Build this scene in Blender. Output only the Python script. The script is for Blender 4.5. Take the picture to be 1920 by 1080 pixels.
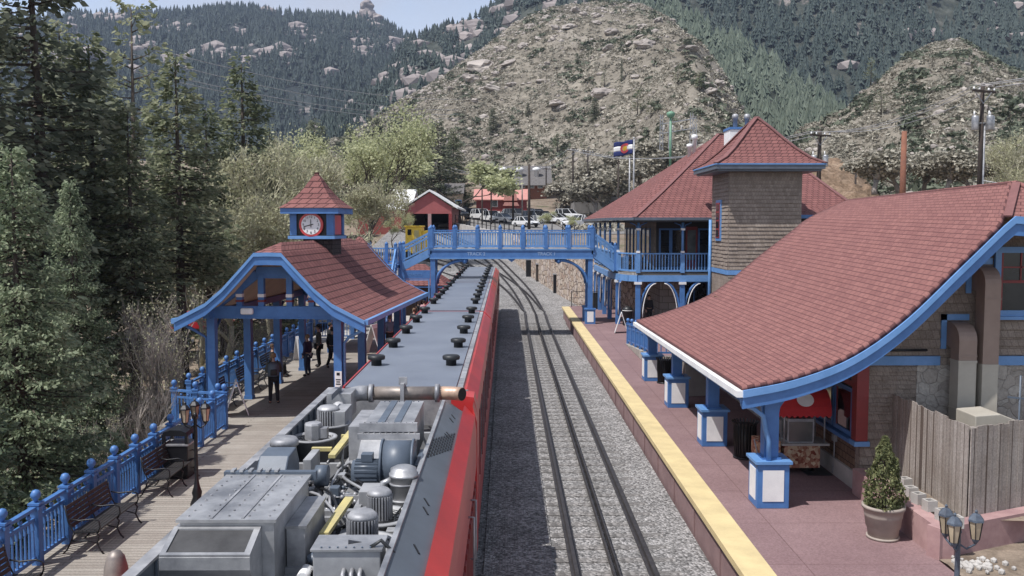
import bpy, bmesh, math, random
import numpy as np
from mathutils import Vector, Matrix, noise
R = math.radians
sc = bpy.context.scene
COL = sc.collection
for o in list(bpy.data.objects): bpy.data.objects.remove(o)

# ------------------------------------------------------------------ camera, sky, sun, exposure
CAM = Vector((0, 0, 6.6)); PITCH = 3.97; YAW = 0.34; F = 1700.0
cd = bpy.data.cameras.new('camera'); cam = bpy.data.objects.new('camera', cd); COL.objects.link(cam)
cd.sensor_width = 36; cd.lens = F / 1920 * 36; cd.clip_start = 0.1; cd.clip_end = 9000
cam.location = CAM; cam.rotation_euler = (R(90 - PITCH), 0, R(-YAW)); sc.camera = cam
SUN_DIR = Vector((.47, .31, -1)).normalized()      # direction the light travels
world = bpy.data.worlds.new('World'); sc.world = world; world.use_nodes = True
wn, wl = world.node_tree.nodes, world.node_tree.links
bg = wn['Background']; sky = wn.new('ShaderNodeTexSky'); sky.sky_type = 'NISHITA'; sky.sun_disc = False
sky.sun_elevation = math.asin(-SUN_DIR.z)
sky.sun_rotation = math.atan2(-SUN_DIR.x, -SUN_DIR.y)
sky.altitude = 2000; sky.air_density = 1.2; sky.dust_density = 3.0; sky.ozone_density = 1.0
bw = wn.new('ShaderNodeRGBToBW'); wl.new(sky.outputs[0], bw.inputs[0])          # thin high cloud: the sky's own light, greyed in soft banks
tcw = wn.new('ShaderNodeTexCoord'); cn = wn.new('ShaderNodeTexNoise'); cn.inputs['Scale'].default_value = 5; cn.inputs['Detail'].default_value = 6; wl.new(tcw.outputs['Generated'], cn.inputs['Vector'])
cr = wn.new('ShaderNodeMapRange'); cr.inputs[1].default_value = .35; cr.inputs[2].default_value = .65; cr.inputs[3].default_value = .45; cr.inputs[4].default_value = .95; wl.new(cn.outputs[0], cr.inputs[0])
tint = wn.new('ShaderNodeMix'); tint.data_type = 'RGBA'; tint.blend_type = 'MULTIPLY'; tint.inputs[0].default_value = 1; tint.inputs[7].default_value = (.88, .92, 1.06, 1); wl.new(bw.outputs[0], tint.inputs[6])
mxw = wn.new('ShaderNodeMix'); mxw.data_type = 'RGBA'; wl.new(cr.outputs[0], mxw.inputs[0]); wl.new(sky.outputs[0], mxw.inputs[6]); wl.new(tint.outputs[2], mxw.inputs[7])
wl.new(mxw.outputs[2], bg.inputs[0]); bg.inputs[1].default_value = 0.15
sd = bpy.data.lights.new('sun', 'SUN'); sd.energy = 3.5; sd.angle = R(0.6); sd.color = (1, .97, .94)
sun = bpy.data.objects.new('sun', sd); COL.objects.link(sun); sun.location = (-30, -20, 60)
sun.rotation_euler = SUN_DIR.to_track_quat('-Z', 'Y').to_euler()
vs = sc.view_settings; vs.view_transform = 'Standard'; vs.look = 'None'; vs.gamma = 1; vs.exposure = 0.58; vs.use_curve_mapping = False
sc.cycles.max_bounces = 6; sc.cycles.transparent_max_bounces = 8; sc.cycles.volume_bounces = 0

# ------------------------------------------------------------------ pixel ray -> point on a known plane
_M = cam.rotation_euler.to_matrix()
def ray(px, py): return (_M @ Vector(((px - 960) / F, (540 - py) / F, -1))).normalized()
def at(px, py, X=None, Y=None, Z=None):
    d = ray(px, py)
    t = (X - CAM.x) / d.x if X is not None else (Y - CAM.y) / d.y if Y is not None else (Z - CAM.z) / d.z
    return CAM + d * t

# ------------------------------------------------------------------ mesh helpers
class B:
    def __init__(s): s.bm = bmesh.new(); s.uv = s.bm.loops.layers.uv.new('uv')
    def face(s, pts, uvs=None):
        f = s.bm.faces.new([s.bm.verts.new(p) for p in pts])
        if uvs:
            for l, u in zip(f.loops, uvs): l[s.uv].uv = u
        return f
    def hexa(s, c):                                  # 8 corners: bottom 4 ccw, top 4 ccw
        v = [s.bm.verts.new(p) for p in c]
        for q in ((3,2,1,0),(4,5,6,7),(0,1,5,4),(1,2,6,5),(2,3,7,6),(3,0,4,7)): s.bm.faces.new([v[i] for i in q])
        return s
    def box(s, x0, x1, y0, y1, z0, z1):
        return s.hexa([(x0,y0,z0),(x1,y0,z0),(x1,y1,z0),(x0,y1,z0),(x0,y0,z1),(x1,y0,z1),(x1,y1,z1),(x0,y1,z1)])
    def obox(s, c, d, m=None):                       # centre, full size, 3x3 rotation
        m = m or Matrix.Identity(3); c = Vector(c); x, y, z = [a / 2 for a in d]
        return s.hexa([c + m @ Vector(p) for p in ((-x,-y,-z),(x,-y,-z),(x,y,-z),(-x,y,-z),(-x,-y,z),(x,-y,z),(x,y,z),(-x,y,z))])
    def bar(s, a, b, w, h):                          # rectangular bar from a to b, width w (horizontal), height h
        a, b = Vector(a), Vector(b); d = (b - a); L = d.length
        if L < 1e-6: return s
        d /= L; up = Vector((0,0,1)) if abs(d.z) < .99 else Vector((0,1,0))
        sx = d.cross(up).normalized(); sz = sx.cross(d)
        m = Matrix((sx, d, sz)).transposed()
        return s.obox((a + b) / 2, (w, L, h), m)
    def cyl(s, a, b, r0, r1=None, n=12, cap=True):
        r1 = r0 if r1 is None else r1
        a, b = Vector(a), Vector(b); d = (b - a).normalized()
        up = Vector((0,0,1)) if abs(d.z) < .9 else Vector((1,0,0))
        u = d.cross(up).normalized(); w = u.cross(d)
        A, C = [], []
        for i in range(n):
            t = 2 * math.pi * i / n; o = u * math.cos(t) + w * math.sin(t)
            A.append(s.bm.verts.new(a + o * r0)); C.append(s.bm.verts.new(b + o * r1))
        for i in range(n):
            j = (i + 1) % n; f = s.bm.faces.new((A[i], C[i], C[j], A[j])); f.smooth = n > 7
        if cap:
            s.bm.faces.new(A); s.bm.faces.new(C[::-1])
        return s
    def tube(s, pts, r, n=8):
        rs = r if isinstance(r, (list, tuple)) else [r] * len(pts)
        pts = [Vector(p) for p in pts]; rings = []
        u = None
        for i, p in enumerate(pts):
            d = (pts[min(i + 1, len(pts) - 1)] - pts[max(i - 1, 0)]).normalized()
            if u is None:
                up = Vector((0,0,1)) if abs(d.z) < .9 else Vector((1,0,0)); u = d.cross(up).normalized()
            else: u = (u - d * u.dot(d)).normalized()
            w = u.cross(d)
            rings.append([s.bm.verts.new(p + (u * math.cos(2*math.pi*k/n) + w * math.sin(2*math.pi*k/n)) * rs[i]) for k in range(n)])
        for a, b in zip(rings, rings[1:]):
            for k in range(n):
                f = s.bm.faces.new((a[k], b[k], b[(k+1)%n], a[(k+1)%n])); f.smooth = n > 4
        if n > 2: s.bm.faces.new(rings[0]); s.bm.faces.new(rings[-1][::-1])
        return s
    def lathe(s, prof, c=(0,0,0), n=16, smooth=True):
        c = Vector(c); rings = []
        for r, z in prof:
            rings.append([s.bm.verts.new(c + Vector((max(r,.0005)*math.cos(2*math.pi*k/n), max(r,.0005)*math.sin(2*math.pi*k/n), z))) for k in range(n)])
        for a, b in zip(rings, rings[1:]):
            for k in range(n):
                f = s.bm.faces.new((a[k], a[(k+1)%n], b[(k+1)%n], b[k])); f.smooth = smooth
        s.bm.faces.new(rings[0][::-1]); s.bm.faces.new(rings[-1]); return s
    def prism(s, pts, y0, y1, ax='y'):               # polygon in XZ (ax y), YZ (ax x) or XY (ax z) swept along ax
        f = {'y': lambda p, t: (p[0], t, p[1]), 'x': lambda p, t: (t, p[0], p[1]), 'z': lambda p, t: (p[0], p[1], t)}[ax]
        a = [s.bm.verts.new(f(p, y0)) for p in pts]; b = [s.bm.verts.new(f(p, y1)) for p in pts]
        s.bm.faces.new(a); s.bm.faces.new(b[::-1]); n = len(pts)
        for i in range(n): s.bm.faces.new((a[i], b[i], b[(i+1)%n], a[(i+1)%n]))
        return s
    def grid(s, rows, smooth=False, flip=False):     # lofted sheet with uv in metres (u along a row, v across rows)
        V = [[s.bm.verts.new(p) for p in r] for r in rows]
        U = []
        for r in rows:
            a = [0.0]
            for p, q in zip(r, r[1:]): a.append(a[-1] + (Vector(q) - Vector(p)).length)
            U.append(a)
        W = [0.0]; k = len(rows[0]) // 2
        for r, q in zip(rows, rows[1:]): W.append(W[-1] + (Vector(q[k]) - Vector(r[k])).length)
        for i in range(len(rows) - 1):
            for j in range(len(rows[0]) - 1):
                idx = ((i,j),(i,j+1),(i+1,j+1),(i+1,j))
                try: f = s.bm.faces.new([V[a][b] for a, b in (idx[::-1] if flip else idx)])
                except ValueError: continue
                f.smooth = smooth
                for l, (a, b) in zip(f.loops, idx[::-1] if flip else idx): l[s.uv].uv = (U[a][b], W[a])
        return s
    def sphere(s, c, r, n=10, sz=1.0):
        m = max(4, n // 2 + 1)
        return s.lathe([(r*math.sin(math.pi*i/m), -r*sz*math.cos(math.pi*i/m)) for i in range(m+1)], c, n)
    def xf(s, m): bmesh.ops.transform(s.bm, matrix=m, verts=s.bm.verts[:]); return s

def obj(name, b, m, parent=None, off=None, bevel=0, solid=0, smooth=False):
    me = b
    if isinstance(b, B):
        if off is not None: bmesh.ops.translate(b.bm, vec=-Vector(off), verts=b.bm.verts[:])
        bmesh.ops.recalc_face_normals(b.bm, faces=b.bm.faces[:]) if not solid else None
        me = bpy.data.meshes.new(name); b.bm.to_mesh(me); b.bm.free()
    me.name = name
    o = bpy.data.objects.new(name, me); COL.objects.link(o)
    for q in (m if isinstance(m, (list, tuple)) else [m]):
        if q is not None: me.materials.append(q)
    if smooth: me.polygons.foreach_set('use_smooth', [True] * len(me.polygons))
    if parent: o.parent = parent
    if solid:
        md = o.modifiers.new('solid', 'SOLIDIFY'); md.thickness = solid; md.offset = -1
    if bevel:
        md = o.modifiers.new('bevel', 'BEVEL'); md.width = bevel; md.segments = 2; md.limit_method = 'ANGLE'; md.angle_limit = R(40)
    return o
def tag(o, label=None, cat=None, group=None, kind=None):
    if label: o['label'] = label
    if cat: o['category'] = cat
    if group: o['group'] = group
    if kind: o['kind'] = kind
    return o
def thing(name, label, cat, loc=(0,0,0), rotz=0, group=None):
    o = bpy.data.objects.new(name, None); COL.objects.link(o); o.empty_display_size = .2
    o.location = loc; o.rotation_euler = (0, 0, rotz); return tag(o, label, cat, group)
def struct(name, b, m, **k): return tag(obj(name, b, m, **k), kind='structure')
def dup(o, loc=None, rotz=None, label=None, scale=None, parent=None, group=None):
    c = o.copy(); COL.objects.link(c)
    if parent is not None: c.parent = parent
    if loc is not None: c.location = loc
    if rotz is not None: c.rotation_euler = (0, 0, rotz)
    if scale is not None: c.scale = scale if isinstance(scale, (tuple, list)) else (scale,) * 3
    if label: c['label'] = label
    if group: c['group'] = group
    for ch in list(o.children): dup(ch, parent=c)
    return c
def rawmesh(name, V, nper):                          # V (N, nper, 3) separate polygons, fast
    V = np.asarray(V, dtype=np.float32).reshape(-1, nper, 3); N = len(V)
    me = bpy.data.meshes.new(name); me.vertices.add(N * nper); me.vertices.foreach_set('co', V.ravel())
    me.loops.add(N * nper); me.loops.foreach_set('vertex_index', np.arange(N * nper, dtype=np.int32))
    me.polygons.add(N); me.polygons.foreach_set('loop_start', np.arange(0, N * nper, nper, dtype=np.int32))
    me.update(calc_edges=True); me.validate(); return me
def text_mesh(body, size, depth=.004):
    cu = bpy.data.curves.new('text', 'FONT'); cu.body = body; cu.size = size; cu.extrude = depth
    cu.align_x = 'CENTER'; cu.align_y = 'CENTER'
    t = bpy.data.objects.new('text', cu); COL.objects.link(t)
    me = bpy.data.meshes.new_from_object(t.evaluated_get(bpy.context.evaluated_depsgraph_get()))
    bpy.data.objects.remove(t); bpy.data.curves.remove(cu); return me
def lettering(name, body, size, m, loc, rot, parent):
    o = obj(name, text_mesh(body, size), m, parent); o.location = loc; o.rotation_euler = rot; return o

# ------------------------------------------------------------------ procedural materials
MATS = {}
def base_mat(name):
    m = bpy.data.materials.new(name); m.use_nodes = True; MATS[name] = m
    n, l = m.node_tree.nodes, m.node_tree.links; return m, n, l, n['Principled BSDF']
def ramp(n, stops):
    r = n.new('ShaderNodeValToRGB'); e = r.color_ramp.elements
    while len(e) < len(stops): e.new(.5)
    for q, (p, c) in zip(e, stops): q.position = p; q.color = (*c, 1)
    return r
def tc(n, l, uv=False, scale=None, wall=False):
    t = n.new('ShaderNodeTexCoord'); out = t.outputs['UV' if uv else 'Object']
    if wall:
        s = n.new('ShaderNodeSeparateXYZ'); l.new(out, s.inputs[0]); a = n.new('ShaderNodeMath'); l.new(s.outputs[0], a.inputs[0]); l.new(s.outputs[1], a.inputs[1])
        c = n.new('ShaderNodeCombineXYZ'); l.new(a.outputs[0], c.inputs[0]); l.new(s.outputs[2], c.inputs[1]); out = c.outputs[0]
    return out
def noise_n(n, l, co, scale, detail=5, rough=.6):
    t = n.new('ShaderNodeTexNoise'); t.inputs['Scale'].default_value = scale; t.inputs['Detail'].default_value = detail; t.inputs['Roughness'].default_value = rough
    l.new(co, t.inputs['Vector']); return t
def mixc(n, l, fac, a, b, mode='MIX'):
    m = n.new('ShaderNodeMix'); m.data_type = 'RGBA'; m.blend_type = mode
    for s, v in ((0, fac), (6, a), (7, b)):
        if hasattr(v, 'is_linked'): l.new(v, m.inputs[s])
        else: m.inputs[s].default_value = v if s == 0 else (*v, 1)
    return m.outputs[2]
def bump(n, l, p, h, strength=.4, dist=.02):
    b = n.new('ShaderNodeBump'); b.inputs['Strength'].default_value = strength; b.inputs['Distance'].default_value = dist
    l.new(h, b.inputs['Height']); l.new(b.outputs[0], p.inputs['Normal'])
def simple(name, c, c2=None, scale=4, rough=.6, metal=0, bs=0, bscale=60, lo=.35, hi=.65, spec=.5):
    m, n, l, p = base_mat(name); co = tc(n, l)
    c2 = c2 or tuple(v * .8 for v in c)
    t = noise_n(n, l, co, scale, 8, .65); r = ramp(n, [(lo, c2), (hi, c)]); l.new(t.outputs[0], r.inputs[0]); l.new(r.outputs[0], p.inputs['Base Color'])
    p.inputs['Roughness'].default_value = rough; p.inputs['Metallic'].default_value = metal; p.inputs['Specular IOR Level'].default_value = spec
    if bs: bump(n, l, p, noise_n(n, l, co, bscale, 4).outputs[0], bs)
    return m
def bricky(name, c1, c2, mortar, bw, rh, ms=.012, uv=False, wall=False, rough=.85, bs=.5, var=.5, off=.5, dirt=None, dscale=1.2, bd=.02):
    m, n, l, p = base_mat(name); co = tc(n, l, uv, wall=wall)
    b = n.new('ShaderNodeTexBrick'); l.new(co, b.inputs['Vector']); b.offset = off
    b.inputs['Color1'].default_value = (*c1, 1); b.inputs['Color2'].default_value = (*c2, 1); b.inputs['Mortar'].default_value = (*mortar, 1)
    b.inputs['Scale'].default_value = 1; b.inputs['Mortar Size'].default_value = ms; b.inputs['Mortar Smooth'].default_value = .3
    b.inputs['Brick Width'].default_value = bw; b.inputs['Row Height'].default_value = rh
    t = noise_n(n, l, co, dscale, 8, .7); d = dirt or tuple(v * .6 for v in c1)
    rr = ramp(n, [(.35, (0,0,0)), (.75, (var,)*3)]); l.new(t.outputs[0], rr.inputs[0])
    cc = mixc(n, l, rr.outputs[0], b.outputs[0], d)
    f = noise_n(n, l, co, 28, 3); fr = ramp(n, [(.3, (.72,)*3), (.7, (1.12,)*3)]); l.new(f.outputs[0], fr.inputs[0])
    l.new(mixc(n, l, 1.0, cc, fr.outputs[0], 'MULTIPLY'), p.inputs['Base Color'])
    inv = n.new('ShaderNodeMath'); inv.operation = 'SUBTRACT'; inv.inputs[0].default_value = 1; l.new(b.outputs[1], inv.inputs[1])
    add = n.new('ShaderNodeMath'); l.new(inv.outputs[0], add.inputs[0]); ml = n.new('ShaderNodeMath'); ml.operation = 'MULTIPLY'; ml.inputs[1].default_value = .6; l.new(f.outputs[0], ml.inputs[0]); l.new(ml.outputs[0], add.inputs[1])
    bump(n, l, p, add.outputs[0], bs, bd); p.inputs['Roughness'].default_value = rough; p.inputs['Specular IOR Level'].default_value = .2
    return m
def pebbles(name, stops, scale, rough=.95, bs=.8, bd=.04, big=.6, patch=None):
    m, n, l, p = base_mat(name); co = tc(n, l)
    v = n.new('ShaderNodeTexVoronoi'); v.inputs['Scale'].default_value = scale; l.new(co, v.inputs['Vector'])
    r = ramp(n, stops); s = n.new('ShaderNodeSeparateColor'); l.new(v.outputs['Color'], s.inputs[0]); l.new(s.outputs[0], r.inputs[0])
    t = noise_n(n, l, co, big, 6); tr = ramp(n, [(.3, (.72,)*3), (.7, (1.15,)*3)]); l.new(t.outputs[0], tr.inputs[0])
    c = mixc(n, l, 1.0, r.outputs[0], tr.outputs[0], 'MULTIPLY')
    l.new(c, p.inputs['Base Color']); p.inputs['Roughness'].default_value = rough; p.inputs['Specular IOR Level'].default_value = .15
    inv = n.new('ShaderNodeMath'); inv.operation = 'SUBTRACT'; inv.inputs[0].default_value = 1; l.new(v.outputs['Distance'], inv.inputs[1])
    bump(n, l, p, inv.outputs[0], bs, bd); return m
def stones(name, stops, mortar, scale, ms=.06, bs=1.0, sq=(1,1,1)):
    m, n, l, p = base_mat(name); co = tc(n, l)
    mp = n.new('ShaderNodeMapping'); mp.inputs['Scale'].default_value = sq; l.new(co, mp.inputs[0])
    wv = noise_n(n, l, mp.outputs[0], 2.0, 2); va = n.new('ShaderNodeVectorMath'); va.operation = 'MULTIPLY_ADD'; va.inputs[1].default_value = (.25,)*3
    l.new(wv.outputs[1], va.inputs[0]); l.new(mp.outputs[0], va.inputs[2])
    v = n.new('ShaderNodeTexVoronoi'); v.inputs['Scale'].default_value = scale; l.new(va.outputs[0], v.inputs['Vector'])
    e = n.new('ShaderNodeTexVoronoi'); e.feature = 'DISTANCE_TO_EDGE'; e.inputs['Scale'].default_value = scale; l.new(va.outputs[0], e.inputs['Vector'])
    s = n.new('ShaderNodeSeparateColor'); l.new(v.outputs['Color'], s.inputs[0]); r = ramp(n, stops); l.new(s.outputs[0], r.inputs[0])
    er = ramp(n, [(0, (0,0,0)), (ms, (1,1,1))]); l.new(e.outputs[0], er.inputs[0])
    g = noise_n(n, l, co, 14, 4); gr = ramp(n, [(.3, (.75,)*3), (.7, (1.1,)*3)]); l.new(g.outputs[0], gr.inputs[0])
    c = mixc(n, l, er.outputs[0], mortar, r.outputs[0]); l.new(mixc(n, l, 1.0, c, gr.outputs[0], 'MULTIPLY'), p.inputs['Base Color'])
    ad = n.new('ShaderNodeMath'); l.new(er.outputs[0], ad.inputs[0]); l.new(g.outputs[0], ad.inputs[1]); bump(n, l, p, ad.outputs[0], bs, .06); p.inputs['Roughness'].default_value = .95
    return m
def leafy(name, c1, c2, c3, scale=.8, trans=.3, rough=.7):
    m, n, l, p = base_mat(name); co = tc(n, l)
    t = noise_n(n, l, co, scale, 5, .7); g = n.new('ShaderNodeNewGeometry'); oi = n.new('ShaderNodeObjectInfo')
    a = n.new('ShaderNodeMath'); a.operation = 'MULTIPLY_ADD'; a.inputs[1].default_value = .45; l.new(g.outputs['Random Per Island'], a.inputs[0]); l.new(t.outputs[0], a.inputs[2])
    b2 = n.new('ShaderNodeMath'); b2.operation = 'MULTIPLY_ADD'; b2.inputs[1].default_value = .2; l.new(oi.outputs['Random'], b2.inputs[0]); l.new(a.outputs[0], b2.inputs[2])
    r = ramp(n, [(.45, c1), (.75, c2), (1.05 if False else .98, c3)]); l.new(b2.outputs[0], r.inputs[0]); l.new(r.outputs[0], p.inputs['Base Color'])
    p.inputs['Roughness'].default_value = rough; p.inputs['Specular IOR Level'].default_value = .25
    tr = n.new('ShaderNodeBsdfTranslucent'); l.new(r.outputs[0], tr.inputs[0]); mx = n.new('ShaderNodeMixShader'); mx.inputs[0].default_value = trans
    l.new(p.outputs[0], mx.inputs[1]); l.new(tr.outputs[0], mx.inputs[2]); l.new(mx.outputs[0], n['Material Output'].inputs[0]); return m
def terrain_mat(name, stops, rock, rscale, gscale, rock_lo=.6, rock_hi=.66, bs=.8, bd=1.0, fine=1.0):
    m, n, l, p = base_mat(name); co = tc(n, l)
    t = noise_n(n, l, co, gscale, 10, .72); r = ramp(n, stops); l.new(t.outputs[0], r.inputs[0])
    k = noise_n(n, l, co, rscale, 9, .7); kr = ramp(n, [(rock_lo, (0,0,0)), (rock_hi, (1,1,1))]); l.new(k.outputs[0], kr.inputs[0])
    f = noise_n(n, l, co, fine, 6, .75); fr = ramp(n, [(.32, (.55,)*3), (.68, (1.25,)*3)]); l.new(f.outputs[0], fr.inputs[0])
    c = mixc(n, l, kr.outputs[0], r.outputs[0], rock); l.new(mixc(n, l, 1.0, c, fr.outputs[0], 'MULTIPLY'), p.inputs['Base Color'])
    bump(n, l, p, f.outputs[0], bs, bd); p.inputs['Roughness'].default_value = .95; p.inputs['Specular IOR Level'].default_value = .1; return m
def glassy(name, c, rough=.08):
    m, n, l, p = base_mat(name); t = noise_n(n, l, tc(n, l), 1.3, 3); r = ramp(n, [(.4, tuple(v*.6 for v in c)), (.6, c)]); l.new(t.outputs[0], r.inputs[0]); l.new(r.outputs[0], p.inputs['Base Color'])
    p.inputs['Roughness'].default_value = rough; p.inputs['Specular IOR Level'].default_value = .6; return m

M = {}
M['blue'] = simple('blue_paint', (.07,.185,.43), (.05,.14,.345), 2.5, .5, bs=.05, bscale=30)
M['blue_light'] = simple('light_blue_paint', (.14,.29,.56), (.10,.235,.47), 2.5, .45)
M['roof'] = bricky('red_shingle', (.285,.135,.120), (.22,.10,.092), (.10,.045,.045), .33, .15, .012, uv=True, var=.35, dirt=(.19,.09,.088), bs=.7)
M['roof_rough'] = bricky('red_shake', (.27,.118,.108), (.205,.088,.083), (.07,.03,.03), .35, .26, .022, uv=True, var=.4, dirt=(.17,.078,.074), bs=.9, bd=.04)
M['siding'] = bricky('weathered_shingle_siding', (.35,.295,.25), (.25,.205,.17), (.15,.12,.10), .15, .2, .006, wall=True, var=.75, dirt=(.165,.13,.108), bs=.35, bd=.01, dscale=.6)
M['siding_low'] = bricky('red_brown_shingle_siding', (.27,.175,.12), (.18,.115,.08), (.07,.05,.04), .2, .17, .012, wall=True, var=.5, dirt=(.09,.055,.04), bs=.9, bd=.03)  # dark joint colour draws the shadow lines between shingle courses
M['deck'] = bricky('deck_boards', (.40,.37,.325), (.31,.28,.245), (.09,.08,.07), 3.2, .14, .01, var=.75, dirt=(.20,.175,.15), bs=.3, dscale=.8)
M['fence_wood'] = bricky('grey_fence_boards', (.40,.36,.325), (.30,.265,.235), (.10,.08,.07), 9, .14, .006, var=.6, dirt=(.15,.11,.085), bs=.4)
M['plaza'] = bricky('red_concrete', (.265,.175,.175), (.24,.158,.16), (.14,.085,.085), 2.6, 2.2, .012, var=.85, dirt=(.175,.108,.11), bs=.15, off=0, dscale=.5)
M['kerb'] = simple('red_concrete_edge', (.26,.17,.165), (.19,.12,.12), 1.2, .9, bs=.2)
M['yellow'] = simple('yellow_tactile', (.62,.50,.265), (.50,.40,.215), 1.6, .8, bs=.3, bscale=45)
M['gravel'] = pebbles('light_ballast', [(0,(.11,.107,.105)),(.5,(.235,.228,.222)),(1,(.43,.415,.405))], 19, bs=1, bd=.04)
M['shaded_gravel'] = pebbles('shaded_gravel', [(0,(.055,.055,.06)),(.6,(.125,.124,.132)),(1,(.27,.27,.28))], 20, bs=1, bd=.04)  # unused; ballast with the train's shadow put into its colour
M['concrete'] = simple('pale_concrete', (.46,.44,.41), (.33,.31,.29), 1.5, .9, bs=.2)
M['asphalt'] = simple('pale_asphalt', (.22,.21,.20), (.15,.145,.14), .6, .95, bs=.2)
M['sleeper'] = pebbles('ballast_dusted_sleeper', [(0,(.12,.115,.11)),(.6,(.20,.19,.183)),(1,(.34,.325,.31))], 16, bs=.6, bd=.03)
M['tie'] = simple('weathered_tie', (.16,.15,.145), (.09,.083,.08), 3, .95, bs=.4)
M['rail'] = simple('dark_rail_steel', (.085,.078,.078), (.05,.046,.048), 5, .55, .6)
M['dirt'] = terrain_mat('dry_dirt', [(.3,(.15,.115,.085)),(.5,(.25,.20,.155)),(.7,(.33,.27,.21))], (.12,.12,.07), .12, .3, .55, .62, .5, .2, 3)
M['fieldstone'] = stones('pink_fieldstone', [(0,(.38,.27,.21)),(.35,(.52,.42,.33)),(.7,(.58,.49,.42)),(1,(.44,.36,.32))], (.11,.08,.065), 2.3, .09)
M['ashlar'] = bricky('pale_cut_stone', (.46,.43,.385), (.36,.33,.30), (.17,.15,.13), .75, .4, .018, wall=True, var=.4, bs=.8, bd=.05)
M['stucco'] = simple('pink_stucco', (.42,.27,.255), (.27,.16,.16), 1.6, .95, bs=.3)
M['black'] = simple('black_metal', (.02,.02,.023), (.012,.012,.014), 4, .4, .3)
M['lamp_paint'] = simple('weathered_blue_grey_lamp_paint', (.09,.115,.15), (.05,.06,.08), 8, .5)
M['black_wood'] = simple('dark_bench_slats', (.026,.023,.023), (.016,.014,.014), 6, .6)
M['white'] = simple('white_paint', (.78,.78,.77), (.66,.66,.66), 2, .6)
M['cream'] = simple('cream_soffit', (.52,.44,.33), (.42,.35,.26), 1.5, .8)
M['red'] = simple('red_train_paint', (.58,.045,.045), (.42,.035,.036), .8, .3, spec=.7)
M['dark_red'] = simple('dark_red_paint', (.24,.03,.03), (.17,.025,.025), 2, .5)
M['train_roof'] = simple('grey_roof_sheet', (.17,.192,.232), (.128,.146,.182), .55, .5, bs=.03, bscale=12)
M['steel'] = simple('bare_sheet_metal', (.54,.54,.54), (.22,.225,.24), 1.6, .45, .6)
M['galv'] = simple('galvanised_metal', (.44,.44,.45), (.19,.195,.21), 2.2, .55, .4)
M['grey_paint'] = simple('grey_machine_paint', (.37,.375,.385), (.21,.215,.225), 1.7, .5)
M['slate'] = simple('slate_blue_paint', (.10,.125,.16), (.07,.088,.115), 3, .45)
M['panel'] = simple('grey_blue_panel', (.115,.135,.16), (.09,.105,.125), 1.5, .4, .2)
M['bay'] = simple('dirty_bay_floor', (.06,.06,.062), (.03,.03,.032), 2.5, .8)
M['yellow_steel'] = simple('faded_yellow_steel', (.55,.47,.19), (.40,.35,.18), 4, .6)
M['tan_pipe'] = simple('heat_stained_pipe', (.31,.265,.23), (.17,.15,.14), 4, .5, .4)
M['copper'] = simple('copper_collar', (.52,.36,.26), (.40,.27,.2), 4, .45, .3)
M['rubber'] = simple('black_rubber', (.02,.022,.024), (.012,.013,.014), 4, .45)
M['glass'] = glassy('dark_window_glass', (.02,.022,.026))
M['glass_mid'] = glassy('grey_glass', (.16,.17,.17), .15)
M['amber'] = glassy('frosted_lantern_glass', (.50,.42,.30), .3)
M['duct_brown'] = simple('brown_duct', (.30,.225,.185), (.24,.175,.145), 1.5, .6, .1)
M['duct_tan'] = simple('tan_duct', (.43,.40,.34), (.36,.33,.28), 1.5, .6, .05)
M['terracotta'] = simple('grey_tan_pot', (.36,.31,.265), (.28,.24,.21), 2, .8)
M['popcorn_print'] = pebbles('popcorn_print', [(0,(.18,.03,.02)),(.5,(.40,.20,.13)),(1,(.62,.50,.34))], 14, bs=0, big=2)
M['canvas_red'] = simple('red_canvas', (.55,.03,.035), (.44,.025,.03), 3, .8)
M['bark'] = simple('grey_brown_bark', (.085,.066,.052), (.045,.036,.03), 6, .95, bs=.6, bscale=20)
M['roof_cap'] = simple('red_ridge_shingle', (.20,.09,.086), (.15,.066,.064), 5, .9, bs=.3)
M['shaded_shingle'] = bricky('shaded_turret_shingle', (.07,.06,.058), (.045,.04,.04), (.015,.013,.013), .2, .15, .012, wall=True, var=.4, dirt=(.04,.035,.034))  # dark grey shingle; the shade under the turret eave is in the colour
M['twig'] = simple('pale_twig_bark', (.30,.265,.235), (.18,.158,.14), 4, .95)
M['twig_olive'] = simple('olive_twig_bark', (.46,.435,.31), (.31,.29,.205), 4, .95)
M['pole_wood'] = simple('dark_pole_wood', (.055,.04,.032), (.035,.027,.023), 3, .9)
M['pole_red'] = simple('red_brown_pole_wood', (.24,.10,.06), (.17,.075,.05), 3, .9)
M['needle'] = leafy('spruce_needles', (.075,.095,.055), (.155,.18,.105), (.33,.345,.225), .7, .5)
M['needle_blue'] = leafy('blue_spruce_needles', (.07,.10,.06), (.155,.20,.12), (.36,.41,.27), 1.0, .5)
M['needle_dark'] = leafy('dark_fir_needles', (.065,.08,.055), (.125,.145,.10), (.27,.285,.205), .6, .5)
M['needle_far'] = leafy('far_conifer_needles', (.03,.045,.042), (.046,.066,.058), (.075,.095,.082), .02, .1)
M['needle_mid'] = leafy('hillside_conifer_needles', (.06,.085,.066), (.10,.13,.098), (.16,.19,.145), .05, .1)
M['leaf_spring'] = leafy('spring_leaves', (.28,.30,.155), (.40,.42,.235), (.52,.53,.33), .5, .45)
M['leaf_olive'] = leafy('pale_olive_leaves', (.29,.29,.17), (.42,.415,.26), (.55,.545,.37), .5, .45)
M['scrub_leaf'] = leafy('scrub_oak_twigs', (.16,.15,.115), (.275,.255,.205), (.42,.39,.32), .04, .1)
M['scrub_dark'] = leafy('dark_scrub', (.05,.062,.042), (.085,.10,.066), (.14,.155,.11), .05, .1)
M['boxwood'] = leafy('boxwood_leaves', (.06,.075,.03), (.12,.135,.06), (.21,.21,.10), 6, .2)
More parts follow.
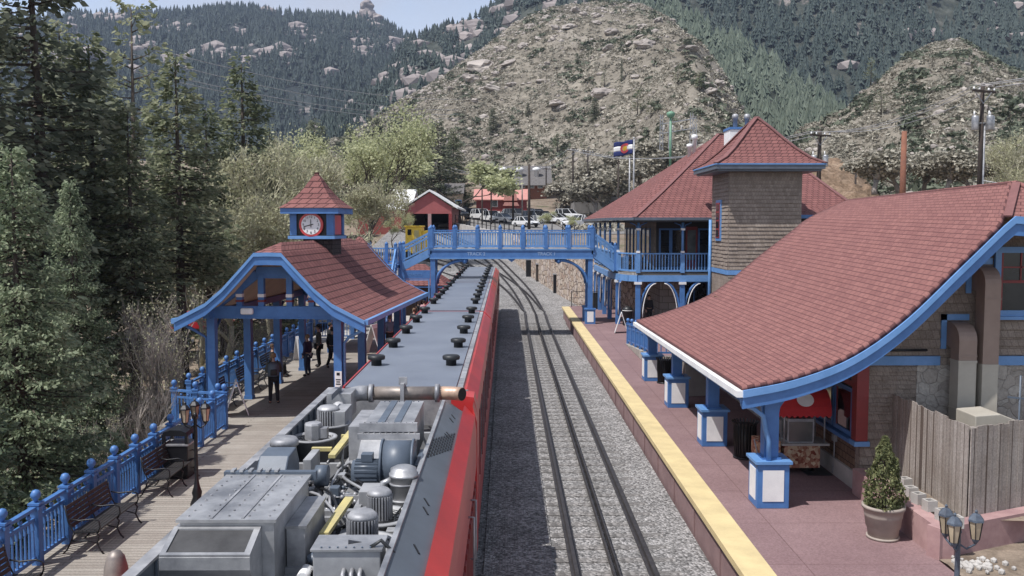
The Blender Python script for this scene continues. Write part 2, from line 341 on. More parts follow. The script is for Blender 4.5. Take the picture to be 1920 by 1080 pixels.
M['granite'] = simple('pale_granite', (.42,.375,.335), (.25,.22,.20), .35, .95, bs=.8, bscale=2)
M['far_rock'] = simple('pinkish_crag_rock', (.33,.285,.265), (.19,.165,.16), .05, .95, bs=.8, bscale=.4)
M['hill_scrub'] = terrain_mat('scrub_slope', [(.3,(.14,.125,.10)),(.48,(.21,.187,.152)),(.62,(.29,.26,.215))], (.36,.32,.28), .03, .06, .6, .68, .8, .6, .35)
M['hill_forest'] = terrain_mat('forest_slope', [(.35,(.045,.055,.045)),(.55,(.075,.082,.068)),(.7,(.12,.115,.10))], (.24,.21,.195), .012, .03, .585, .63, .8, 3, .12)
M['hill_far'] = terrain_mat('far_forest_slope', [(.35,(.03,.038,.038)),(.55,(.045,.054,.052)),(.7,(.07,.078,.074))], (.26,.23,.22), .009, .02, .60, .64, .8, 4, .07)
M['skin'] = simple('skin', (.50,.31,.23), (.45,.27,.2), 8, .6)
# ------------------------------------------------------------------ ground, yard, retaining walls, tracks
rnd = random.Random(7)
def lerp_path(path, t):                               # path [(key, vals...)] piecewise linear
    if t <= path[0][0]: return path[0][1:]
    for a, b in zip(path, path[1:]):
        if t <= b[0]:
            k = (t - a[0]) / (b[0] - a[0]); return tuple(p + (q - p) * k for p, q in zip(a[1:], b[1:]))
    return path[-1][1:]
def zyard(Y): return -.13 + (0 if Y < 70 else .11 * (min(Y, 128) - 70) + .04 * max(0, Y - 128))
WALL = [(60, 9.2, 4.1), (62, 8.5, 4.1), (77, 4.5, 4.1), (86, 2.4, 4.4), (97, .7, 5.0), (105, .6, 5.5), (125, -7.3, 6.9)]
def zup(X, Y):
    z = lerp_path([(60, 4.1), (78, 4.1), (130, 6.1), (150, 7.5), (175, 10.5)], Y)[0]
    return z + max(0, X - 17) * .12 + .15 * noise.noise((X * .2, Y * .2, 0))
def zleft(X, Y):
    z = lerp_path([(0, -1.7), (60, -1.5), (100, 3.2), (130, 5.6), (180, 9)], Y)[0]
    return z + .25 * noise.noise((X * .15, Y * .15, 3)) + max(0, -X - 45) * .18
b = B(); rows = []
ys = [-20, 0] + [8 + i * 3 for i in range(60)]
for Y in ys:
    rows.append([(X, Y, zleft(X, Y) if X < -10.4 else (-.9 if Y < 70 else zyard(Y) - .4)) for X in
                 [-260, -200, -150, -120, -100, -80, -70, -60, -52, -46, -40, -36, -32, -28, -25, -22, -19, -16, -14, -12, -10.5, -10.3, 0, 9, 30, 120, 260]])
b.grid(rows, True); struct('ground', b, M['dirt'])
b = B(); b.grid([[(X, Y, zyard(Y) + (-.02 if abs(X) < 3 else 0)) for X in (-3.7, -2, -.4, .9, 2, 3.2, 4.05)] for Y in range(2, 63, 3)])
b.grid([[(X, Y, zyard(Y)) for X in np.linspace(-16, lerp_path(WALL, Y)[0] + .2, 12)] for Y in range(62, 150, 3)])
struct('ballast_bed', b, M['gravel'])
b = B(); b.grid([[(X, Y, zyard(Y) + .03) for X in (-.45, .3, .93)] for Y in [4 + i * 4 for i in range(17)] + [71.5]])
struct('ballast_strip', b, M['gravel'])  # plain ballast, cut to the outline of the train's shadow
# upper ground right of the retaining wall, and the car park on it
b = B(); b.grid([[(x, Y, zup(x, Y)) for x in np.concatenate([[lerp_path(WALL, Y)[0] + .3], np.linspace(lerp_path(WALL, Y)[0] + 2, 60, 22)])] for Y in [60 + i * 3 for i in range(42)]], True)
struct('upper_ground', b, M['dirt'])
b = B(); b.grid([[(x, Y, zup(x, Y) + .05) for x in np.linspace(lerp_path(WALL, min(Y, 125))[0] + 1.2, 17.5, 14)] for Y in [112 + i * 3 for i in range(14)]], True)
struct('car_park', b, M['asphalt'])
def wall_run(pts, th, zb, name, m, label, cat, cap=None):
    t = thing(name, label, cat, (pts[0][1], pts[0][0], 0)); b = B(); c = B()
    for (y0, x0, z0), (y1, x1, z1) in zip(pts, pts[1:]):
        n = Vector((y1 - y0, -(x1 - x0), 0)).normalized() * th
        q = [(x0, y0, zb), (x0 + n.x, y0 + n.y, zb), (x1 + n.x, y1 + n.y, zb), (x1, y1, zb)]
        b.hexa(q + [(x0, y0, z0), (x0 + n.x, y0 + n.y, z0), (x1 + n.x, y1 + n.y, z1), (x1, y1, z1)])
    obj('wall_face', b, m, t, off=(pts[0][1], pts[0][0], 0)); return t
wall_run(WALL[:6], .7, -.6, 'stone_retaining_wall', M['fieldstone'], 'pink fieldstone retaining wall curving along the track behind the footbridge', 'wall')
wall_run(WALL[5:], .5, 0, 'concrete_retaining_wall', M['concrete'], 'pale concrete retaining wall below the car park and its wire fence', 'wall')
# wire fence on the concrete wall
t = thing('car_park_fence', 'low black post and rail fence along the top of the concrete wall', 'fence', (.6, 105, 5.5))
prev = None
for i in range(15):
    k = i / 14; X = .6 - 7.9 * k + .25; Y = 105 + 20 * k; Z = 5.5 + 1.4 * k
    q = obj('post', B().box(X-.06, X+.06, Y-.06, Y+.06, Z, Z + 1.15), M['black'], t, off=t.location)
    if prev:
        for h in (.5, 1.1): obj('rail', B().bar(prev + Vector((0,0,h)), Vector((X, Y, Z + h)), .05, .05), M['black'], t, off=t.location)
    prev = Vector((X, Y, Z))

def curve_pts(ctrl, step):
    P = [Vector(c) for c in ctrl]; out = []
    for i in range(len(P) - 1):
        a, b_, c, d = P[max(i-1, 0)], P[i], P[i+1], P[min(i+2, len(P)-1)]
        n = max(1, int((c - b_).length / step))
        for k in range(n):
            t = k / n; out.append(.5*((2*b_) + (c-a)*t + (2*a-5*b_+4*c-d)*t*t + (3*b_-a-3*c+d)*t**3))
    out.append(P[-1]); return out
SLEEPER = None
def track(label, ctrl, rack=True, sleepers=True, y0=0, zo=0.0):
    global SLEEPER
    P = curve_pts(ctrl, 2.0); t = thing('railway_track', label, 'railway track', (P[0].x, P[0].y, 0))
    off = t.location
    def z(p): return zyard(p.y) + zo
    def side(k): return (P[min(k+1, len(P)-1)] - P[max(k-1, 0)]).normalized()
    for s in (-.75, .75) + ((0,) if rack else ()):
        b = B(); pts = []
        for k, p in enumerate(P):
            d = side(k); n = Vector((d.y, -d.x)); pts.append(Vector((p.x + n.x * s, p.y + n.y * s, z(p))))
        for a, c in zip(pts, pts[1:]):
            if s: b.bar(a + Vector((0,0,.02)), c + Vector((0,0,.02)), .2, .03); b.bar(a + Vector((0,0,.08)), c + Vector((0,0,.08)), .075, .11)
            else:
                for q in (-.05, .05): b.bar(a + Vector((q,0,.11)), c + Vector((q,0,.11)), .035, .13)
        obj('rail' if s else 'rack_rail', b, M['rail'], t, off=off)
    if sleepers:
        if SLEEPER is None:
            SLEEPER = bpy.data.meshes.new('sleeper'); q = B(); q.box(-1.3, 1.3, -.11, .11, -.1, .004); q.bm.to_mesh(SLEEPER); q.bm.free(); SLEEPER.materials.append(M['sleeper'])
        Q = curve_pts(ctrl, .62); n = 0
        for k, p in enumerate(Q):
            if p.y < 15 or n >= 100: continue
            d = (Q[min(k+1, len(Q)-1)] - Q[max(k-1, 0)]); n += 1
            o = bpy.data.objects.new('sleeper', SLEEPER); COL.objects.link(o); o.parent = t
            o.location = Vector((p.x, p.y, z(p))) - Vector(off); o.rotation_euler = (0, 0, -math.atan2(d.x, d.y))
    return t
track('empty rack railway track beside the yellow edged platform', [(2.09, 3), (2.09, 30), (2.09, 60), (2.1, 70), (1.3, 79), (0, 88), (-1.7, 98), (-4.4, 108), (-7.6, 118), (-11, 127)])
track('rack railway track under the red train, curving left past the bridge', [(-2, 40), (-2, 60), (-2.1, 72), (-2.7, 82), (-4.2, 92), (-6.8, 104), (-10.5, 116), (-15, 127)], sleepers=False)
track('crossover track joining the two platform tracks behind the bridge', [(2.2, 69), (1.1, 77), (-.6, 85), (-2.6, 92), (-4.2, 97)], rack=False, sleepers=False, zo=.004)
track('siding track running left from the end of the train', [(-2.1, 70), (-3.3, 79), (-5.6, 86), (-9.5, 92), (-15, 97)], rack=False, sleepers=False, zo=.007)
track('second siding track running left behind the bridge stairs', [(-5, 92), (-8.5, 97.5), (-12.5, 101), (-16, 103)], rack=False, sleepers=False, zo=.01)

# ------------------------------------------------------------------ hills: ruled sheets from a base line to a crest line, with relief
def interp(tab, x): return lerp_path(tab, x)
SH = {}
def hill(name, base, crest, px0, px1, nu, nv, bulge, amp, ns, m, seed=0):
    G = np.zeros((nv, nu, 3)); rows = []
    for j in range(nv):
        v = j / (nv - 1)
        for i in range(nu):
            px = px0 + (px1 - px0) * i / (nu - 1)
            pb, db = interp(base, px); pc, dc = interp(crest, px)
            P = at(px, pb, Y=db).lerp(at(px, pc, Y=dc), v)
            C = at(px, pc, Y=dc); hgt = C.z
            P.z += bulge * hgt * math.sin(math.pi * v)
            w = .25 + .75 * math.sin(math.pi * min(1, v * .97 + .03)) if v < 1 else .25
            q = Vector((P.x / ns, P.y / ns, seed))
            P.z += amp * w * (noise.fractal(q, .9, 2.1, 5) ) + (amp * .25 * abs(noise.noise(q * 4)))
            G[j, i] = P
        rows.append([tuple(p) for p in G[j]])
    rows.insert(0, [(p[0], p[1] - 2, -25) for p in G[0]])
    last = G[-1]
    for k, (dy, dz) in enumerate(((.06, -.04), (.2, -.25))):
        rows.append([(p[0] * (1 + dy), p[1] * (1 + dy), p[2] * (1 + dz) - 5 * k) for p in last])
    b = B(); b.grid(rows, True); struct(name, b, m); SH[name] = (G, px0, px1)
def on_hill(name, u, v):
    G, a, c = SH[name]; nv, nu, _ = G.shape; x = min(max(u, 0), .9999) * (nu - 1); y = min(max(v, 0), .9999) * (nv - 1); i, j = int(x), int(y); fx, fy = x - i, y - j
    return (G[j,i]*(1-fx) + G[j,i+1]*fx)*(1-fy) + (G[j+1,i]*(1-fx) + G[j+1,i+1]*fx)*fy
def h_u(name, px): _, a, c = SH[name]; return (px - a) / (c - a)
hill('far_mountain', [(-500, 300, 800), (600, 290, 800), (1100, 250, 1000)],
     [(-500, 85, 1500), (0, 48, 1500), (130, 32, 1500), (300, 30, 1500), (400, 20, 1500), (480, 24, 1500), (560, 34, 1500), (640, 36, 1500), (690, 34, 1500), (722, 50, 1500), (772, 80, 1500), (850, 110, 1500), (1100, 160, 1500)],
     -500, 1100, 170, 60, .05, 12, 130, M['hill_far'], 1)
hill('back_ridge', [(560, 300, 420), (800, 300, 420), (1300, 330, 480), (2500, 330, 480)],
     [(560, 290, 700), (640, 232, 760), (700, 170, 820), (735, 120, 860), (770, 80, 900), (800, 72, 900), (860, 55, 900), (900, 40, 900), (930, 15, 900), (1000, -70, 900), (1200, -150, 900), (1600, -190, 900), (1900, -150, 900), (2500, -120, 900)],
     560, 2500, 180, 60, .04, 10, 90, M['hill_forest'], 2)
hill('wooded_slope', [(1130, 340, 300), (1600, 350, 260), (1900, 360, 260)],
     [(1130, 60, 470), (1190, 15, 480), (1250, 18, 480), (1330, 62, 470), (1400, 100, 460), (1500, 172, 440), (1580, 232, 420), (1700, 270, 400), (1900, 300, 380)],
     1130, 1900, 90, 40, .06, 7, 50, M['hill_forest'], 3)
hill('scrub_hill', [(560, 335, 215), (640, 325, 245), (700, 320, 250), (900, 315, 235), (1000, 330, 215), (1100, 358, 190), (1200, 372, 165), (1300, 380, 120), (1700, 380, 100)],
     [(560, 300, 240), (640, 265, 300), (735, 207, 330), (800, 167, 350), (860, 120, 360), (920, 82, 370), (980, 42, 380), (1040, 14, 385), (1120, 6, 390), (1200, 10, 390), (1250, 36, 380), (1300, 84, 360), (1345, 135, 340), (1370, 182, 320), (1395, 232, 290), (1450, 272, 260), (1600, 305, 230), (1700, 320, 200)],
     560, 1700, 200, 90, .09, 5, 30, M['hill_scrub'], 4)
hill('right_scrub_hill', [(1380, 400, 110), (1600, 420, 95), (1920, 420, 80), (2500, 420, 80)],
     [(1380, 335, 190), (1500, 262, 260), (1590, 217, 280), (1650, 162, 300), (1700, 112, 310), (1750, 90, 315), (1800, 86, 315), (1860, 120, 300), (1920, 150, 290), (2000, 170, 280), (2500, 150, 280)],
     1380, 2500, 140, 70, .09, 4, 28, M['hill_scrub'], 5)
# the cut earth bank behind the station roof
hill('cut_bank', [(1500, 400, 84), (1600, 400, 80), (1660, 400, 80)], [(1500, 335, 92), (1530, 305, 94), (1560, 298, 95), (1590, 306, 94), (1625, 340, 92), (1660, 388, 90)], 1500, 1660, 40, 20, .03, 1.6, 4,
     terrain_mat('bare_orange_bank', [(.3,(.15,.105,.07)),(.5,(.25,.175,.12)),(.7,(.33,.25,.18))], (.2,.13,.08), .3, .5, .6, .7, .8, .3, 2), 6)
# base of the hills joined down to the valley floor
b = B(); b.grid([[(X, Y, lerp_path([(120, 2), (150, 6.5), (175, 10.2), (235, 21), (330, 30), (1200, 40)], Y)[0] - (1.0 if abs(X) < 20 else 0) + .6 * noise.noise((X*.05, Y*.05, 9))) for X in np.linspace(-700, 900, 60)] for Y in (140, 160, 175, 200, 260, 330, 450, 700, 1200)], True)
struct('valley_floor', b, M['dirt'])
far_scene = True
def conifer_tpl(seed, n=7, tiers=4, lean=.0):
    r = np.random.default_rng(seed); T = []
    for k in range(tiers):
        z0 = .08 + .74 * k / tiers; z1 = min(1, z0 + .42); rad = .20 * (1 - k / (tiers + .6))
        a = np.linspace(0, 2*np.pi, n + 1)[:-1] + r.uniform(0, 1); rr = rad * r.uniform(.6, 1.3, n); zz = z0 + r.uniform(-.05, .05, n)
        for i in range(n):
            j = (i + 1) % n
            T.append([(rr[i]*np.cos(a[i]), rr[i]*np.sin(a[i]), zz[i]), (rr[j]*.55*np.cos((a[i]+a[i]+.9)/2), rr[j]*.55*np.sin((a[i]+a[i]+.9)/2), zz[i] + .09), (0, 0, z1)])
            T.append([(rr[j]*.55*np.cos(a[i]+.45), rr[j]*.55*np.sin(a[i]+.45), zz[i] + .09), (rr[j]*np.cos(a[j]), rr[j]*np.sin(a[j]), zz[j]), (0, 0, z1)])
    return np.array(T)
def bush_tpl(seed, k=16, flat=.7):
    r = np.random.default_rng(seed); T = []
    for _ in range(k):
        d = r.normal(size=3); d[2] = abs(d[2]); d /= np.linalg.norm(d); c = d * r.uniform(.3, 1) * np.array([1, 1, flat])
        a = r.normal(size=3); a /= np.linalg.norm(a); q = np.cross(a, r.normal(size=3)); q /= np.linalg.norm(q); s = r.uniform(.3, .6)
        T.append([c - a*s, c + q*s*.7, c + a*s]); 
    return np.array(T)
CT = [conifer_tpl(s) for s in range(5)]; CTN = [conifer_tpl(s + 20, 9, 7) for s in range(5)]; BT = [bush_tpl(s) for s in range(6)]
def scatter(name, hillname, m, tpls, n, accept, size, seed, squash=(1, 1), vr=(0, 1)):
    r = random.Random(seed); out = []; tries = 0
    g = np.random.default_rng(seed)
    G, px0, px1 = SH[hillname]
    while len(out) < n and tries < n * 12:
        tries += 1; u, v = r.random(), vr[0] + (vr[1] - vr[0]) * r.random(); px = px0 + u * (px1 - px0)
        if r.random() > accept(px, v): continue
        p = on_hill(hillname, u, v); s = r.uniform(*size); a = r.uniform(0, 6.28); t = tpls[r.randrange(len(tpls))]
        w = s * r.uniform(*squash); ca, sa = math.cos(a), math.sin(a)
        q = np.empty_like(t); q[..., 0] = (t[..., 0]*ca - t[..., 1]*sa)*w; q[..., 1] = (t[..., 0]*sa + t[..., 1]*ca)*w; q[..., 2] = t[..., 2]*s
        out.append(q + p)
    o = obj(name, rawmesh(name, np.concatenate(out), 3), m); tag(o, kind='stuff'); return o
def clump(px, v, s, seed): return noise.noise((px / s, v * 6, seed))
scatter('distant_forest', 'far_mountain', M['needle_far'], CT, 9000, lambda px, v: (px < 900) * (.25 + .75 * (clump(px, v, 60, 1) > -.18)), (11, 19), 11, (1.0, 1.5))
scatter('ridge_forest', 'back_ridge', M['needle_far'], CT, 8500, lambda px, v: (.16 + .5 * (clump(px, v, 50, 2) > .08)) if px < 1180 else (1.0 if clump(px, v, 90, 4) > -.38 else .25), (8, 14), 12, (1.2, 1.8))
scatter('slope_forest', 'wooded_slope', M['needle_mid'], CTN, 1500, lambda px, v: 1.0 if clump(px, v, 60, 5) > -.5 else .35, (6, 11), 13, (1.3, 1.9))
scatter('hillside_scrub', 'scrub_hill', M['scrub_leaf'], BT, 26000, lambda px, v: (.6 + .4 * (clump(px, v, 40, 6) > -.12)), (.28, .85), 14, (.9, 1.6))
scatter('hillside_dark_scrub', 'scrub_hill', M['scrub_dark'], BT, 1700, lambda px, v: .1 + .9 * (clump(px, v, 70, 7) > .12), (.7, 1.7), 15, (1, 1.5))
scatter('right_hill_scrub', 'right_scrub_hill', M['scrub_leaf'], BT, 16000, lambda px, v: (.6 + .4 * (clump(px, v, 40, 8) > -.1)) * (px < 2050), (.25, .75), 16, (.9, 1.6))
scatter('right_hill_dark_scrub', 'right_scrub_hill', M['scrub_dark'], BT, 2000, lambda px, v: (.1 + .9 * (clump(px, v, 60, 9) > .1)) * (px < 2050), (.6, 1.4), 17, (1, 1.5))
# boulders
def boulder_mesh(seed, flat=.6):
    b = B(); bmesh.ops.create_icosphere(b.bm, subdivisions=3, radius=1)
    for v in b.bm.verts:
        n_ = noise.noise(v.co * 1.3 + Vector((seed * 7, 0, 0))); c = noise.cell(v.co * 1.6 + Vector((seed * 3, 1, 0)))
        v.co *= 1 + .35 * n_ + .16 * (c - .5); v.co.z *= flat
    me = bpy.data.meshes.new('boulder'); b.bm.to_mesh(me); b.bm.free(); me.materials.append(M['granite']); return me
BM = [boulder_mesh(s, f) for s, f in ((1, .5), (2, .75), (3, .6), (4, .95))]
r = random.Random(5)
spots = [(905,128),(885,152),(1050,35),(1095,30),(1118,45),(1150,62),(1160,78),(1042,55),(1200,70),(1205,52),(1290,92),(1025,122),(1045,196),(1052,205),(1190,145),(980,88),(955,118),(870,165),(846,168),(940,95),(1010,72),(1078,22),(1232,40),(1260,35),(1185,12),(1128,18),(1325,165),(1345,160),(1330,172),(1130,176),(1180,84),(1025,38),(1065,52),(1000,50),(1120,32),(930,140),(1015,152),(960,160),(1140,95),(1210,85),(925,170),(890,190)]
def hill_at(name, px, py):                             # v on the hill whose projection is nearest py
    u = h_u(name, px); best = None
    for k in range(161):
        p = on_hill(name, u, k / 160); d = p - np.array(CAM); dl = _M.transposed() @ Vector(d); y = 540 - F * dl.y / -dl.z
        if best is None or abs(y - py) < best[0]: best = (abs(y - py), k / 160, p)
    return Vector(best[2])
for k, (px, py) in enumerate(spots):
    p = hill_at('scrub_hill', px, py); s = r.uniform(1.0, 2.4) * (2.4 if k < 2 else 1)
    o = bpy.data.objects.new('boulder', BM[k % 4]); COL.objects.link(o); o.location = p + Vector((0, 0, s * .15)); o.scale = (s * r.uniform(1, 1.6), s, s * r.uniform(.7, 1.0)); o.rotation_euler = (r.uniform(-.3,.3), r.uniform(-.3,.3), r.uniform(0, 6))
    tag(o, 'pale granite boulder lying among low scrub on the open hillside', 'boulder', 'granite boulders on the scrub hill')
for k, (px, py) in enumerate([(1772,38),(1790,40),(1755,40),(1738,38),(1830,66),(1870,42),(1885,50),(1733,18),(1745,28),(1860,35)]):
    pass
def small_rocks(name, hn, n, seed, size, acc):
    r = random.Random(seed); out = []
    T = []
    for me in BM:
        bmn = bmesh.new(); bmesh.ops.create_icosphere(bmn, subdivisions=1, radius=1); T.append(np.array([[tuple(v.co * (1 + .3*noise.noise(v.co*2+Vector((len(T)*5,0,0))))) for v in f.verts] for f in bmn.faces])); bmn.free()
    G, px0, px1 = SH[hn]; tr = 0
    while len(out) < n and tr < n * 10:
        tr += 1; u, v = r.random(), r.random()
        if r.random() > acc(px0 + u * (px1 - px0), v): continue
        p = on_hill(hn, u, v); s = r.uniform(*size) * r.uniform(.5, 1.2); q = T[r.randrange(4)] * np.array([s * r.uniform(1, 1.8), s, s * r.uniform(.45, 1.0)]); out.append(q + p)
    tag(obj(name, rawmesh(name, np.concatenate(out), 3), M['granite' if size[1] < 4 else 'far_rock']), kind='stuff')
small_rocks('hillside_rocks', 'scrub_hill', 2600, 21, (.25, .95), lambda px, v: .12 + v * v)
small_rocks('right_hillside_rocks', 'right_scrub_hill', 500, 22, (.25, .8), lambda px, v: .3 if px < 2000 else 0)
small_rocks('ridge_crags', 'back_ridge', 420, 23, (3, 9), lambda px, v: (clump(px, v, 50, 2) < .0) * (.8 if px < 1180 else (.12 if px < 1680 else .35)) * (v > .15))
small_rocks('distant_crags', 'far_mountain', 420, 24, (4, 13), lambda px, v: (clump(px, v, 60, 1) < -.1) * (px < 900) * (v > .3))
# rock tower on the far skyline
t = thing('rock_tower', 'knobbly rock tower standing on the far mountain skyline', 'rock', at(689, 30, Y=1480))
for dx, dy, s, q in ((0, 0, 13, 1.1), (-1, 16, 11, .8), (7, 4, 8, .8), (14, -4, 12, .6), (-10, -2, 9, .7)):
    b = B(); bmesh.ops.create_icosphere(b.bm, subdivisions=3, radius=s)
    for v in b.bm.verts: v.co *= 1 + .3 * noise.noise(v.co * .12 + Vector((dx, 0, 0))); v.co.z *= q
    o = obj('crag', b, M['far_rock'], t); o.location = (dx * 1.0, 0, dy)
# ================================================================== LEFT PLATFORM
PZ = .5
b = B(); b.box(-8.75, -3.62, 2, 27.2, PZ - .3, PZ); b.box(-10.6, -3.62, 27.21, 48, PZ - .3, PZ)
struct('wooden_platform', b, M['deck'])
b = B(); b.box(-10.6, -3.62, 48.02, 66, PZ - .31, PZ - .006); struct('concrete_platform', b, M['concrete'])
b = B()
for Y in range(4, 66, 4):
    for X in (-10.3, -8.5, -3.9):
        if X < -9 and Y < 28: continue
        b.box(X - .12, X + .12, Y - .12, Y + .12, -2.2, PZ - .3)
struct('platform_framing', b, M['tie'])

# ---- railings: one thing per run; newel posts, rails and one baluster panel per bay
def newel_bm(h=1.22, w=.15, cap=True):
    b = B(); b.box(-w/2, w/2, -w/2, w/2, 0, h - .12); b.box(-w*.68, w*.68, -w*.68, w*.68, h - .2, h - .15); b.box(-w*.68, w*.68, -w*.68, w*.68, h - .12, h - .08)
    b.lathe([(.03, h - .08), (.04, h - .04), (.085, h + .02), (.09, h + .07), (.06, h + .13), (.01, h + .15)], n=10); return b
def newel_mesh(h=1.22, w=.15):
    b = newel_bm(h, w); bmesh.ops.recalc_face_normals(b.bm, faces=b.bm.faces[:]); me = bpy.data.meshes.new('newel_post'); b.bm.to_mesh(me); b.bm.free(); me.materials.append(M['blue']); return me
NEWEL = newel_mesh(); NEWEL_SMALL = newel_mesh(1.12, .13)
def railing(label, pts, group=None, h=1.05, z=PZ, bal=.13, posts=True, newel=None, name='railing', dots=True):
    pts = [Vector((*p, z)) if len(p) == 2 else Vector(p) for p in pts]
    t = thing(name, label, 'railing', pts[0], 0, group); o0 = pts[0]
    for p in pts:
        if posts:
            q = bpy.data.objects.new('newel_post', newel or NEWEL); COL.objects.link(q); q.parent = t; q.location = p - o0
    for a, c in zip(pts, pts[1:]):
        d = c - a; L = Vector((d.x, d.y, 0)).length; u = lambda hh, k: a + d * k + Vector((0, 0, hh))
        e = .09 / max(L, .01)
        obj('handrail', B().bar(u(h, e), u(h, 1 - e), .1, .06).bar(u(h - .2, e), u(h - .2, 1 - e), .05, .06), M['blue'], t, off=o0)
        b = B(); b.bar(u(.14, e), u(.14, 1 - e), .06, .07)
        n = max(2, int(L / bal))
        for i in range(1, n):
            k = i / n; p = u(0, k); zz = p.z; sl = 0
            b.box(p.x - .02, p.x + .02, p.y - .02, p.y + .02, zz + .17, zz + .32); b.cyl((p.x, p.y, zz + .32), (p.x, p.y, zz + .66), .026, .018, 5, False); b.box(p.x - .02, p.x + .02, p.y - .02, p.y + .02, zz + .66, zz + h - .22)
            if dots and i % 2 == 0: b.sphere((p.x, p.y, zz + h - .115), .045, 6)
        obj('baluster_panel', b, M['blue'], t, off=o0)
    return t
XA, XB = -8.45, -10.2
n_ = 17
railing('long blue railing along the open deck behind the front benches', [(XA, 8.4 + i * (26.9 - 8.4) / n_) for i in range(n_ + 1)])
railing('short blue cross railing stepping the deck out beside the clock shelter', [(XA - .22, 27.0), (XA - 1.0, 27.3), (XB, 27.6)])
railing('blue railing behind the benches inside the clock shelter', [(XB, 28.9 + i * 1.3) for i in range(15)])
railing('blue railing closing the far end of the deck beyond the shelter', [(-10.2, 48.6), (-9.2, 48.6), (-8.3, 48.6)])

# ---- benches
def bench_mesh_parts():
    W = 1.75; P = {}
    b = B()
    for i in range(6): b.box(-W/2, W/2, -.02 + i*.075 - .22, .04 + i*.075 - .22, .42 - .004*i, .445 - .004*i)
    P['seat'] = b
    b = B()
    for i in range(5): b.obox((0, .26 + .022*i, .52 + .085*i), (W, .02, .066), Matrix.Rotation(R(-14), 3, 'X'))
    P['backrest'] = b
    P['leg'] = []
    for x in (-W/2, 0, W/2):
        b = B(); f = lambda pts, rr=.016: b.tube([(x, p, q) for p, q in pts], rr, 6)
        f([(-.34, 0), (-.28, .06), (-.22, .2), (-.26, .34), (-.2, .42), (.2, .40), (.3, .6), (.36, .92)])
        f([(.42, 0), (.34, .08), (.26, .24), (.2, .40)])
        f([(-.24, .4), (-.28, .5), (-.27, .62), (-.16, .66), (.1, .63), (.27, .66)]); f([(-.22, .2), (0, .26), (.26, .24)], .012)
        P['leg'].append(b)
    return P
PB = bench_mesh_parts(); bench0 = thing('park_bench', 'x', 'bench', group='black slatted benches on the left platform')
obj('seat', PB['seat'], M['black_wood'], bench0); obj('backrest', PB['backrest'], M['black_wood'], bench0)
for q in PB['leg']: obj('leg', q, M['black'], bench0)
BENCHES = [(XA + .62, 20.9, 'black slatted bench touching the square litter bin by the railing'), (XA + .62, 17.4, 'black slatted bench on the open deck, second from the square litter bin'),
           (XA + .62, 13.6, 'black slatted bench on the open deck in the near left corner'),
           (XB + .75, 30.3, 'black bench behind the white folding sign under the clock shelter'), (XB + .75, 33.4, 'black bench beside the person with a backpack under the shelter'),
           (XB + .75, 36.6, 'black bench on which a dark clothed person sits under the shelter')]
for i, (x, y, lab) in enumerate(BENCHES):
    q = bench0 if i == 0 else dup(bench0); q.location = (x, y, PZ); q.rotation_euler = (0, 0, R(90)); q['label'] = lab

# ---- square litter bin
p = at(338, 893, Z=PZ); t = thing('litter_bin', 'square black litter bin with a hooded open top between bench and lamp', 'litter bin', (p.x, p.y, PZ))
obj('body', B().box(-.3, .3, -.3, .3, .06, .82).box(-.27, .27, -.27, .27, 0, .06), M['black'], t, bevel=.02)
obj('rim', B().box(-.32, .32, -.32, .32, .82, .86), M['galv'], t)
b = B()
for sx in (-1, 1):
    for sy in (-1, 1): b.box(sx*.27 - .035, sx*.27 + .035, sy*.27 - .035, sy*.27 + .035, .86, 1.06)
b.prism([(-.31, 1.06), (.31, 1.06), (.27, 1.15), (.12, 1.2), (-.12, 1.2), (-.27, 1.15)], -.31, .31); obj('hood', b, M['black'], t)

# ---- triple lantern lamp posts
def lamp_post(loc, label, hh, m='black'):
    t = thing('lamp_post', label, 'street lamp', loc)
    obj('post', B().lathe([(.14, 0), (.15, .05), (.13, .1), (.09, .2), (.11, .3), (.07, .42), (.055, .5), (.04, .6), (.035, hh - .1), (.05, hh - .08), (.03, hh)], n=12), M[m], t)
    for k in range(3):
        a = R(90 + 120 * k + 20); x, y = .24 * math.cos(a), .24 * math.sin(a)
        obj('bracket', B().tube([(0, 0, hh - .25), (x*.5, y*.5, hh - .33), (x, y, hh - .25)], .016, 6), M[m], t)
        l = obj('lantern', B().lathe([(.015, hh - .25), (.05, hh - .2), (.06, hh - .17)], (x, y, 0), 6, False), M[m], t)
        obj('lantern_cap', B().lathe([(.12, hh + .1), (.115, hh + .13), (.06, hh + .2), (.02, hh + .22), (.025, hh + .25), (.0, hh + .28)], (x, y, 0), 6, False), M[m], l)
        obj('glass', B().lathe([(.06, hh - .168), (.1, hh + .098)], (x, y, 0), 6, False), M['amber'], l)
        b = B()
        for i in range(6):
            c, s = math.cos(i*math.pi/3), math.sin(i*math.pi/3); b.bar((x + .063*c, y + .063*s, hh - .17), (x + .104*c, y + .104*s, hh + .1), .012, .012)
        obj('cage', b, M['black'], l)
    return t
p = at(370, 948, Z=PZ); lamp_post((p.x, p.y, PZ), 'black lamp post with three lanterns standing beside the square litter bin', 2.05)

# ---- tan domed post in the near corner
p = at(217, 1046, Y=11.5); t = thing('domed_post', 'tan domed post cap at the bottom left corner of the deck', 'post', (p.x, p.y, PZ))
obj('post', B().cyl((0,0,0), (0,0,p.z - PZ - .25), .1, n=14), M['pole_wood'], t)
h_ = p.z - PZ; obj('cap', B().lathe([(.15, h_ - .5), (.16, h_ - .3), (.145, h_ - .12), (.11, h_ + .02), (.06, h_ + .09), (0, h_ + .1)], n=16), M['tan_pipe'], t)

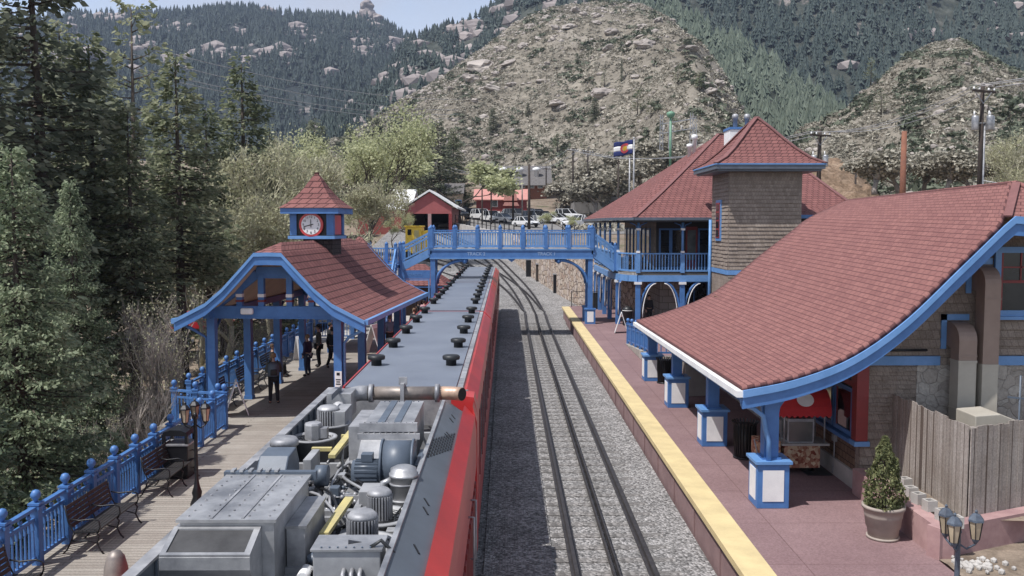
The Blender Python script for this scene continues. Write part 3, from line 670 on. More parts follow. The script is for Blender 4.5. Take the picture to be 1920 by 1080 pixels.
# ---- folding signs
def a_sign(loc, rot, label, w=.62, h=1.1, text=True, m='white'):
    t = thing('folding_sign', label, 'folding sign', loc, rot)
    for s in (-1, 1):
        m_ = Matrix.Rotation(R(-18 * s), 3, 'X')
        obj('board', B().obox((0, -s * h * .16, h/2), (w, .025, h), m_), M[m], t)
        if text and s == 1:
            q = obj('notice', B().obox((0, -h*.16 - .018, h/2), (w*.8, .006, h*.75), m_), M['concrete'], t)
    return t
p = at(444, 780, Z=PZ); a_sign((p.x - .05, p.y + .15, PZ), R(108), 'white folding sign near the railing corner at the front of the shelter', .6, 1.15, False)
p = at(560, 638, Z=PZ); a_sign((-9.2, 40.6, PZ), R(35), 'white folding sign at the far end of the shelter benches', .6, 1.15)
p = at(702, 666, Z=PZ); a_sign((p.x, p.y, PZ), R(70), 'weathered folding sign on the pale deck beyond the shelter', .6, 1.5)

# ================================================================== CLOCK SHELTER (long axis turned 4 degrees)
SR = R(-4.3); S0 = Vector((-7.2, 27.4, PZ))            # local: x across, y along, z above deck
sh = thing('platform_shelter', 'open blue timber platform shelter with a red shingle roof and clock turret', 'shelter', S0, SR)
prof = [(2.95, 3.22), (2.55, 3.42), (1.96, 3.72), (1.42, 4.17), (.83, 4.8), (.42, 5.25)]   # right half of the front rake
half = 5.72
def sprof(s):                                           # section at the front rake: flat clipped top
    return prof
LEN = 11.3
rows = []; full = [(-x, z) for x, z in prof] + [(0, 5.26)] + [(x, z) for x, z in prof[::-1]]
ridge = [(2.95, 3.22), (2.55, 3.42), (1.96, 3.72), (1.42, 4.17), (.83, 4.8), (.42, 5.27), (0, 5.56)]
for sgn in (-1, 1):
    b = B()
    rr = []
    for x, z in ridge:
        y0 = 0 if z <= 5.3 else 1.25; y1 = LEN if z <= 5.3 else LEN - 1.25
        rr.append([(sgn * x, y0 + (y1 - y0) * k / 12, z) for k in range(13)])
    b.grid(rr, flip=sgn < 0)
    obj('roof', b, M['roof_rough'], sh, solid=.1)
for y0, s in ((0, 1), (LEN, -1)):                       # clipped hips at both ends
    b = B(); b.grid([[(-.42, y0, 5.27), (0, y0, 5.27), (.42, y0, 5.27)], [(-.001, y0 + 1.25*s, 5.56), (0, y0 + 1.25*s, 5.56), (.001, y0 + 1.25*s, 5.56)]], flip=s < 0); obj('roof_hip', b, M['roof_rough'], sh, solid=.08)
    b = B(); c = B()
    for q, (x0, z0) in enumerate(full[:-1]):
        x1, z1 = full[q + 1]
        b.hexa([(x0, y0 - .06*s, z0 - .36), (x1, y0 - .06*s, z1 - .36), (x1, y0 + .02*s, z1 - .36), (x0, y0 + .02*s, z0 - .36), (x0, y0 - .06*s, z0 - .02), (x1, y0 - .06*s, z1 - .02), (x1, y0 + .02*s, z1 - .02), (x0, y0 + .02*s, z0 - .02)])
        c.hexa([(x0, y0 - .1*s, z0 - .1), (x1, y0 - .1*s, z1 - .1), (x1, y0 - .061*s, z1 - .1), (x0, y0 - .061*s, z0 - .1), (x0, y0 - .1*s, z0 + .015), (x1, y0 - .1*s, z1 + .015), (x1, y0 - .061*s, z1 + .015), (x0, y0 - .061*s, z0 + .015)])
    rk = obj('rake_board', b, M['blue'], sh); obj('rake_trim', c, M['blue_light'], rk)
b = B(); cl = [[(x * .97, y, z - .16) for x, z in full] for y in (.1, LEN - .1)]
b.grid(cl); obj('soffit', b, M['cream'], sh)
for sgn in (-1, 1):
    obj('eave_gutter', B().box(sgn*2.99 - .06, sgn*2.99 + .06, -.05, LEN + .05, 3.1, 3.25), M['blue_light'], sh)
# posts, beams, gable framing
BAY = [.95, 4.1, 7.25, 10.4]
for x in (-2.17, 1.87):
    for y in BAY:
        pb = obj('post', B().box(x - .125, x + .125, y - .125, y + .125, 0, 3.2).box(x - .15, x + .15, y - .15, y + .15, 0, .12), M['blue'], sh)
        obj('bracket', B().tube([(x, y + .12, 2.35), (x, y + .22, 2.75), (x, y + .7, 3.12)], .05, 6), M['blue'], pb)
    obj('beam', B().box(x - .1, x + .1, .5, LEN - .5, 3.2, 3.42), M['blue'], sh)
for y in (BAY[0], BAY[-1]):
    g = obj('tie_beam', B().box(-2.3, 2.0, y - .13, y + .13, 3.02 + .2, 3.55 + .02).box(-2.28, 1.98, y - .16, y + .16, 3.18, 3.22), M['blue'], sh)
    for x in (-1.25, -.55, .35, 1.05):
        hh = 4.55 if abs(x + .12) < .6 else 4.15
        qq = obj('strut', B().box(x - .09, x + .09, y - .09, y + .09, 3.57, hh), M['blue'], g)
        obj('strut_collar', B().box(x - .1, x + .1, y - .1, y + .1, 3.85, 3.95), M['white'], qq); obj('strut_collar', B().box(x - .105, x + .105, y - .105, y + .105, 3.7, 3.76), M['dark_red'], qq)
    b = B(); arch = [(-2.2, 3.5), (-1.5, 4.0), (-.7, 4.62), (.45, 4.62), (1.2, 4.0), (1.95, 3.5)]
    for (x0, z0), (x1, z1) in zip(arch, arch[1:]): b.bar((x0, y, z0), (x1, y, z1), .14, .36)
    obj('arched_brace', b, M['blue'], sh)
obj('flood_light', B().obox((-.95, .72, 3.42), (.4, .14, .2)), M['white'], sh, bevel=.05)
obj('notice_sign', B().box(1.78, 2.0, .80, .82, 1.05, 1.55), M['white'], sh)
b = B()
for k, (w, z) in enumerate(((.10, 1.42), (.15, 1.27), (.12, 1.2), (.15, 1.13))): b.box(1.89 - w/2, 1.89 + w/2, .795, .799, z, z + (.09 if k == 0 else .035))
obj('notice_lettering', b, M['black'], sh)
obj('downpipe', B().tube([(2.85, .4, 3.05), (2.7, .7, 2.85), (2.2, .95, 2.6), (2.05, .98, 2.4), (2.05, .98, 0)], .05, 8), M['blue_light'], sh)
obj('downpipe', B().tube([(-2.9, .4, 3.05), (-2.6, .7, 2.8), (-2.36, .95, 2.55), (-2.36, .98, 0)], .05, 8), M['blue'], sh)
# clock turret
TX, TY = -.07, 5.6
tur = obj('turret_base', B().box(TX - .36, TX + .70, TY - .6, TY + .6, 4.3, 5.68), M['shaded_shingle'], sh)
w = .78; zb, zt = 5.68, 6.5
tb = obj('turret', B().box(TX - w + .06, TX + w - .06, TY - w + .06, TY + w - .06, zb, zt).box(TX - w - .04, TX + w + .04, TY - w - .04, TY + w + .04, zb - .06, zb + .06), [M['black']], sh)
obj('turret_sill', B().box(TX - w - .06, TX + w + .06, TY - w - .06, TY + w + .06, zb - .07, zb + .04), M['blue_light'], tb)
for sx in (-1, 1):
    for sy in (-1, 1):
        obj('turret_post', B().box(TX + sx*(w - .12) - .12, TX + sx*(w - .12) + .12, TY + sy*(w - .12) - .12, TY + sy*(w - .12) + .12, zb + .04, zt), M['blue'], tb)
obj('turret_panel', B().box(TX + w - .058, TX + w - .03, TY - .45, TY + .45, zb + .08, zt - .05), M['red'], tb)
e = 1.04
tr = obj('turret_eave', B().box(TX - e, TX + e, TY - e, TY + e, zt, zt + .2), M['blue'], sh)
rr = []
for s, z in ((e + .05, zt + .2), (.85, zt + .38), (.6, zt + .62), (.36, zt + .95), (.17, zt + 1.28), (.07, zt + 1.42)):
    rr.append((s, z))
b = B()
for k in range(4):
    m_ = Matrix.Rotation(k * math.pi/2, 3, 'Z'); c = Vector((TX, TY, 0))
    b.grid([[c + m_ @ Vector((q * s, -s, z)) for q in (-1, -.5, 0, .5, 1)] for s, z in rr])
b.box(TX - .07, TX + .07, TY - .07, TY + .07, zt + 1.4, zt + 1.5); obj('turret_roof', b, M['roof_rough'], tb)
# clock on the turret's front
cy = TY - w - .0; cz = (zb + zt) / 2 + .02
ck = obj('clock_rim', B().cyl((TX, cy + .06, cz), (TX, cy - .06, cz), .43, n=36), M['red'], sh)
obj('clock_face', B().cyl((TX, cy + .05, cz), (TX, cy - .068, cz), .345, n=36), M['white'], ck)
for k in range(12):
    a = R(90 - 30 * (k or 12)); me = text_mesh(str(k or 12), .125, .003)
    o = obj('clock_numeral', me, M['black'], ck); o.location = (TX + .275 * math.cos(a), cy - .074, cz + .275 * math.sin(a)); o.rotation_euler = (R(90), 0, 0)
for a, L, ww in ((R(92), .19, .035), (R(195), .27, .025)):
    d = Vector((math.cos(a), 0, math.sin(a))); o_ = Vector((TX, cy - .082, cz)); obj('clock_hand', B().bar(o_ - d * .09, o_ + d * L, .012, ww), M['black'], ck)

# ================================================================== TRAIN
XC = -2.0
def coach(y0, y1, label, nvent, front=True):
    t = thing('rail_coach', label, 'rail coach', (XC, y0, 0)); off = t.location
    sec = [(-3.42, .55), (-3.42, 2.95), (-3.36, 3.28), (-3.2, 3.36), (-.93, 3.36), (-.80, 3.32), (-.59, 3.10), (-.56, 2.88), (-.56, .55)]
    obj('body', B().prism(sec, y0, y1), M['red'], t, off=off)
    obj('roof_sheet', B().box(-3.2, -1.0, y0 + .06, y1 - .12, 3.362, 3.40), M['train_roof'], t, off=off, bevel=.01)
    obj('roof_trim', B().box(-.985, -.87, y0 + .04, y1 - .1, 3.361, 3.385), M['galv'], t, off=off)
    obj('roof_trim', B().box(-3.24, -3.215, y0 + .04, y1 - .1, 3.35, 3.42), M['red'], t, off=off)
    obj('gangway', B().box(-2.9, -1.1, y1, y1 + .28, .9, 3.2), M['rubber'], t, off=off)
    n = 9; L = (y1 - y0 - 1.2) / n
    for i in range(n):
        a = y0 + .6 + i * L
        w_ = obj('window', B().hexa([(-.575, a + .08, 1.6), (-.545, a + .08, 1.6), (-.545, a + L - .08, 1.6), (-.575, a + L - .08, 1.6), (-.575, a + .08, 2.8), (-.545, a + .08, 2.8), (-.545, a + L - .08, 2.8), (-.575, a + L - .08, 2.8)]), M['glass'], t, off=off)
        obj('window_post', B().box(-.56, -.535, a - .07, a + .07, 1.5, 2.85), M['dark_red'], t, off=off)
    obj('skirt', B().box(-3.2, -.75, y0 + .2, y1 - .2, .12, .55), M['black'], t, off=off)
    for k in range(nvent):
        y = y0 + 2.85 + k * (y1 - y0 - 3.7) / (nvent - 1)
        for x in (-2.98, -1.27):
            v = obj('roof_vent', B().lathe([(.12, 3.395), (.12, 3.53), (.19, 3.535), (.2, 3.56), (.2, 3.61), (.17, 3.635), (0, 3.64)], (x, y, 0), 16), M['rubber'], t, off=off)
    return t
coach(17.75, 33.7, 'red rail coach with grey roof nearest the open machinery wagon', 5)
coach(34.0, 50.9, 'red rail coach in the middle of the train beside the shelter end', 6)
coach(51.2, 69.6, 'last red rail coach passing under the blue footbridge', 6)

# ---- power car with the open machinery bay
pc = thing('power_car', 'red rack railway power car with an open roof full of grey machinery', 'locomotive', (XC, 6, 0)); off = pc.location
FZ = 2.72; Y0, Y1 = 5.0, 17.5
obj('body', B().box(-3.45, -.58, Y0, Y1, .55, FZ - .05), M['red'], pc, off=off)
obj('bay_floor', B().box(-3.36, -1.0, Y0, Y1, FZ - .048, FZ), M['bay'], pc, off=off)
obj('side_rim', B().box(-3.45, -3.36, Y0, Y1, FZ - .049, 3.42), M['slate'], pc, off=off)
obj('rim_cap', B().box(-3.47, -3.34, Y0, Y1, 3.421, 3.45), M['galv'], pc, off=off)
obj('end_plate', B().box(-3.36, -.75, Y1 - .06, Y1, FZ, 3.40), M['galv'], pc, off=off)
fr = obj('side_fairing', B().prism([(-1.10, FZ), (-1.10, 3.46), (-.78, 3.28), (-.78, FZ - .04)], Y0, 16.0), M['panel'], pc, off=off)
obj('fairing_edge', B().box(-1.15, -1.095, Y0, 16.0, 3.3, 3.49), M['steel'], fr)
for c in fr.children: c.location = -Vector(off)
b = B(); b.prism([(-.775, 3.285), (-.772, 3.325), (-.58, 3.12), (-.552, 2.85), (-.552, 2.2), (-.6, 2.2), (-.775, 2.9)], Y0, 16.35); obj('red_side_panel', b, M['red'], pc, off=off)
b = B(); b.prism([(-1.05, 3.42), (-.62, 3.36), (-.54, 3.0), (-.54, 2.2), (-.60, 2.2), (-.64, 2.95), (-1.05, 3.25)], 16.9, 17.5); b.prism([(-.62, 3.3), (-.54, 3.0), (-.54, .6), (-.6, .6), (-.62, 2.9)], 16.35, 16.9); obj('red_end_cowl', b, M['red'], pc, off=off)
b = B()                                                 # louvres and slots let into the fairing
for i in range(7):
    for j in range(9):
        k = (j + .5) / 10; x = -1.09 + .31 * k; z = 3.455 - .175 * k; y = 12.2 + i * .16 + j * .12
        b.obox((x, y, z + .006), (.022, .1, .008), Matrix.Rotation(R(29), 3, 'Y'))
obj('louvre_grille', b, M['black'], pc, off=off)
for y, k in ((15.2, .6), (14.9, .55), (10.4, .5), (10.1, .55), (8.9, .6), (13.9, .6), (13.75, .55)):
    obj('vent_slot', B().obox((-1.09 + .31*k, y, 3.455 - .175*k + .006), (.02, .18, .008), Matrix.Rotation(R(29), 3, 'Y') @ Matrix.Rotation(R(25), 3, 'Z')), M['black'], pc, off=off)
for y in (13.3, 12.5):
    obj('grab_handle', B().tube([(-.54, y, 2.5), (-.46, y, 2.5), (-.46, y, 1.6), (-.54, y, 1.6)], .018, 6), M['galv'], pc, off=off)
b = B()
for i in range(26): b.box(-.57, -.535, Y0 + i*.42, Y0 + i*.42 + .2, .9, 2.1)
obj('side_grille', b, M['dark_red'], pc, off=off)
# frames between the machines
b = B(); c = B()
for i in range(15): b.box(-2.3, -1.85, 7.2 + i * .62, 7.3 + i * .62, 3.0, 3.1)
for x in (-2.32, -1.84): b.box(x - .04, x + .04, Y0, 16.4, FZ, 3.14)
for y in (9.0, 10.9, 12.2, 13.4, 15.4): b.box(-3.3, -1.15, y - .05, y + .05, FZ, 3.04)
obj('bay_frame', b, M['grey_paint'], pc, off=off)
def ybar(p0, p1, z=3.3, w=.1):
    a, c_ = at(*p0, Z=z), at(*p1, Z=z); obj('yellow_beam', B().bar(a, c_, w, .05), M['yellow_steel'], pc, off=off)
ybar((655, 935), (607, 1003)); ybar((665, 802), (622, 856)); ybar((585, 842), (622, 842), 3.25, .08); ybar((640, 818), (676, 818), 3.25, .07)
# big air intake box and its hood
b = B(); z1 = 3.72
A = [at(345, 972, Z=z1), at(508, 985, Z=z1), at(578, 902, Z=z1), at(434, 890, Z=z1)]
yf = (A[0].y + A[1].y) / 2; yb = (A[2].y + A[3].y) / 2; xl = -3.18; xr = A[1].x
hb = obj('air_intake_box', B().box(xl, xr, yf, yb, 3.05, z1), M['steel'], pc, off=off)
obj('intake_lid', B().box(xl - .03, xr + .03, yf - .03, yb + .03, z1, z1 + .03), M['steel'], hb, off=off)
for i in range(2):
    x = xl + (xr - xl) * (i + 1) / 3; obj('lid_seam', B().box(x - .012, x + .012, yf, yb, z1 + .03, z1 + .04), M['galv'], hb, off=off)
b = B()
for i in range(9):
    for j in range(5):
        x = xl + .06 + (xr - xl - .12) * j / 4; y = yf + .08 + (yb - yf - .16) * i / 8; b.cyl((x, y, z1 + .03), (x, y, z1 + .042), .012, n=6)
obj('rivet_row', b, M['galv'], hb, off=off)
hd = obj('intake_hood', B().prism([(yf - .003, 3.12), (yf - .003, 3.66), (yf - .42, 3.52), (yf - .42, 3.4), (yf - .25, 3.12)], xl - .05, xr - .12, 'x'), M['steel'], hb, off=off)
def tilt(k, x0, x1, a0, a1, dz):                        # sheet on the hood's sloped top
    f = lambda q: (yf - .003 - .417 * q, 3.66 - .14 * q + dz)
    return B().hexa([(x0, f(a1)[0], f(a1)[1]), (x1, f(a1)[0], f(a1)[1]), (x1, f(a0)[0], f(a0)[1]), (x0, f(a0)[0], f(a0)[1]), (x0, f(a1)[0], f(a1)[1] + k), (x1, f(a1)[0], f(a1)[1] + k), (x1, f(a0)[0], f(a0)[1] + k), (x0, f(a0)[0], f(a0)[1] + k)])
obj('mesh_screen', tilt(.004, xl + .0, xr - .18, .1, .9, .003), M['bay'], hd, off=off)
for q in ((xl - .05, xl, .02, .98), (xr - .18, xr - .12, .02, .98), (xl, xr - .18, .02, .1), (xl, xr - .18, .9, .98)): obj('screen_frame', tilt(.018, *q, .004), M['steel'], hd, off=off)
sb = obj('side_box', B().box(xr + .01, xr + .2, yf + .45, yb - .1, 3.1, 3.5), M['galv'], hb, off=off); obj('side_lid', B().box(xr + .003, xr + .22, yf + .43, yb - .08, 3.5, 3.53), M['steel'], sb, off=off)
obj('flange', B().box(xl - .06, xr + .08, yb + .033, yb + .12, 3.68, 3.78), M['slate'], hb, off=off)
b = B()
for i in range(6): b.box(xl + .1 * i + .02, xl + .1 * i + .06, yb + .02, yb + .14, 3.78, 3.80)
obj('flange_bolt_row', b, M['steel'], hb, off=off)
# blower housing behind it
p = at(515, 872, Z=3.55); bl = obj('blower_housing', B().prism([(p.y - .3, 3.05), (p.y - .3, 3.45), (p.y - .05, 3.68), (p.y + .35, 3.7), (p.y + .5, 3.5), (p.y + .5, 3.05)], p.x - .18, p.x + .2, 'x'), M['slate'], pc, off=off, bevel=.02)
obj('blower_side', B().box(p.x - .36, p.x - .185, p.y - .25, p.y + .4, 3.05, 3.5), M['black'], bl, off=off)
p = at(528, 832, Z=3.55); cn = obj('canister', B().lathe([(.17, 3.1), (.17, 3.5), (.2, 3.5), (.2, 3.56), (.17, 3.6), (0, 3.62)], (p.x, p.y + .15, 0), 20), M['galv'], pc, off=off)
def fan(px, py, z, rad, mr, mh, mat_='galv', box=False):
    p = at(px, py, Z=z); f = obj('cooling_fan', B().lathe([(rad, FZ), (rad, z), (rad + .05, z), (rad + .05, z + .03), (rad - .02, z + .03), (rad - .02, z - .06), (0, z - .07)], (p.x, p.y, 0), 28), M['grey_paint'], pc, off=off)
    b = B()
    for k in range(10): a = k * math.pi / 5; b.bar((p.x + mr * math.cos(a), p.y + mr * math.sin(a), z), (p.x + rad * math.cos(a), p.y + rad * math.sin(a), z), .012, .012)
    for q in (.55, .7, .85): b.tube([(p.x + rad * q * math.cos(t_ * math.pi / 10), p.y + rad * q * math.sin(t_ * math.pi / 10), z + .005) for t_ in range(21)], .006, 4)
    obj('fan_guard', b, M['black'], f, off=off)
    b = B()
    if box: b.lathe([(mr, z - .05), (mr, z + mh), (mr * .9, z + mh + .03), (0, z + mh + .035)], (p.x, p.y, 0), 8, False); b.box(p.x + mr * .6, p.x + mr * 1.6, p.y - .08, p.y + .08, z + .02, z + mh * .8)
    else:
        b.lathe([(mr, z - .05), (mr, z + mh), (mr * 1.08, z + mh), (mr * 1.08, z + mh + .03), (mr * .8, z + mh + .07), (0, z + mh + .075)], (p.x, p.y, 0), 20)
        for k in range(26): a = k * math.pi / 13; b.bar((p.x + mr * 1.05 * math.cos(a), p.y + mr * 1.05 * math.sin(a), z), (p.x + mr * 1.05 * math.cos(a), p.y + mr * 1.05 * math.sin(a), z + mh), .018, .04)
    obj('fan_motor', b, M[mat_], f, off=off); return f
fan(712, 970, 3.2, .34, .135, .27); fan(680, 1022, 3.2, .34, .15, .3)
fan(588, 822, 3.25, .32, .14, .22, 'galv', True); fan(616, 796, 3.25, .32, .17, .25)
# central exhaust silencer with its sloping hopper
zt = 3.8; q0, q1 = at(676, 795, Z=zt), at(812, 752, Z=zt); xa, xb = q0.x + .05, -1.32; ya, yb2 = q0.y, q1.y
sl = obj('silencer_box', B().box(xa, xb, ya, yb2, 3.2, zt), M['steel'], pc, off=off)
for k in (.33, .66): x = xa + (xb - xa) * k; obj('silencer_band', B().box(x - .05, x + .05, ya - .004, yb2 - .01, zt, zt + .012), M['slate'], sl, off=off)
obj('silencer_lid', B().box(xa - .06, xb + .06, ya - .05, ya + .02, zt - .1, zt + .02), M['galv'], sl, off=off)
hp = obj('hopper', B().prism([(ya - .055, 3.05), (ya - .055, 3.62), (ya - .45, 3.42), (ya - .5, 3.05)], xa - .03, xb + .05, 'x'), M['steel'], sl, off=off)
obj('hopper_flange', B().box(xa - .08, xb + .1, ya - .1, ya - .056, 3.6, 3.68), M['galv'], hp, off=off)
obj('side_duct', B().box(xa - .3, xa - .01, ya + .45, yb2, 3.1, 3.66), M['galv'], sl, off=off)
# exhaust pipe across the end of the bay
yp = 16.6; ex = obj('exhaust_pipe', B().tube([(-2.55, yp, 3.5), (-1.2, yp, 3.5)], .125, 20), M['tan_pipe'], pc, off=off)
obj('exhaust_elbow', B().tube([(-2.98, yp - 1.0, 3.25), (-2.98, yp - .5, 3.38), (-2.88, yp - .12, 3.48), (-2.72, yp, 3.5), (-2.56, yp, 3.5)], .14, 16), M['galv'], ex, off=off)
for x in (-2.5, -1.28): obj('pipe_collar', B().cyl((x - .04, yp, 3.5), (x + .04, yp, 3.5), .17, n=20), M['galv'], ex, off=off)
obj('exhaust_tip', B().tube([(-1.24, yp, 3.5), (-1.05, yp, 3.5), (-.95, yp - .03, 3.5), (-.82, yp - .12, 3.5)], .125, 18), M['copper'], ex, off=off)
obj('exhaust_mouth', B().cyl((-.845, yp - .102, 3.5), (-.812, yp - .125, 3.5), .118, n=18), M['black'], ex, off=off)
obj('pipe_clamp', B().box(-1.95, -1.88, yp - .18, yp + .18, 3.36, 3.7).box(-1.99, -1.84, yp - .03, yp + .03, 3.66, 3.8), M['galv'], ex, off=off)
# blower drum, blue motor, vertical canister
p = at(744, 862, Z=3.5); y_ = p.y + .15
dr = obj('blower_drum', B().cyl((p.x - .19, y_, 3.42), (p.x + .19, y_, 3.42), .3, n=28).box(p.x - .185, p.x + .185, y_ - .05, y_ + .3, 3.0, 3.4), M['slate'], pc, off=off)
obj('drum_ring', B().cyl((p.x - .22, y_, 3.42), (p.x - .191, y_, 3.42), .32, n=28).cyl((p.x + .191, y_, 3.42), (p.x + .22, y_, 3.42), .32, n=28), M['slate'], dr, off=off)
mt = obj('blower_motor', B().cyl((p.x - .6, y_ - .05, 3.3), (p.x - .225, y_ - .05, 3.3), .165, n=20), M['slate'], dr, off=off)
b = B()
for k in range(20): a = k * math.pi / 10; b.bar((p.x - .56, y_ - .05 + .17 * math.cos(a), 3.3 + .17 * math.sin(a)), (p.x - .26, y_ - .05 + .17 * math.cos(a), 3.3 + .17 * math.sin(a)), .012, .03)
obj('motor_fin_set', b, M['slate'], mt, off=off); obj('motor_box', B().box(p.x - .48, p.x - .33, y_ - .12, y_ + .04, 3.465, 3.56), M['slate'], mt, off=off)
obj('motor_bed', B().box(p.x - .66, p.x - .21, y_ - .32, y_ + .2, 3.03, 3.1), M['steel'], dr, off=off)
p = at(757, 930, Z=3.25); ca = obj('filter_canister', B().lathe([(.12, 3.02), (.12, 3.1), (.165, 3.14), (.165, 3.5), (.18, 3.5), (.18, 3.54), (.165, 3.54), (.16, 3.6), (.1, 3.63), (0, 3.635)], (p.x, p.y, 0), 24), M['steel'], pc, off=off)
for z in (3.2, 3.4): obj('canister_band', B().lathe([(.168, z), (.175, z), (.175, z + .03), (.168, z + .03)], (p.x, p.y, 0), 24), M['galv'], ca, off=off)
obj('canister_pipe', B().tube([(p.x - .14, p.y, 3.45), (p.x - .24, p.y, 3.42), (p.x - .26, p.y - .02, 3.1)], .05, 10), M['steel'], ca, off=off)
# front control cabinet
q0, q1 = at(588, 1030, Z=3.48), at(722, 1010, Z=3.48); cb = obj('control_cabinet', B().box(q0.x, q1.x, q0.y - .05, q1.y + .05, 3.12, 3.48), M['grey_paint'], pc, off=off, bevel=.01)
obj('cabinet_lid', B().box(q0.x - .02, q1.x + .02, q0.y - .07, q1.y + .06, 3.481, 3.5), M['steel'], cb, off=off)
b = B()
for k in range(3):
    x = q1.x - .35 + .08 * k; b.tube([(x, q0.y - .05, 3.3), (x, q0.y - .13, 3.28), (x + .02, q0.y - .16, 3.15), (x + .06, q0.y - .2, 3.02)], .022, 8)
obj('cable_gland', b, M['galv'], cb, off=off)
obj('black_cable', B().tube([(q1.x - .1, q0.y, 3.5), (q1.x, q0.y + .02, 3.56), (q1.x + .12, q0.y, 3.45), (q1.x + .14, q0.y, 3.1)], .02, 8), M['rubber'], cb, off=off)
obj('floor_cable', B().tube([at(*q, Z=3.1) for q in ((480, 1085), (540, 1048), (566, 1000), (588, 968), (598, 938))], .045, 8), M['slate'], pc, off=off)
obj('corrugated_hose', B().tube([at(*q, Z=3.15) for q in ((566, 1085), (575, 1068), (598, 1066), (612, 1085))], .06, 10), M['white'], pc, off=off)
# boxes, valves and pipework
def gear(nm, x0, y0, x1, y1, z0, z1, m):
    a, c_ = at(x0, y0, Z=z1), at(x1, y1, Z=z1); return obj(nm, B().box(min(a.x, c_.x), max(a.x, c_.x), min(a.y, c_.y), max(a.y, c_.y), z0, z1), M[m], pc, off=off, bevel=.008)
gear('junction_box', 612, 738, 668, 728, 3.2, 3.62, 'steel'); gear('junction_box', 622, 772, 660, 757, 3.02, 3.5, 'grey_paint'); gear('relay_box', 568, 862, 600, 842, 3.02, 3.4, 'grey_paint')
gear('relay_box', 776, 872, 798, 842, 3.02, 3.42, 'slate'); gear('junction_box', 672, 922, 716, 905, 3.02, 3.3, 'grey_paint'); gear('tool_box', 622, 740, 640, 722, 3.62, 3.72, 'slate'); gear('junction_box', 478, 1085, 540, 1060, 3.0, 3.08, 'galv')
p = at(601, 885, Z=3.35); obj('round_valve', B().cyl((p.x - .06, p.y, 3.3), (p.x + .1, p.y, 3.3), .14, n=18), M['slate'], pc, off=off)
r = random.Random(3)
for k in range(75):
    px, py = r.choice([(608, 930), (622, 900), (640, 870), (655, 845), (790, 890), (800, 850), (780, 960), (745, 1000), (735, 1040), (600, 1070), (640, 780), (655, 905), (575, 890), (812, 800), (690, 905), (560, 880), (745, 950), (310, 1050), (350, 1060)]); p = at(px + r.uniform(-14, 14), py + r.uniform(-14, 14), Z=3.2)
    pts = [Vector((p.x, p.y, 2.9))]; d = Vector((0, 0, 1))
    for _ in range(r.randint(2, 5)):
        pts.append(pts[-1] + d * r.uniform(.06, .2)); d = r.choice([Vector((1,0,0)), Vector((-1,0,0)), Vector((0,1,0)), Vector((0,-1,0)), Vector((0,0,.6))])
    for q in pts: q.z = min(max(q.z, 2.76), 3.34); q.x = min(max(q.x, -3.3), -1.16)
    pts = [pts[0]] + [b_ for a_, b_ in zip(pts, pts[1:]) if (b_ - a_).length > .02]
    if len(pts) < 3: continue
    b = B(); b.tube(pts, r.uniform(.01, .026), 7)
    for q in pts[1:]: b.sphere(q, .035, 7)
    obj('pipe_run', b, M[r.choice(['galv', 'steel', 'black', 'grey_paint', 'slate'])], pc, off=off)

# hoses, cables, bolt rows and small fittings that crowd the bay
r = random.Random(12)
for k in range(16):
    ax, ay, ex_, ey = r.choice([(620, 860, 700, 800), (600, 930, 660, 850), (640, 1000, 600, 900), (770, 830, 790, 760), (650, 780, 720, 840), (745, 1030, 800, 900), (560, 1060, 640, 960), (700, 935, 640, 880), (655, 760, 640, 840), (790, 960, 770, 870)])
    p, q = at(ax + r.uniform(-18, 18), ay + r.uniform(-18, 18), Z=3.2), at(ex_ + r.uniform(-18, 18), ey + r.uniform(-18, 18), Z=3.2)
    pts = []
    for i in range(9):
        t_ = i / 8; v = p.lerp(q, t_); v.x = min(max(v.x + .08 * math.sin(t_ * 6 + k), -3.3), -1.17); v.z = 3.05 + .18 * math.sin(math.pi * t_) * r.uniform(.7, 1.1) + .02 * k / 16; pts.append(v)
    obj('hose', B().tube(pts, r.uniform(.012, .024), 7), M[r.choice(['rubber', 'rubber', 'black', 'galv', 'steel'])], pc, off=off)
def bolts(p, q, n, parent, rad=.012, m='galv'):
    b = B(); p, q = Vector(p), Vector(q)
    for i in range(n): c = p.lerp(q, (i + .5) / n); b.cyl(c, c + Vector((0, 0, .014)), rad, n=6)
    obj('bolt_row', b, M[m], parent, off=off)
bolts((xa - .03, ya - .02, zt + .02), (xb + .03, ya - .02, zt + .02), 9, sl); bolts((xa + .04, yb2 - .06, zt), (xb - .04, yb2 - .06, zt), 8, sl, .01, 'slate'); bolts((xa - .05, ya - .08, 3.68), (xb + .07, ya - .08, 3.68), 10, hp)
bolts((q0.x + .04, q0.y - .02, 3.5), (q1.x - .06, q0.y - .02, 3.5), 7, cb, .01, 'slate')
obj('arrow_mark', B().prism([(q0.x + .32, q0.y + .08), (q0.x + .44, q0.y + .14), (q0.x + .30, q0.y + .2)], 3.5005, 3.504, 'z'), M['black'], cb, off=off)
b = B()
for i in range(24): y = 7.2 + i * .42; b.box(-3.352, -3.33, y, y + .05, FZ, 3.4)
obj('rim_stiffener', b, M['slate'], pc, off=off)
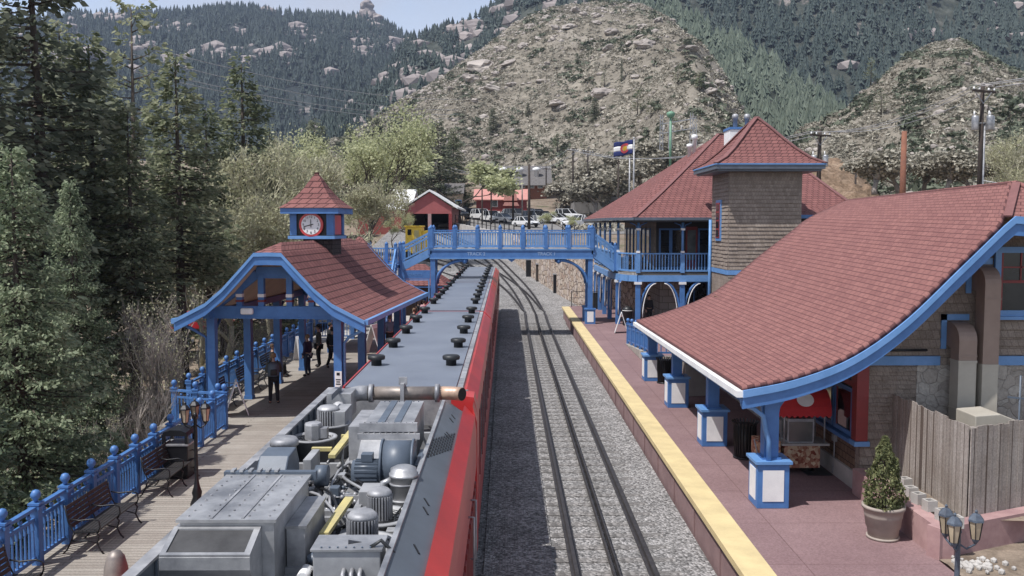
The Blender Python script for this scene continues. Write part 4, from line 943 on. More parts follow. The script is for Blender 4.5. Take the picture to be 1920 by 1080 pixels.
for px, py in ((560, 905), (600, 905), (628, 915), (662, 868), (640, 890), (590, 1045), (760, 985), (735, 995), (800, 862)):
    p = at(px, py, Z=3.2); nb = r.choice(['valve_body', 'pump', 'sensor_box'])
    if nb == 'sensor_box': obj(nb, B().box(p.x - .06, p.x + .06, p.y - .07, p.y + .07, 3.0, 3.22), M[r.choice(['galv', 'steel', 'slate'])], pc, off=off, bevel=.008)
    else: obj(nb, B().lathe([(.07, 2.95), (.07, 3.05), (.045, 3.07), (.045, 3.16), (.08, 3.17), (.08, 3.22), (.03, 3.25)], (p.x, p.y, 0), 12), M[r.choice(['galv', 'steel', 'slate', 'yellow_steel'])], pc, off=off)
# ================================================================== RIGHT PLATFORM
QZ = .7
b = B(); b.box(4.56, 7.62, 4, 19.7, QZ - .3, QZ); b.box(4.56, 9.4, 19.71, 40, QZ - .3, QZ); b.box(4.56, 14, 40.01, 66, QZ - .3, QZ)
struct('red_platform', b, M['plaza'])
b = B(); b.box(4.0, 4.555, 4, 65.5, QZ - .12, QZ + .006); struct('yellow_platform_edge', b, M['yellow'])
b = B(); b.box(4.12, 4.55, 4, 65.5, -.4, QZ - .121)
for i in range(26): b.box(4.09, 4.119, 5 + i*2.4, 5.06 + i*2.4, -.4, QZ - .125)
struct('platform_wall', b, M['kerb'])
b = B(); b.box(4.04, 4.118, 4, 65.5, QZ - .2, QZ - .121); struct('platform_lip', b, M['tie'])

# ---- planter wall and soil at the lower right
W1 = [(7.62, 19.6), (7.62, 15.6), (10.2, 16.75)]
t = thing('planter_wall', 'low pink stucco planter wall running round to the bottom right corner', 'wall', (7.62, 15.6, QZ)); o0 = t.location
obj('wall_face', B().box(7.62, 7.9, 15.61, 19.6, QZ - .3, 1.26), M['stucco'], t, off=o0)
b = B(); d = Vector((2.58, 1.15, 0)).normalized(); n = Vector((-d.y, d.x, 0)) * .28; a = Vector((7.63, 15.58, 0)); c = Vector((10.6, 16.9, 0))
b.hexa([a + Vector((0,0,.3)), c + Vector((0,0,.3)), c + n + Vector((0,0,.3)), a + n + Vector((0,0,.3)), a + Vector((0,0,1.262)), c + Vector((0,0,1.262)), c + n + Vector((0,0,1.262)), a + n + Vector((0,0,1.262))])
obj('wall_face', b, M['stucco'], t, off=o0)
b = B(); b.grid([[(x, y, 1.2 + .03 * noise.noise((x*2, y*2, 0))) for x in np.linspace(7.88, 14, 12)] for y in np.linspace(16.2, 19.7, 8)]); struct('planter_soil', b, M['dirt'])
b = B(); b.grid([[(x, y, QZ + .02 + .05 * noise.noise((x*2, y*2, 0))) for x in np.linspace(7.63, 20, 30)] for y in np.linspace(9, 17.5, 24)]); struct('garden_soil', b, M['dirt'])
r = random.Random(8); out = []
for k in range(60):
    x, y = 7.75 + abs(r.gauss(0, .35)), 15.2 + r.gauss(0, .16); s = r.uniform(.03, .07)
    q = B(); bmesh.ops.create_icosphere(q.bm, subdivisions=1, radius=s); out += [[tuple(v.co * 1 + Vector((x, y, QZ + .05))) for v in f.verts] for f in q.bm.faces]; q.bm.free()
tag(obj('river_pebbles', rawmesh('river_pebbles', out, 3), M['concrete']), kind='stuff')
# concrete blocks on the planter wall
for k, (px, py) in enumerate([(1697, 905), (1708, 922), (1722, 934), (1743, 947), (1768, 965), (1792, 978)]):
    p = at(px, py, Z=1.36); b = B(); s = .1
    b.box(-s, s, -s, -s + .035, 0, .2); b.box(-s, s, s - .035, s, 0, .2); b.box(-s, -s + .035, -s + .035, s - .035, 0, .2); b.box(s - .035, s, -s + .035, s - .035, 0, .2); b.box(-s + .035, s - .035, -s + .035, s - .035, 0, .1)
    o = obj('concrete_block', b, M['concrete']); o.location = (max(p.x, 7.75), p.y, 1.262); o.rotation_euler.z = r.uniform(-.3, .3)
    tag(o, ['pale hollow block on the planter wall nearest the station wall', 'pale hollow block second from the station wall on the planter', 'pale hollow block on the planter just right of the potted shrub', 'pale hollow block alone in the middle of the planter row', 'pale hollow block touching the block nearest the lamp post', 'pale hollow block on the planter nearest the triple lantern lamp'][k], 'block', 'concrete blocks on the planter wall')
# ---- wooden fence
t = thing('board_fence', 'tall weathered grey board fence screening the ducts beside the station wall', 'fence', (8.46, 16.3, 1.2)); o0 = t.location
r = random.Random(4)
def boards(a, c, n):
    b = B(); a, c = Vector(a), Vector(c); d = (c - a) / n
    for i in range(n):
        p = a + d * i; q = a + d * (i + .94); w = Vector((d.y, -d.x, 0)).normalized() * (.02 + .006 * (i % 2)); hh = r.uniform(-.03, .03)
        b.hexa([(p.x, p.y, 1.2), (q.x, q.y, 1.2), (q.x + w.x, q.y + w.y, 1.2), (p.x + w.x, p.y + w.y, 1.2), (p.x, p.y, 2.92 + hh), (q.x, q.y, 2.92 + hh), (q.x + w.x, q.y + w.y, 2.92 + hh), (p.x + w.x, p.y + w.y, 2.92 + hh)])
    return b
obj('board_panel', boards((8.5, 19.65, 0), (8.46, 16.3, 0), 25), M['fence_wood'], t, off=o0)
obj('board_panel', boards((8.47, 16.28, 0), (12.0, 17.9, 0), 27), M['fence_wood'], t, off=o0)
obj('corner_post', B().box(8.5, 8.6, 16.33, 16.43, 1.15, 2.9), M['fence_wood'], t, off=o0)
# ---- potted shrub
p = at(1655, 1008, Z=QZ); t = thing('potted_shrub', 'cone shaped clipped shrub in a ribbed grey tan pot by the planter wall', 'potted plant', (p.x, p.y, QZ))
pot = obj('pot', B().lathe([(.24, 0), (.25, .04), (.27, .05), (.29, .2), (.30, .21), (.30, .23), (.315, .24), (.335, .42), (.345, .43), (.345, .46), (.37, .58), (.39, .58), (.39, .64), (.345, .64), (.33, .58), (0, .56)], n=32), M['terracotta'], t)
obj('saucer', B().lathe([(.28, 0), (.3, .02), (.3, .05), (.25, .05)], n=28), M['terracotta'], t)
rg = np.random.default_rng(2); N = 5200
tt = rg.uniform(0, 1, N) ** 1.15; rad = .40 * (1 - tt) ** .8 * (.45 + .55 * tt / (tt + .03)) + .02
an = rg.uniform(0, 6.283, N); lump = 1 + .16 * np.sin(an * 3 + tt * 14) + .12 * np.sin(an * 5 - tt * 23)
rr = rad * lump * rg.uniform(.78, 1.06, N); C = np.stack([rr*np.cos(an), rr*np.sin(an), .58 + tt * 1.36], 1)
A = rg.normal(size=(N,3)); A /= np.linalg.norm(A, axis=1)[:,None]; A[:,2] += .4; Q = np.cross(A, rg.normal(size=(N,3))); Q /= np.linalg.norm(Q, axis=1)[:,None]; s = rg.uniform(.02, .038, N)[:,None]
obj('foliage', rawmesh('foliage', np.stack([C - A*s, C + Q*s*.6, C + A*s, C - Q*s*.6], 1), 4), M['boxwood'], t)
obj('stem', B().cyl((0,0,.5), (0,0,1.7), .05, .02, 8), M['bark'], t)
p = at(1797, 1000, Y=13.2); lamp_post((p.x, p.y, QZ), 'dark lamp post with three lanterns at the bottom right beside the planter', p.z - QZ + .1, 'lamp_paint')

# ================================================================== NEAR STATION BUILDING (big red roof)
st = thing('station_building', 'shingled station building under the sweeping red roof in the right foreground', 'building', (7.8, 19.7, QZ)); o0 = st.location
near = [(4.83, 3.2), (5.9, 3.42), (7.03, 3.86), (8.1, 4.62), (9.2, 5.7), (10.1, 6.6), (11.0, 7.5)]
farp = [(5.04, 2.83), (6.2, 3.14), (8.03, 3.9), (9.9, 5.4), (11.0, 6.25), (11.7, 6.8), (13.2, 7.5)]
def smooth_prof(p, n=30):
    P = curve_pts([(x, z) for x, z in p], .05); L = [0]
    for a, c in zip(P, P[1:]): L.append(L[-1] + (c - a).length)
    out = []
    for i in range(n):
        t_ = L[-1] * i / (n - 1); k = max(j for j in range(len(L)) if L[j] <= t_ + 1e-9); k = min(k, len(P) - 2)
        out.append(P[k].lerp(P[k+1], (t_ - L[k]) / max(1e-9, L[k+1] - L[k])))
    return out
NP, FP = smooth_prof(near), smooth_prof(farp)
YN, YF = 18.4, 35.0
kh = next(i for i, p in enumerate(NP) if p.y > 6.6)       # the hip starts here
def rp(i, k):                                             # roof point: profile index, 0 near .. 1 far
    a, c = NP[i], FP[i]; hip = max(0, (a.y - 6.6) / .9); y0 = YN + 1.7 * hip; y = y0 + (YF - y0) * k
    kk = (y - YN) / (YF - YN); return Vector((a.x + (c.x - a.x) * kk, y, a.y + (c.y - a.y) * kk))
b = B(); b.grid([[rp(i, k / 24) for k in range(25)] for i in range(30)], True, flip=False); obj('roof', b, M['roof'], st, off=o0, solid=.1)
RX = rp(29, 0).x
b = B(); b.grid([[Vector((2 * rp(29, k/24).x - rp(i, k/24).x, rp(i, k/24).y, rp(i, k/24).z)) for k in range(25)] for i in range(30)], True, flip=True); obj('roof', b, M['roof'], st, off=o0, solid=.1)
b = B(); hx = rp(kh, 0); b.grid([[Vector((hx.x + (2*RX - 2*hx.x) * q, YN, 6.6)) for q in (0, .5, 1)], [Vector((RX - .01, YN + 1.7, 7.5)), Vector((RX, YN + 1.7, 7.5)), Vector((RX + .01, YN + 1.7, 7.5))]]); obj('roof_hip', b, M['roof'], st, off=o0, solid=.1)
b = B(); b.bar(rp(29, 0) + Vector((0,0,.03)), rp(29, 1) + Vector((0,0,.03)), .3, .04); b.bar(hx + Vector((0,0,.03)), rp(29, 0) + Vector((0,0,.03)), .25, .04); obj('ridge_cap', b, M['roof_cap'], st, off=o0)
b = B(); c = B()
seq = [rp(i, 0) for i in range(kh + 1)] + [Vector((2*RX - hx.x, YN, 6.6))]
for p, q in zip(seq, seq[1:]):
    for bb, y0, y1, h0, h1 in ((b, -.08, .02, -.36, -.02), (c, -.13, -.081, -.12, .03)):
        bb.hexa([(p.x, YN + y0, p.z + h0), (q.x, YN + y0, q.z + h0), (q.x, YN + y1, q.z + h0), (p.x, YN + y1, p.z + h0), (p.x, YN + y0, p.z + h1), (q.x, YN + y0, q.z + h1), (q.x, YN + y1, q.z + h1), (p.x, YN + y1, p.z + h1)])
rk = obj('rake_board', b, M['blue'], st, off=o0); obj('rake_trim', c, M['blue_light'], rk, off=o0)
a, c_ = rp(0, 0), rp(0, 1); b = B(); b.bar(a + Vector((-.06, -.1, -.05)), c_ + Vector((-.06, 0, -.05)), .14, .13); obj('gutter', b, M['white'], st, off=o0)
b = B(); b.bar(a + Vector((.04, 0, -.16)), c_ + Vector((.04, 0, -.16)), .05, .16); obj('fascia', b, M['blue'], st, off=o0)
b = B(); b.grid([[rp(i, k / 8) + Vector((.05, 0, -.2)) for k in range(9)] for i in (0, 5, 10, 13)]); obj('soffit', b, M['cream'], st, off=o0)
obj('downpipe', B().tube([(4.86, 18.5, 3.05), (4.87, 18.5, 2.9), (5.1, 18.52, 2.82), (5.32, 18.55, 2.65), (5.38, 18.56, 2.35), (5.46, 18.58, 2.1), (5.46, 18.58, 1.68)], .05, 10), M['blue_light'], st, off=o0)
# front gable wall: siding, trim band, stone, window
YW = 19.7
wallp = [(7.8, QZ)] + [(7.8, rp(0, 0).z + 1.0)]
poly = [(7.8, QZ), (15, QZ), (15, 6.55)] + [(p.x + .02, p.z - .22) for p in [rp(i, .08) for i in range(29, 0, -1)] if p.x > 7.9]
poly = [q for q in poly if q[1] > 0]; poly.append((7.8, [p.z for p in [rp(i, .08) for i in range(30)] if p.x > 7.75][0] - .25))
obj('front_wall', B().prism(poly, YW, YW + .25), M['siding'], st, off=o0)
def courses(p0, p1, z0, z1, step, limit=None, proud=.035, seed=0):
    b = B(); r_ = random.Random(seed); p0, p1 = Vector((*p0, 0)), Vector((*p1, 0)); d = (p1 - p0); L = d.length; d /= L; n = Vector((d.y, -d.x, 0)); z = z0
    while z < z1 - .02:
        h = min(step, z1 - z); a, c = 0, L
        if limit: a = limit(z + h)
        if a < c - .05:
            k = 8
            for i in range(k):                        # short lengths, butts uneven as old shingles are
                s0, s1 = a + (c - a) * i / k, a + (c - a) * (i + 1) / k; w = proud * r_.uniform(.75, 1.25); e0, e1 = p0 + d * s0, p0 + d * s1; dz = r_.uniform(-.012, .012)
                q = [e0, e1, e1 + n * w, e0 + n * w]; t_ = [e0, e1, e1 + n * .004, e0 + n * .004]
                b.hexa([(v.x, v.y, z + dz) for v in (q[3], q[2], q[1], q[0])] + [(v.x, v.y, z + h) for v in (t_[3], t_[2], t_[1], t_[0])])
        z += step
    return b
rlim = [(rp(i, .08).x + .06, rp(i, .08).z - .3) for i in range(30)]
def lim(z):
    for (x0, z0_), (x1, z1_) in zip(rlim, rlim[1:]):
        if z <= z1_: return max(0, x0 + (x1 - x0) * max(0, min(1, (z - z0_) / (z1_ - z0_))) - 7.8)
    return max(0, rlim[-1][0] - 7.8)
obj('shingle_course', courses((7.8, YW - .002), (9.0, YW - .002), QZ + .42, 3.53, .19, None, .05, 3), M['siding'], st, off=o0)
obj('shingle_course', courses((7.8, YW - .002), (14.8, YW - .002), 3.76, 6.5, .19, lim, .04, 4), M['siding'], st, off=o0)
tb_ = obj('trim_band', B().box(7.76, 9.48, YW - .09, YW - .003, 3.54, 3.74).box(10.5, 14.9, YW - .09, YW - .003, 3.54, 3.74), M['blue_light'], st, off=o0)
obj('stone_panel', B().box(9.0, 14.9, YW - .04, YW - .003, QZ, 3.535), M['fieldstone'] if False else stones('grey_rubble', [(0,(.33,.30,.265)),(.5,(.41,.375,.335)),(1,(.48,.45,.405))], (.30,.275,.245), 4, .04, .5), st, off=o0)
obj('conduit', B().tube([(7.85, YW - .06, 3.86), (9.2, YW - .06, 3.87)], .025, 8).box(8.0, 8.13, YW - .1, YW - .003, 3.78, 3.9), M['black'], st, off=o0)
def window(x0, x1, z0, z1, y, parent, nx=2, nz=1, frame='blue_light', sash='dark_red'):
    fw = .13; w = obj('window', B().box(x0 - fw, x0, y - .07, y - .002, z0 - fw, z1 + fw).box(x1, x1 + fw, y - .07, y - .002, z0 - fw, z1 + fw).box(x0, x1, y - .07, y - .002, z1, z1 + fw).box(x0, x1, y - .07, y - .002, z0 - fw, z0), M[frame], parent, off=o0)
    obj('pane', B().box(x0, x1, y - .03, y - .004, z0, z1), M['glass'], w, off=o0); b = B(); zm = (z0 + z1) / 2
    b.box(x0, x1, y - .06, y - .031, zm - .03, zm + .03)
    for i in range(1, nx): x = x0 + (x1 - x0) * i / nx; b.box(x - .015, x + .015, y - .05, y - .031, zm + .03, z1)
    b.box(x0, x1, y - .05, y - .031, (zm + z1) / 2 - .015, (zm + z1) / 2 + .015)
    b.box(x0, x0 + .05, y - .055, y - .031, z0, z1); b.box(x1 - .05, x1, y - .055, y - .031, z0, z1)
    obj('sash', b, M[sash], w, off=o0); obj('sill', B().box(x0 - fw - .06, x1 + fw + .06, y - .14, y - .002, z0 - fw - .07, z0 - fw - .001), M[frame], w, off=o0); return w
window(10.72, 11.6, 4.75, 6.0, YW - .07, st)
# side wall facing the platform with the red framed windows
sw = obj('side_wall', B().box(7.8, 8.0, YW + .251, 34, 1.1, 3.95), M['siding_low'], st, off=o0)
obj('plinth', B().box(7.74, 8.02, YW - .02, 34, QZ, 1.098), M['concrete'], st, off=o0)
for i in range(4):
    ya = 19.95 + i * 2.75; yb_ = ya + 2.5; x = 7.795
    def frm(y0, y1, z0, z1, w_, m, dx): return obj('window', B().box(x - dx, x, y0, y0 + w_, z0, z1).box(x - dx, x, y1 - w_, y1, z0, z1).box(x - dx, x, y0 + w_, y1 - w_, z0, z0 + w_).box(x - dx, x, y0 + w_, y1 - w_, z1 - w_, z1), M[m], st, off=o0)
    for j in range(2):
        y0 = ya + .06 + j * 1.22; y1 = y0 + 1.14
        lo = frm(y0, y1, 1.85, 2.95, .1, 'blue', .06); obj('pane', B().box(x - .03, x - .003, y0 + .1, y1 - .1, 1.95, 2.85), M['glass'], lo, off=o0); obj('sash', B().box(x - .045, x - .031, y0 + .1, y0 + .16, 1.95, 2.85).box(x - .045, x - .031, y1 - .16, y1 - .1, 1.95, 2.85), M['dark_red'], lo, off=o0)
        up = frm(y0, y1, 3.0, 3.85, .11, 'dark_red', .05); obj('pane', B().box(x - .03, x - .003, y0 + .11, y1 - .11, 3.11, 3.74), M['glass'], up, off=o0)
    obj('window_sill', B().box(x - .16, x, ya - .05, yb_ + .05, 1.74, 1.82), M['blue'], st, off=o0)
obj('corner_board', B().box(7.68, 7.94, YW - .075, YW + .2, 1.85, 3.9), M['dark_red'], st, off=o0); obj('corner_cap', B().box(7.64, 7.98, YW - .11, YW + .22, 1.74, 1.846), M['blue_light'], st, off=o0)
obj('wall_outlet', B().box(7.72, 7.8, 21.05, 21.2, 1.5, 1.66).tube([(7.76, 21.12, 1.5), (7.76, 21.12, 1.1), (7.72, 21.1, .75)], .015, 6), M['galv'], st, off=o0)
# veranda columns on panelled bases
for i, Y in enumerate((18.85, 24.15, 29.3, 34.3)):
    zc = rp(0, (Y - YN) / (YF - YN)).z - .1; X = 5.55
    cb = obj('column', B().box(X - .15, X + .15, Y - .15, Y + .15, QZ + 1.04, zc + .25).box(X - .2, X + .2, Y - .2, Y + .2, QZ + 1.0, QZ + 1.04), M['blue'], st, off=o0)
    obj('bracket', B().prism([(X + .12, zc - .75), (X + .2, zc - .3), (X + .42, zc + .02), (X + .95, zc + .22), (X + .12, zc + .22)], Y - .06, Y + .06).prism([(X - .12, zc - .75), (X - .2, zc - .3), (X - .38, zc - .02), (X - .5, zc + .12), (X - .12, zc + .22)], Y - .06, Y + .06), M['blue'], cb, off=o0)
    s = .335; bs = obj('column_base', B().box(X - s, X + s, Y - s, Y + s, QZ, QZ + .94), M['blue'], cb, off=o0, bevel=.01)
    obj('base_cap', B().box(X - s - .05, X + s + .05, Y - s - .05, Y + s + .05, QZ + .941, QZ + 1.0), M['blue_light'], cb, off=o0)
    for k in range(4):
        m_ = Matrix.Rotation(k * math.pi / 2, 3, 'Z'); q = B(); q.obox(Vector((X, Y, QZ + .48)) + m_ @ Vector((0, -s - .006, 0)), (.44, .012, .66), m_); obj('base_panel', q, M['white'], cb, off=o0)
obj('veranda_beam', B().bar((5.55, 18.6, 3.12), (5.55, 34.6, 2.75), .16, .2), M['blue'], st, off=o0)
ns = obj('notice_sign', B().box(5.46, 5.66, 18.715, 18.728, 1.86, 2.16), M['white'], st, off=o0); b = B()
for w_, z in ((.07, 2.08), (.12, 1.99), (.10, 1.95), (.12, 1.91)): b.box(5.56 - w_/2, 5.56 + w_/2, 18.708, 18.714, z, z + (.055 if z > 2.05 else .02))
obj('notice_lettering', b, M['black'], ns, off=o0)
# ---- ducts behind the fence
def duct(x0, x1, ztop, zs, label):
    t = thing('vent_duct', label, 'duct', (x0, 19.1, 1.2)); o_ = t.location; y0, y1 = 19.08, 19.45
    b = B(); b.box(x0, x1, y0, y1, 1.2, zs); obj('lower_duct', b, M['duct_tan'], t, off=o_)
    obj('seam', B().box(x0 - .012, x1 + .012, y0 - .012, y1 + .012, zs - .03, zs + .02), M['duct_tan'], t, off=o_)
    obj('seam', B().box(x0 - .012, x1 + .012, y0 - .012, y1 + .012, zs - 1.05, zs - 1.02), M['duct_tan'], t, off=o_)
    pr = [(y0, zs + .021), (y0, ztop - .35)] + [(y0 + .45 - .45 * math.cos(k * math.pi / 12), ztop - .35 + .35 * math.sin(k * math.pi / 12)) for k in range(1, 7)] + [(YW - .003, ztop), (YW - .003, ztop - .5), (y1, ztop - .55), (y1, zs + .021)]
    obj('upper_duct', B().prism(pr, x0, x1, 'x'), M['duct_brown'], t, off=o_)
    obj('seam', B().box(x0 - .012, x1 + .012, y0 - .012, y1 + .012, ztop - .7, ztop - .67), M['duct_brown'], t, off=o_)
    obj('wall_collar', B().box(x0 - .12, x0 - .005, YW - .06, YW - .004, ztop - .6, ztop + .16).box(x0 - .12, x1 + .1, YW - .06, YW - .004, ztop + .03, ztop + .16), M['blue_light'], t, off=o_)
duct(9.62, 10.0, 4.5, 3.7, 'shorter brown and tan sheet metal duct beside the taller one')
duct(10.13, 10.47, 5.72, 3.62, 'taller brown and tan sheet metal duct beside the blue window')
t = thing('duct_housing', 'low tan sloped sheet metal housing at the foot of the two ducts', 'duct', (10, 18, 1.2)); o_ = t.location
obj('housing', B().prism([(9.4, 1.2), (9.4, 2.78), (9.9, 2.82), (10.4, 2.62), (11.3, 2.3), (11.3, 1.2)], 17.9, 18.7), M['duct_tan'], t, off=o_, bevel=.02)
t = thing('weather_mast', 'thin grey mast with a short crossbar behind the fence at the right edge', 'mast', (10.62, 18.5, 1.2)); obj('mast_pole', B().cyl((0,0,0), (0,0,2.3), .02, n=8), M['slate'], t); obj('crossbar', B().bar((-.25,0,1.85), (.25,0,1.8), .035, .035), M['slate'], t)

# ---- popcorn cart and other platform furniture
p = at(1488, 882, Z=QZ); t = thing('popcorn_cart', 'popcorn cart with a red scalloped awning and glass case under the eave', 'food cart', (7.0, 21.4, QZ))
body = obj('cart_body', B().box(-.42, .42, -.3, .3, .16, .70), M['popcorn_print'], t); obj('counter', B().box(-.5, .62, -.36, .36, .701, .75), M['concrete'], t)
cs = obj('glass_case', B().box(-.33, .25, -.25, .25, .78, 1.26), M['glass_mid'], t); obj('case_frame', B().box(-.35, .27, -.27, .27, 1.26, 1.33).box(-.35, .27, -.27, .27, .75, .78), M['galv'], cs)
for x in (-.34, .26):
    for y in (-.26, .26): obj('case_post', B().box(x - .015, x + .015, y - .015, y + .015, .781, 1.259), M['galv'], cs)
obj('popcorn_heap', B().lathe([(.22, .785), (.2, .85), (.12, .92), (0, .95)], (-.04, 0, 0), 12), M['yellow'], cs)
for x in (-.45, .5):
    for y in (-.33, .33): obj('awning_post', B().cyl((x, y, .75), (x, y, 1.7), .02, n=8), M['galv'], t)
aw = obj('awning', B().prism([(-.44, 1.56), (-.44, 1.64)] + [(-.44 + .88 * k / 8, 1.64 + .36 * math.sin(math.pi * k / 8) ** .7) for k in range(1, 8)] + [(.44, 1.64), (.44, 1.56)], -.58, .62, 'x'), M['canvas_red'], t)
b = B()
for x0, x1, y in ((-.58, .62, -.445), (-.58, .62, .445)):
    for k in range(9): xa_ = x0 + (x1 - x0) * k / 9; xb_ = x0 + (x1 - x0) * (k + 1) / 9; b.prism([(xa_, 1.58), (xa_, 1.44), ((xa_ + xb_) / 2, 1.39), (xb_, 1.44), (xb_, 1.58)], y - .008, y + .008)
for k in range(7): ya_ = -.44 + .88 * k / 7; yb_ = -.44 + .88 * (k + 1) / 7; b.prism([(ya_, 1.58), (ya_, 1.44), ((ya_ + yb_) / 2, 1.39), (yb_, 1.44), (yb_, 1.58)], -.592, -.581, 'x')
obj('valance', b, M['canvas_red'], aw)
b = B(); cen = Vector((0, -.40, 1.80)); m_ = Matrix.Rotation(R(-30), 3, 'X')
b.bm.faces.new([b.bm.verts.new(cen + m_ @ Vector((.2 * math.cos(k*math.pi/12), -.035, .17 * math.sin(k*math.pi/12)))) for k in range(24)]); obj('round_emblem', b, M['white'], aw, solid=.01)
for x in (-.3, .3): obj('wheel', B().cyl((x - .03, 0, .2), (x + .03, 0, .2), .2, n=20), M['black'], t)
sp = obj('side_shelf', B().box(-1.05, -.52, -.3, .3, .25, .8), M['popcorn_print'], t); obj('shelf_rail', B().tube([(-1.05, -.3, .8), (-1.15, -.3, .85), (-.98, -.3, .16)], .018, 6), M['galv'], sp)
tag(obj('floor_mat', B().box(7.1, 7.7, 21.0, 22.6, QZ + .001, QZ + .012), M['rubber']), 'black rubber mat on the platform beside the popcorn cart', 'mat')
def slat_bin(loc, label):
    t = thing('slatted_bin', label, 'litter bin', loc, 0, 'black slatted bins under the station eave'); b = B()
    for k in range(22): a = k * math.pi / 11; c, s = math.cos(a), math.sin(a); b.tube([(.24*c, .24*s, .04), (.27*c, .27*s, .5), (.27*c, .27*s, .85), (.33*c, .33*s, .95)], .018, 4)
    obj('slat_drum', b, M['black'], t); obj('liner', B().lathe([(.2, .05), (.24, .06), (.24, .88), (.2, .88)], n=18), M['rubber'], t); obj('ring', B().lathe([(.26, .0), (.29, .0), (.29, .05), (.26, .05)], n=20), M['black'], t)
p = at(1396, 858, Z=QZ); slat_bin((p.x, p.y, QZ), 'black slatted bin standing between the popcorn cart and the second column')
p = at(1246, 718, Z=QZ); slat_bin((p.x, p.y, QZ), 'black slatted bin against the farthest column base under the eave')
p = at(1297, 735, Z=QZ); a_sign((6.5, 31.2, QZ), R(12), 'grey folding sign under the eave behind the third column', .7, 1.2, True, 'concrete')
# ramp with blue railing on a stone base
t = thing('ramp_wall', 'low pale stone ramp wall under the blue railing by the third column', 'wall', (5.95, 36, QZ)); o_ = t.location
obj('wall_face', B().prism([(36.2, QZ), (44.8, QZ), (44.8, QZ + .02), (36.2, QZ + .62)], 5.9, 6.15, 'x'), M['ashlar'], t, off=o_); obj('wall_face', B().box(6.151, 9.2, 36.2, 36.42, QZ, QZ + .62), M['ashlar'], t, off=o_)
railing('blue ramp railing on the stone base leading towards the big roof', [(6.02, 44.7, QZ + .03), (6.02, 43.3, QZ + .14), (6.02, 41.9, QZ + .23), (6.02, 40.5, QZ + .33), (6.02, 39.1, QZ + .43), (6.02, 37.7, QZ + .53), (6.02, 36.3, QZ + .62), (7.5, 36.3, QZ + .62), (9.0, 36.3, QZ + .62)], h=.95, newel=NEWEL_SMALL, bal=.2)
p = at(1165, 624, Z=QZ); a_sign((p.x, p.y, QZ), R(83), 'white folding sign in front of the round bin before the ramp', .75, 1.15, False)
p = at(1174, 612, Z=QZ); t = thing('round_bin', 'round black domed bin behind the white folding sign', 'litter bin', (p.x + .15, p.y + .6, QZ)); obj('drum', B().lathe([(.26, 0), (.28, .05), (.28, .8), (.3, .82)], n=18), M['black'], t); obj('domed_lid', B().lathe([(.3, .821), (.3, .95), (.22, 1.08), (0, 1.15)], n=18), M['rubber'], t); obj('lid_band', B().lathe([(.305, .86), (.305, .9)], n=18), M['white'], t)

# ================================================================== MAIN DEPOT BUILDING WITH THE TOWER
dp = thing('depot_building', 'two storey shingled depot with red hipped roofs, square tower and blue balcony', 'building', (7, 52, QZ)); o0 = dp.location
BY = 52.0; BX = 7.25
# ground floor stone walls and arcade
obj('stone_wall', B().box(9.3, 12.3, 54.8, 68, QZ, 3.7), M['ashlar'], dp, off=o0)
obj('stone_wall', B().box(12.31, 20, 53.5, 68.5, QZ, 3.7), M['ashlar'], dp, off=o0)
obj('ground_door', B().box(10.55, 12.2, 54.74, 54.797, QZ, 3.3), M['blue'], dp, off=o0); obj('door_pane', B().box(10.75, 11.3, 54.7, 54.738, 1.6, 3.1).box(11.4, 12.1, 54.7, 54.738, 1.6, 3.1), M['glass'], dp, off=o0)
for z in (.9, 1.5): pass
# upper floor behind the balcony
obj('upper_wall', B().box(8.9, 20, 54.6, 68.5, 3.95, 6.95), M['siding'], dp, off=o0)
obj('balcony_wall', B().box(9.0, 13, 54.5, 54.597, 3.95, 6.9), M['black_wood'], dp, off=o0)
for x0, x1 in ((9.25, 9.75), (9.95, 10.55), (11.6, 12.15)):
    w_ = obj('window', B().box(x0 - .1, x1 + .1, 54.44, 54.497, 4.0, 6.4), M['blue'], dp, off=o0); obj('pane', B().box(x0, x1, 54.41, 54.438, 4.1, 6.3), M['glass'], w_, off=o0)
w_ = obj('balcony_door', B().box(10.75, 11.45, 54.42, 54.497, 3.95, 6.5), M['dark_red'], dp, off=o0); obj('pane', B().box(10.85, 11.35, 54.39, 54.418, 4.5, 6.3), M['glass_mid'], w_, off=o0)
for k in range(7):
    y = 56 + k * 1.8; w_ = obj('window', B().box(8.83, 8.897, y, y + 1.1, 4.2, 6.4), M['blue'], dp, off=o0); obj('pane', B().box(8.8, 8.828, y + .1, y + 1.0, 4.3, 6.3), M['glass'], w_, off=o0)
# balcony floor, curved front corner
bc = [(12.25, BY), (7.55, BY), (7.1, 52.35), (6.75, 53.2), (6.55, 54.6), (6.45, 57), (6.45, 66)]
inner = [(12.25, 54.6), (8.9, 54.6), (8.9, 66)]
fl = obj('balcony_floor', B().prism(bc + [(8.9, 66), (8.9, 54.6), (12.25, 54.6)], 3.72, 3.86, 'z'), M['deck'], dp, off=o0)
b = B()
for (x0, y0), (x1, y1) in zip(bc, bc[1:]): b.bar((x0, y0, 3.54), (x1, y1, 3.54), .2, .36)
obj('balcony_beam', b, M['blue_light'], dp, off=o0)
def arc_fan(x, y, dx, dy, z0, z1, m, par, rad=.07):
    pts = [(x + dx * (1 - math.cos(k * math.pi / 16)), y + dy * (1 - math.cos(k * math.pi / 16)), z0 + (z1 - z0) * math.sin(k * math.pi / 16)) for k in range(9)]
    return obj('arched_brace', B().tube(pts, rad, 6), m, par, off=o0)
cols = [(7.55, BY), (10.1, BY), (12.2, BY), (6.65, 54.0), (6.5, 57), (6.5, 60), (6.5, 63), (6.5, 66)]
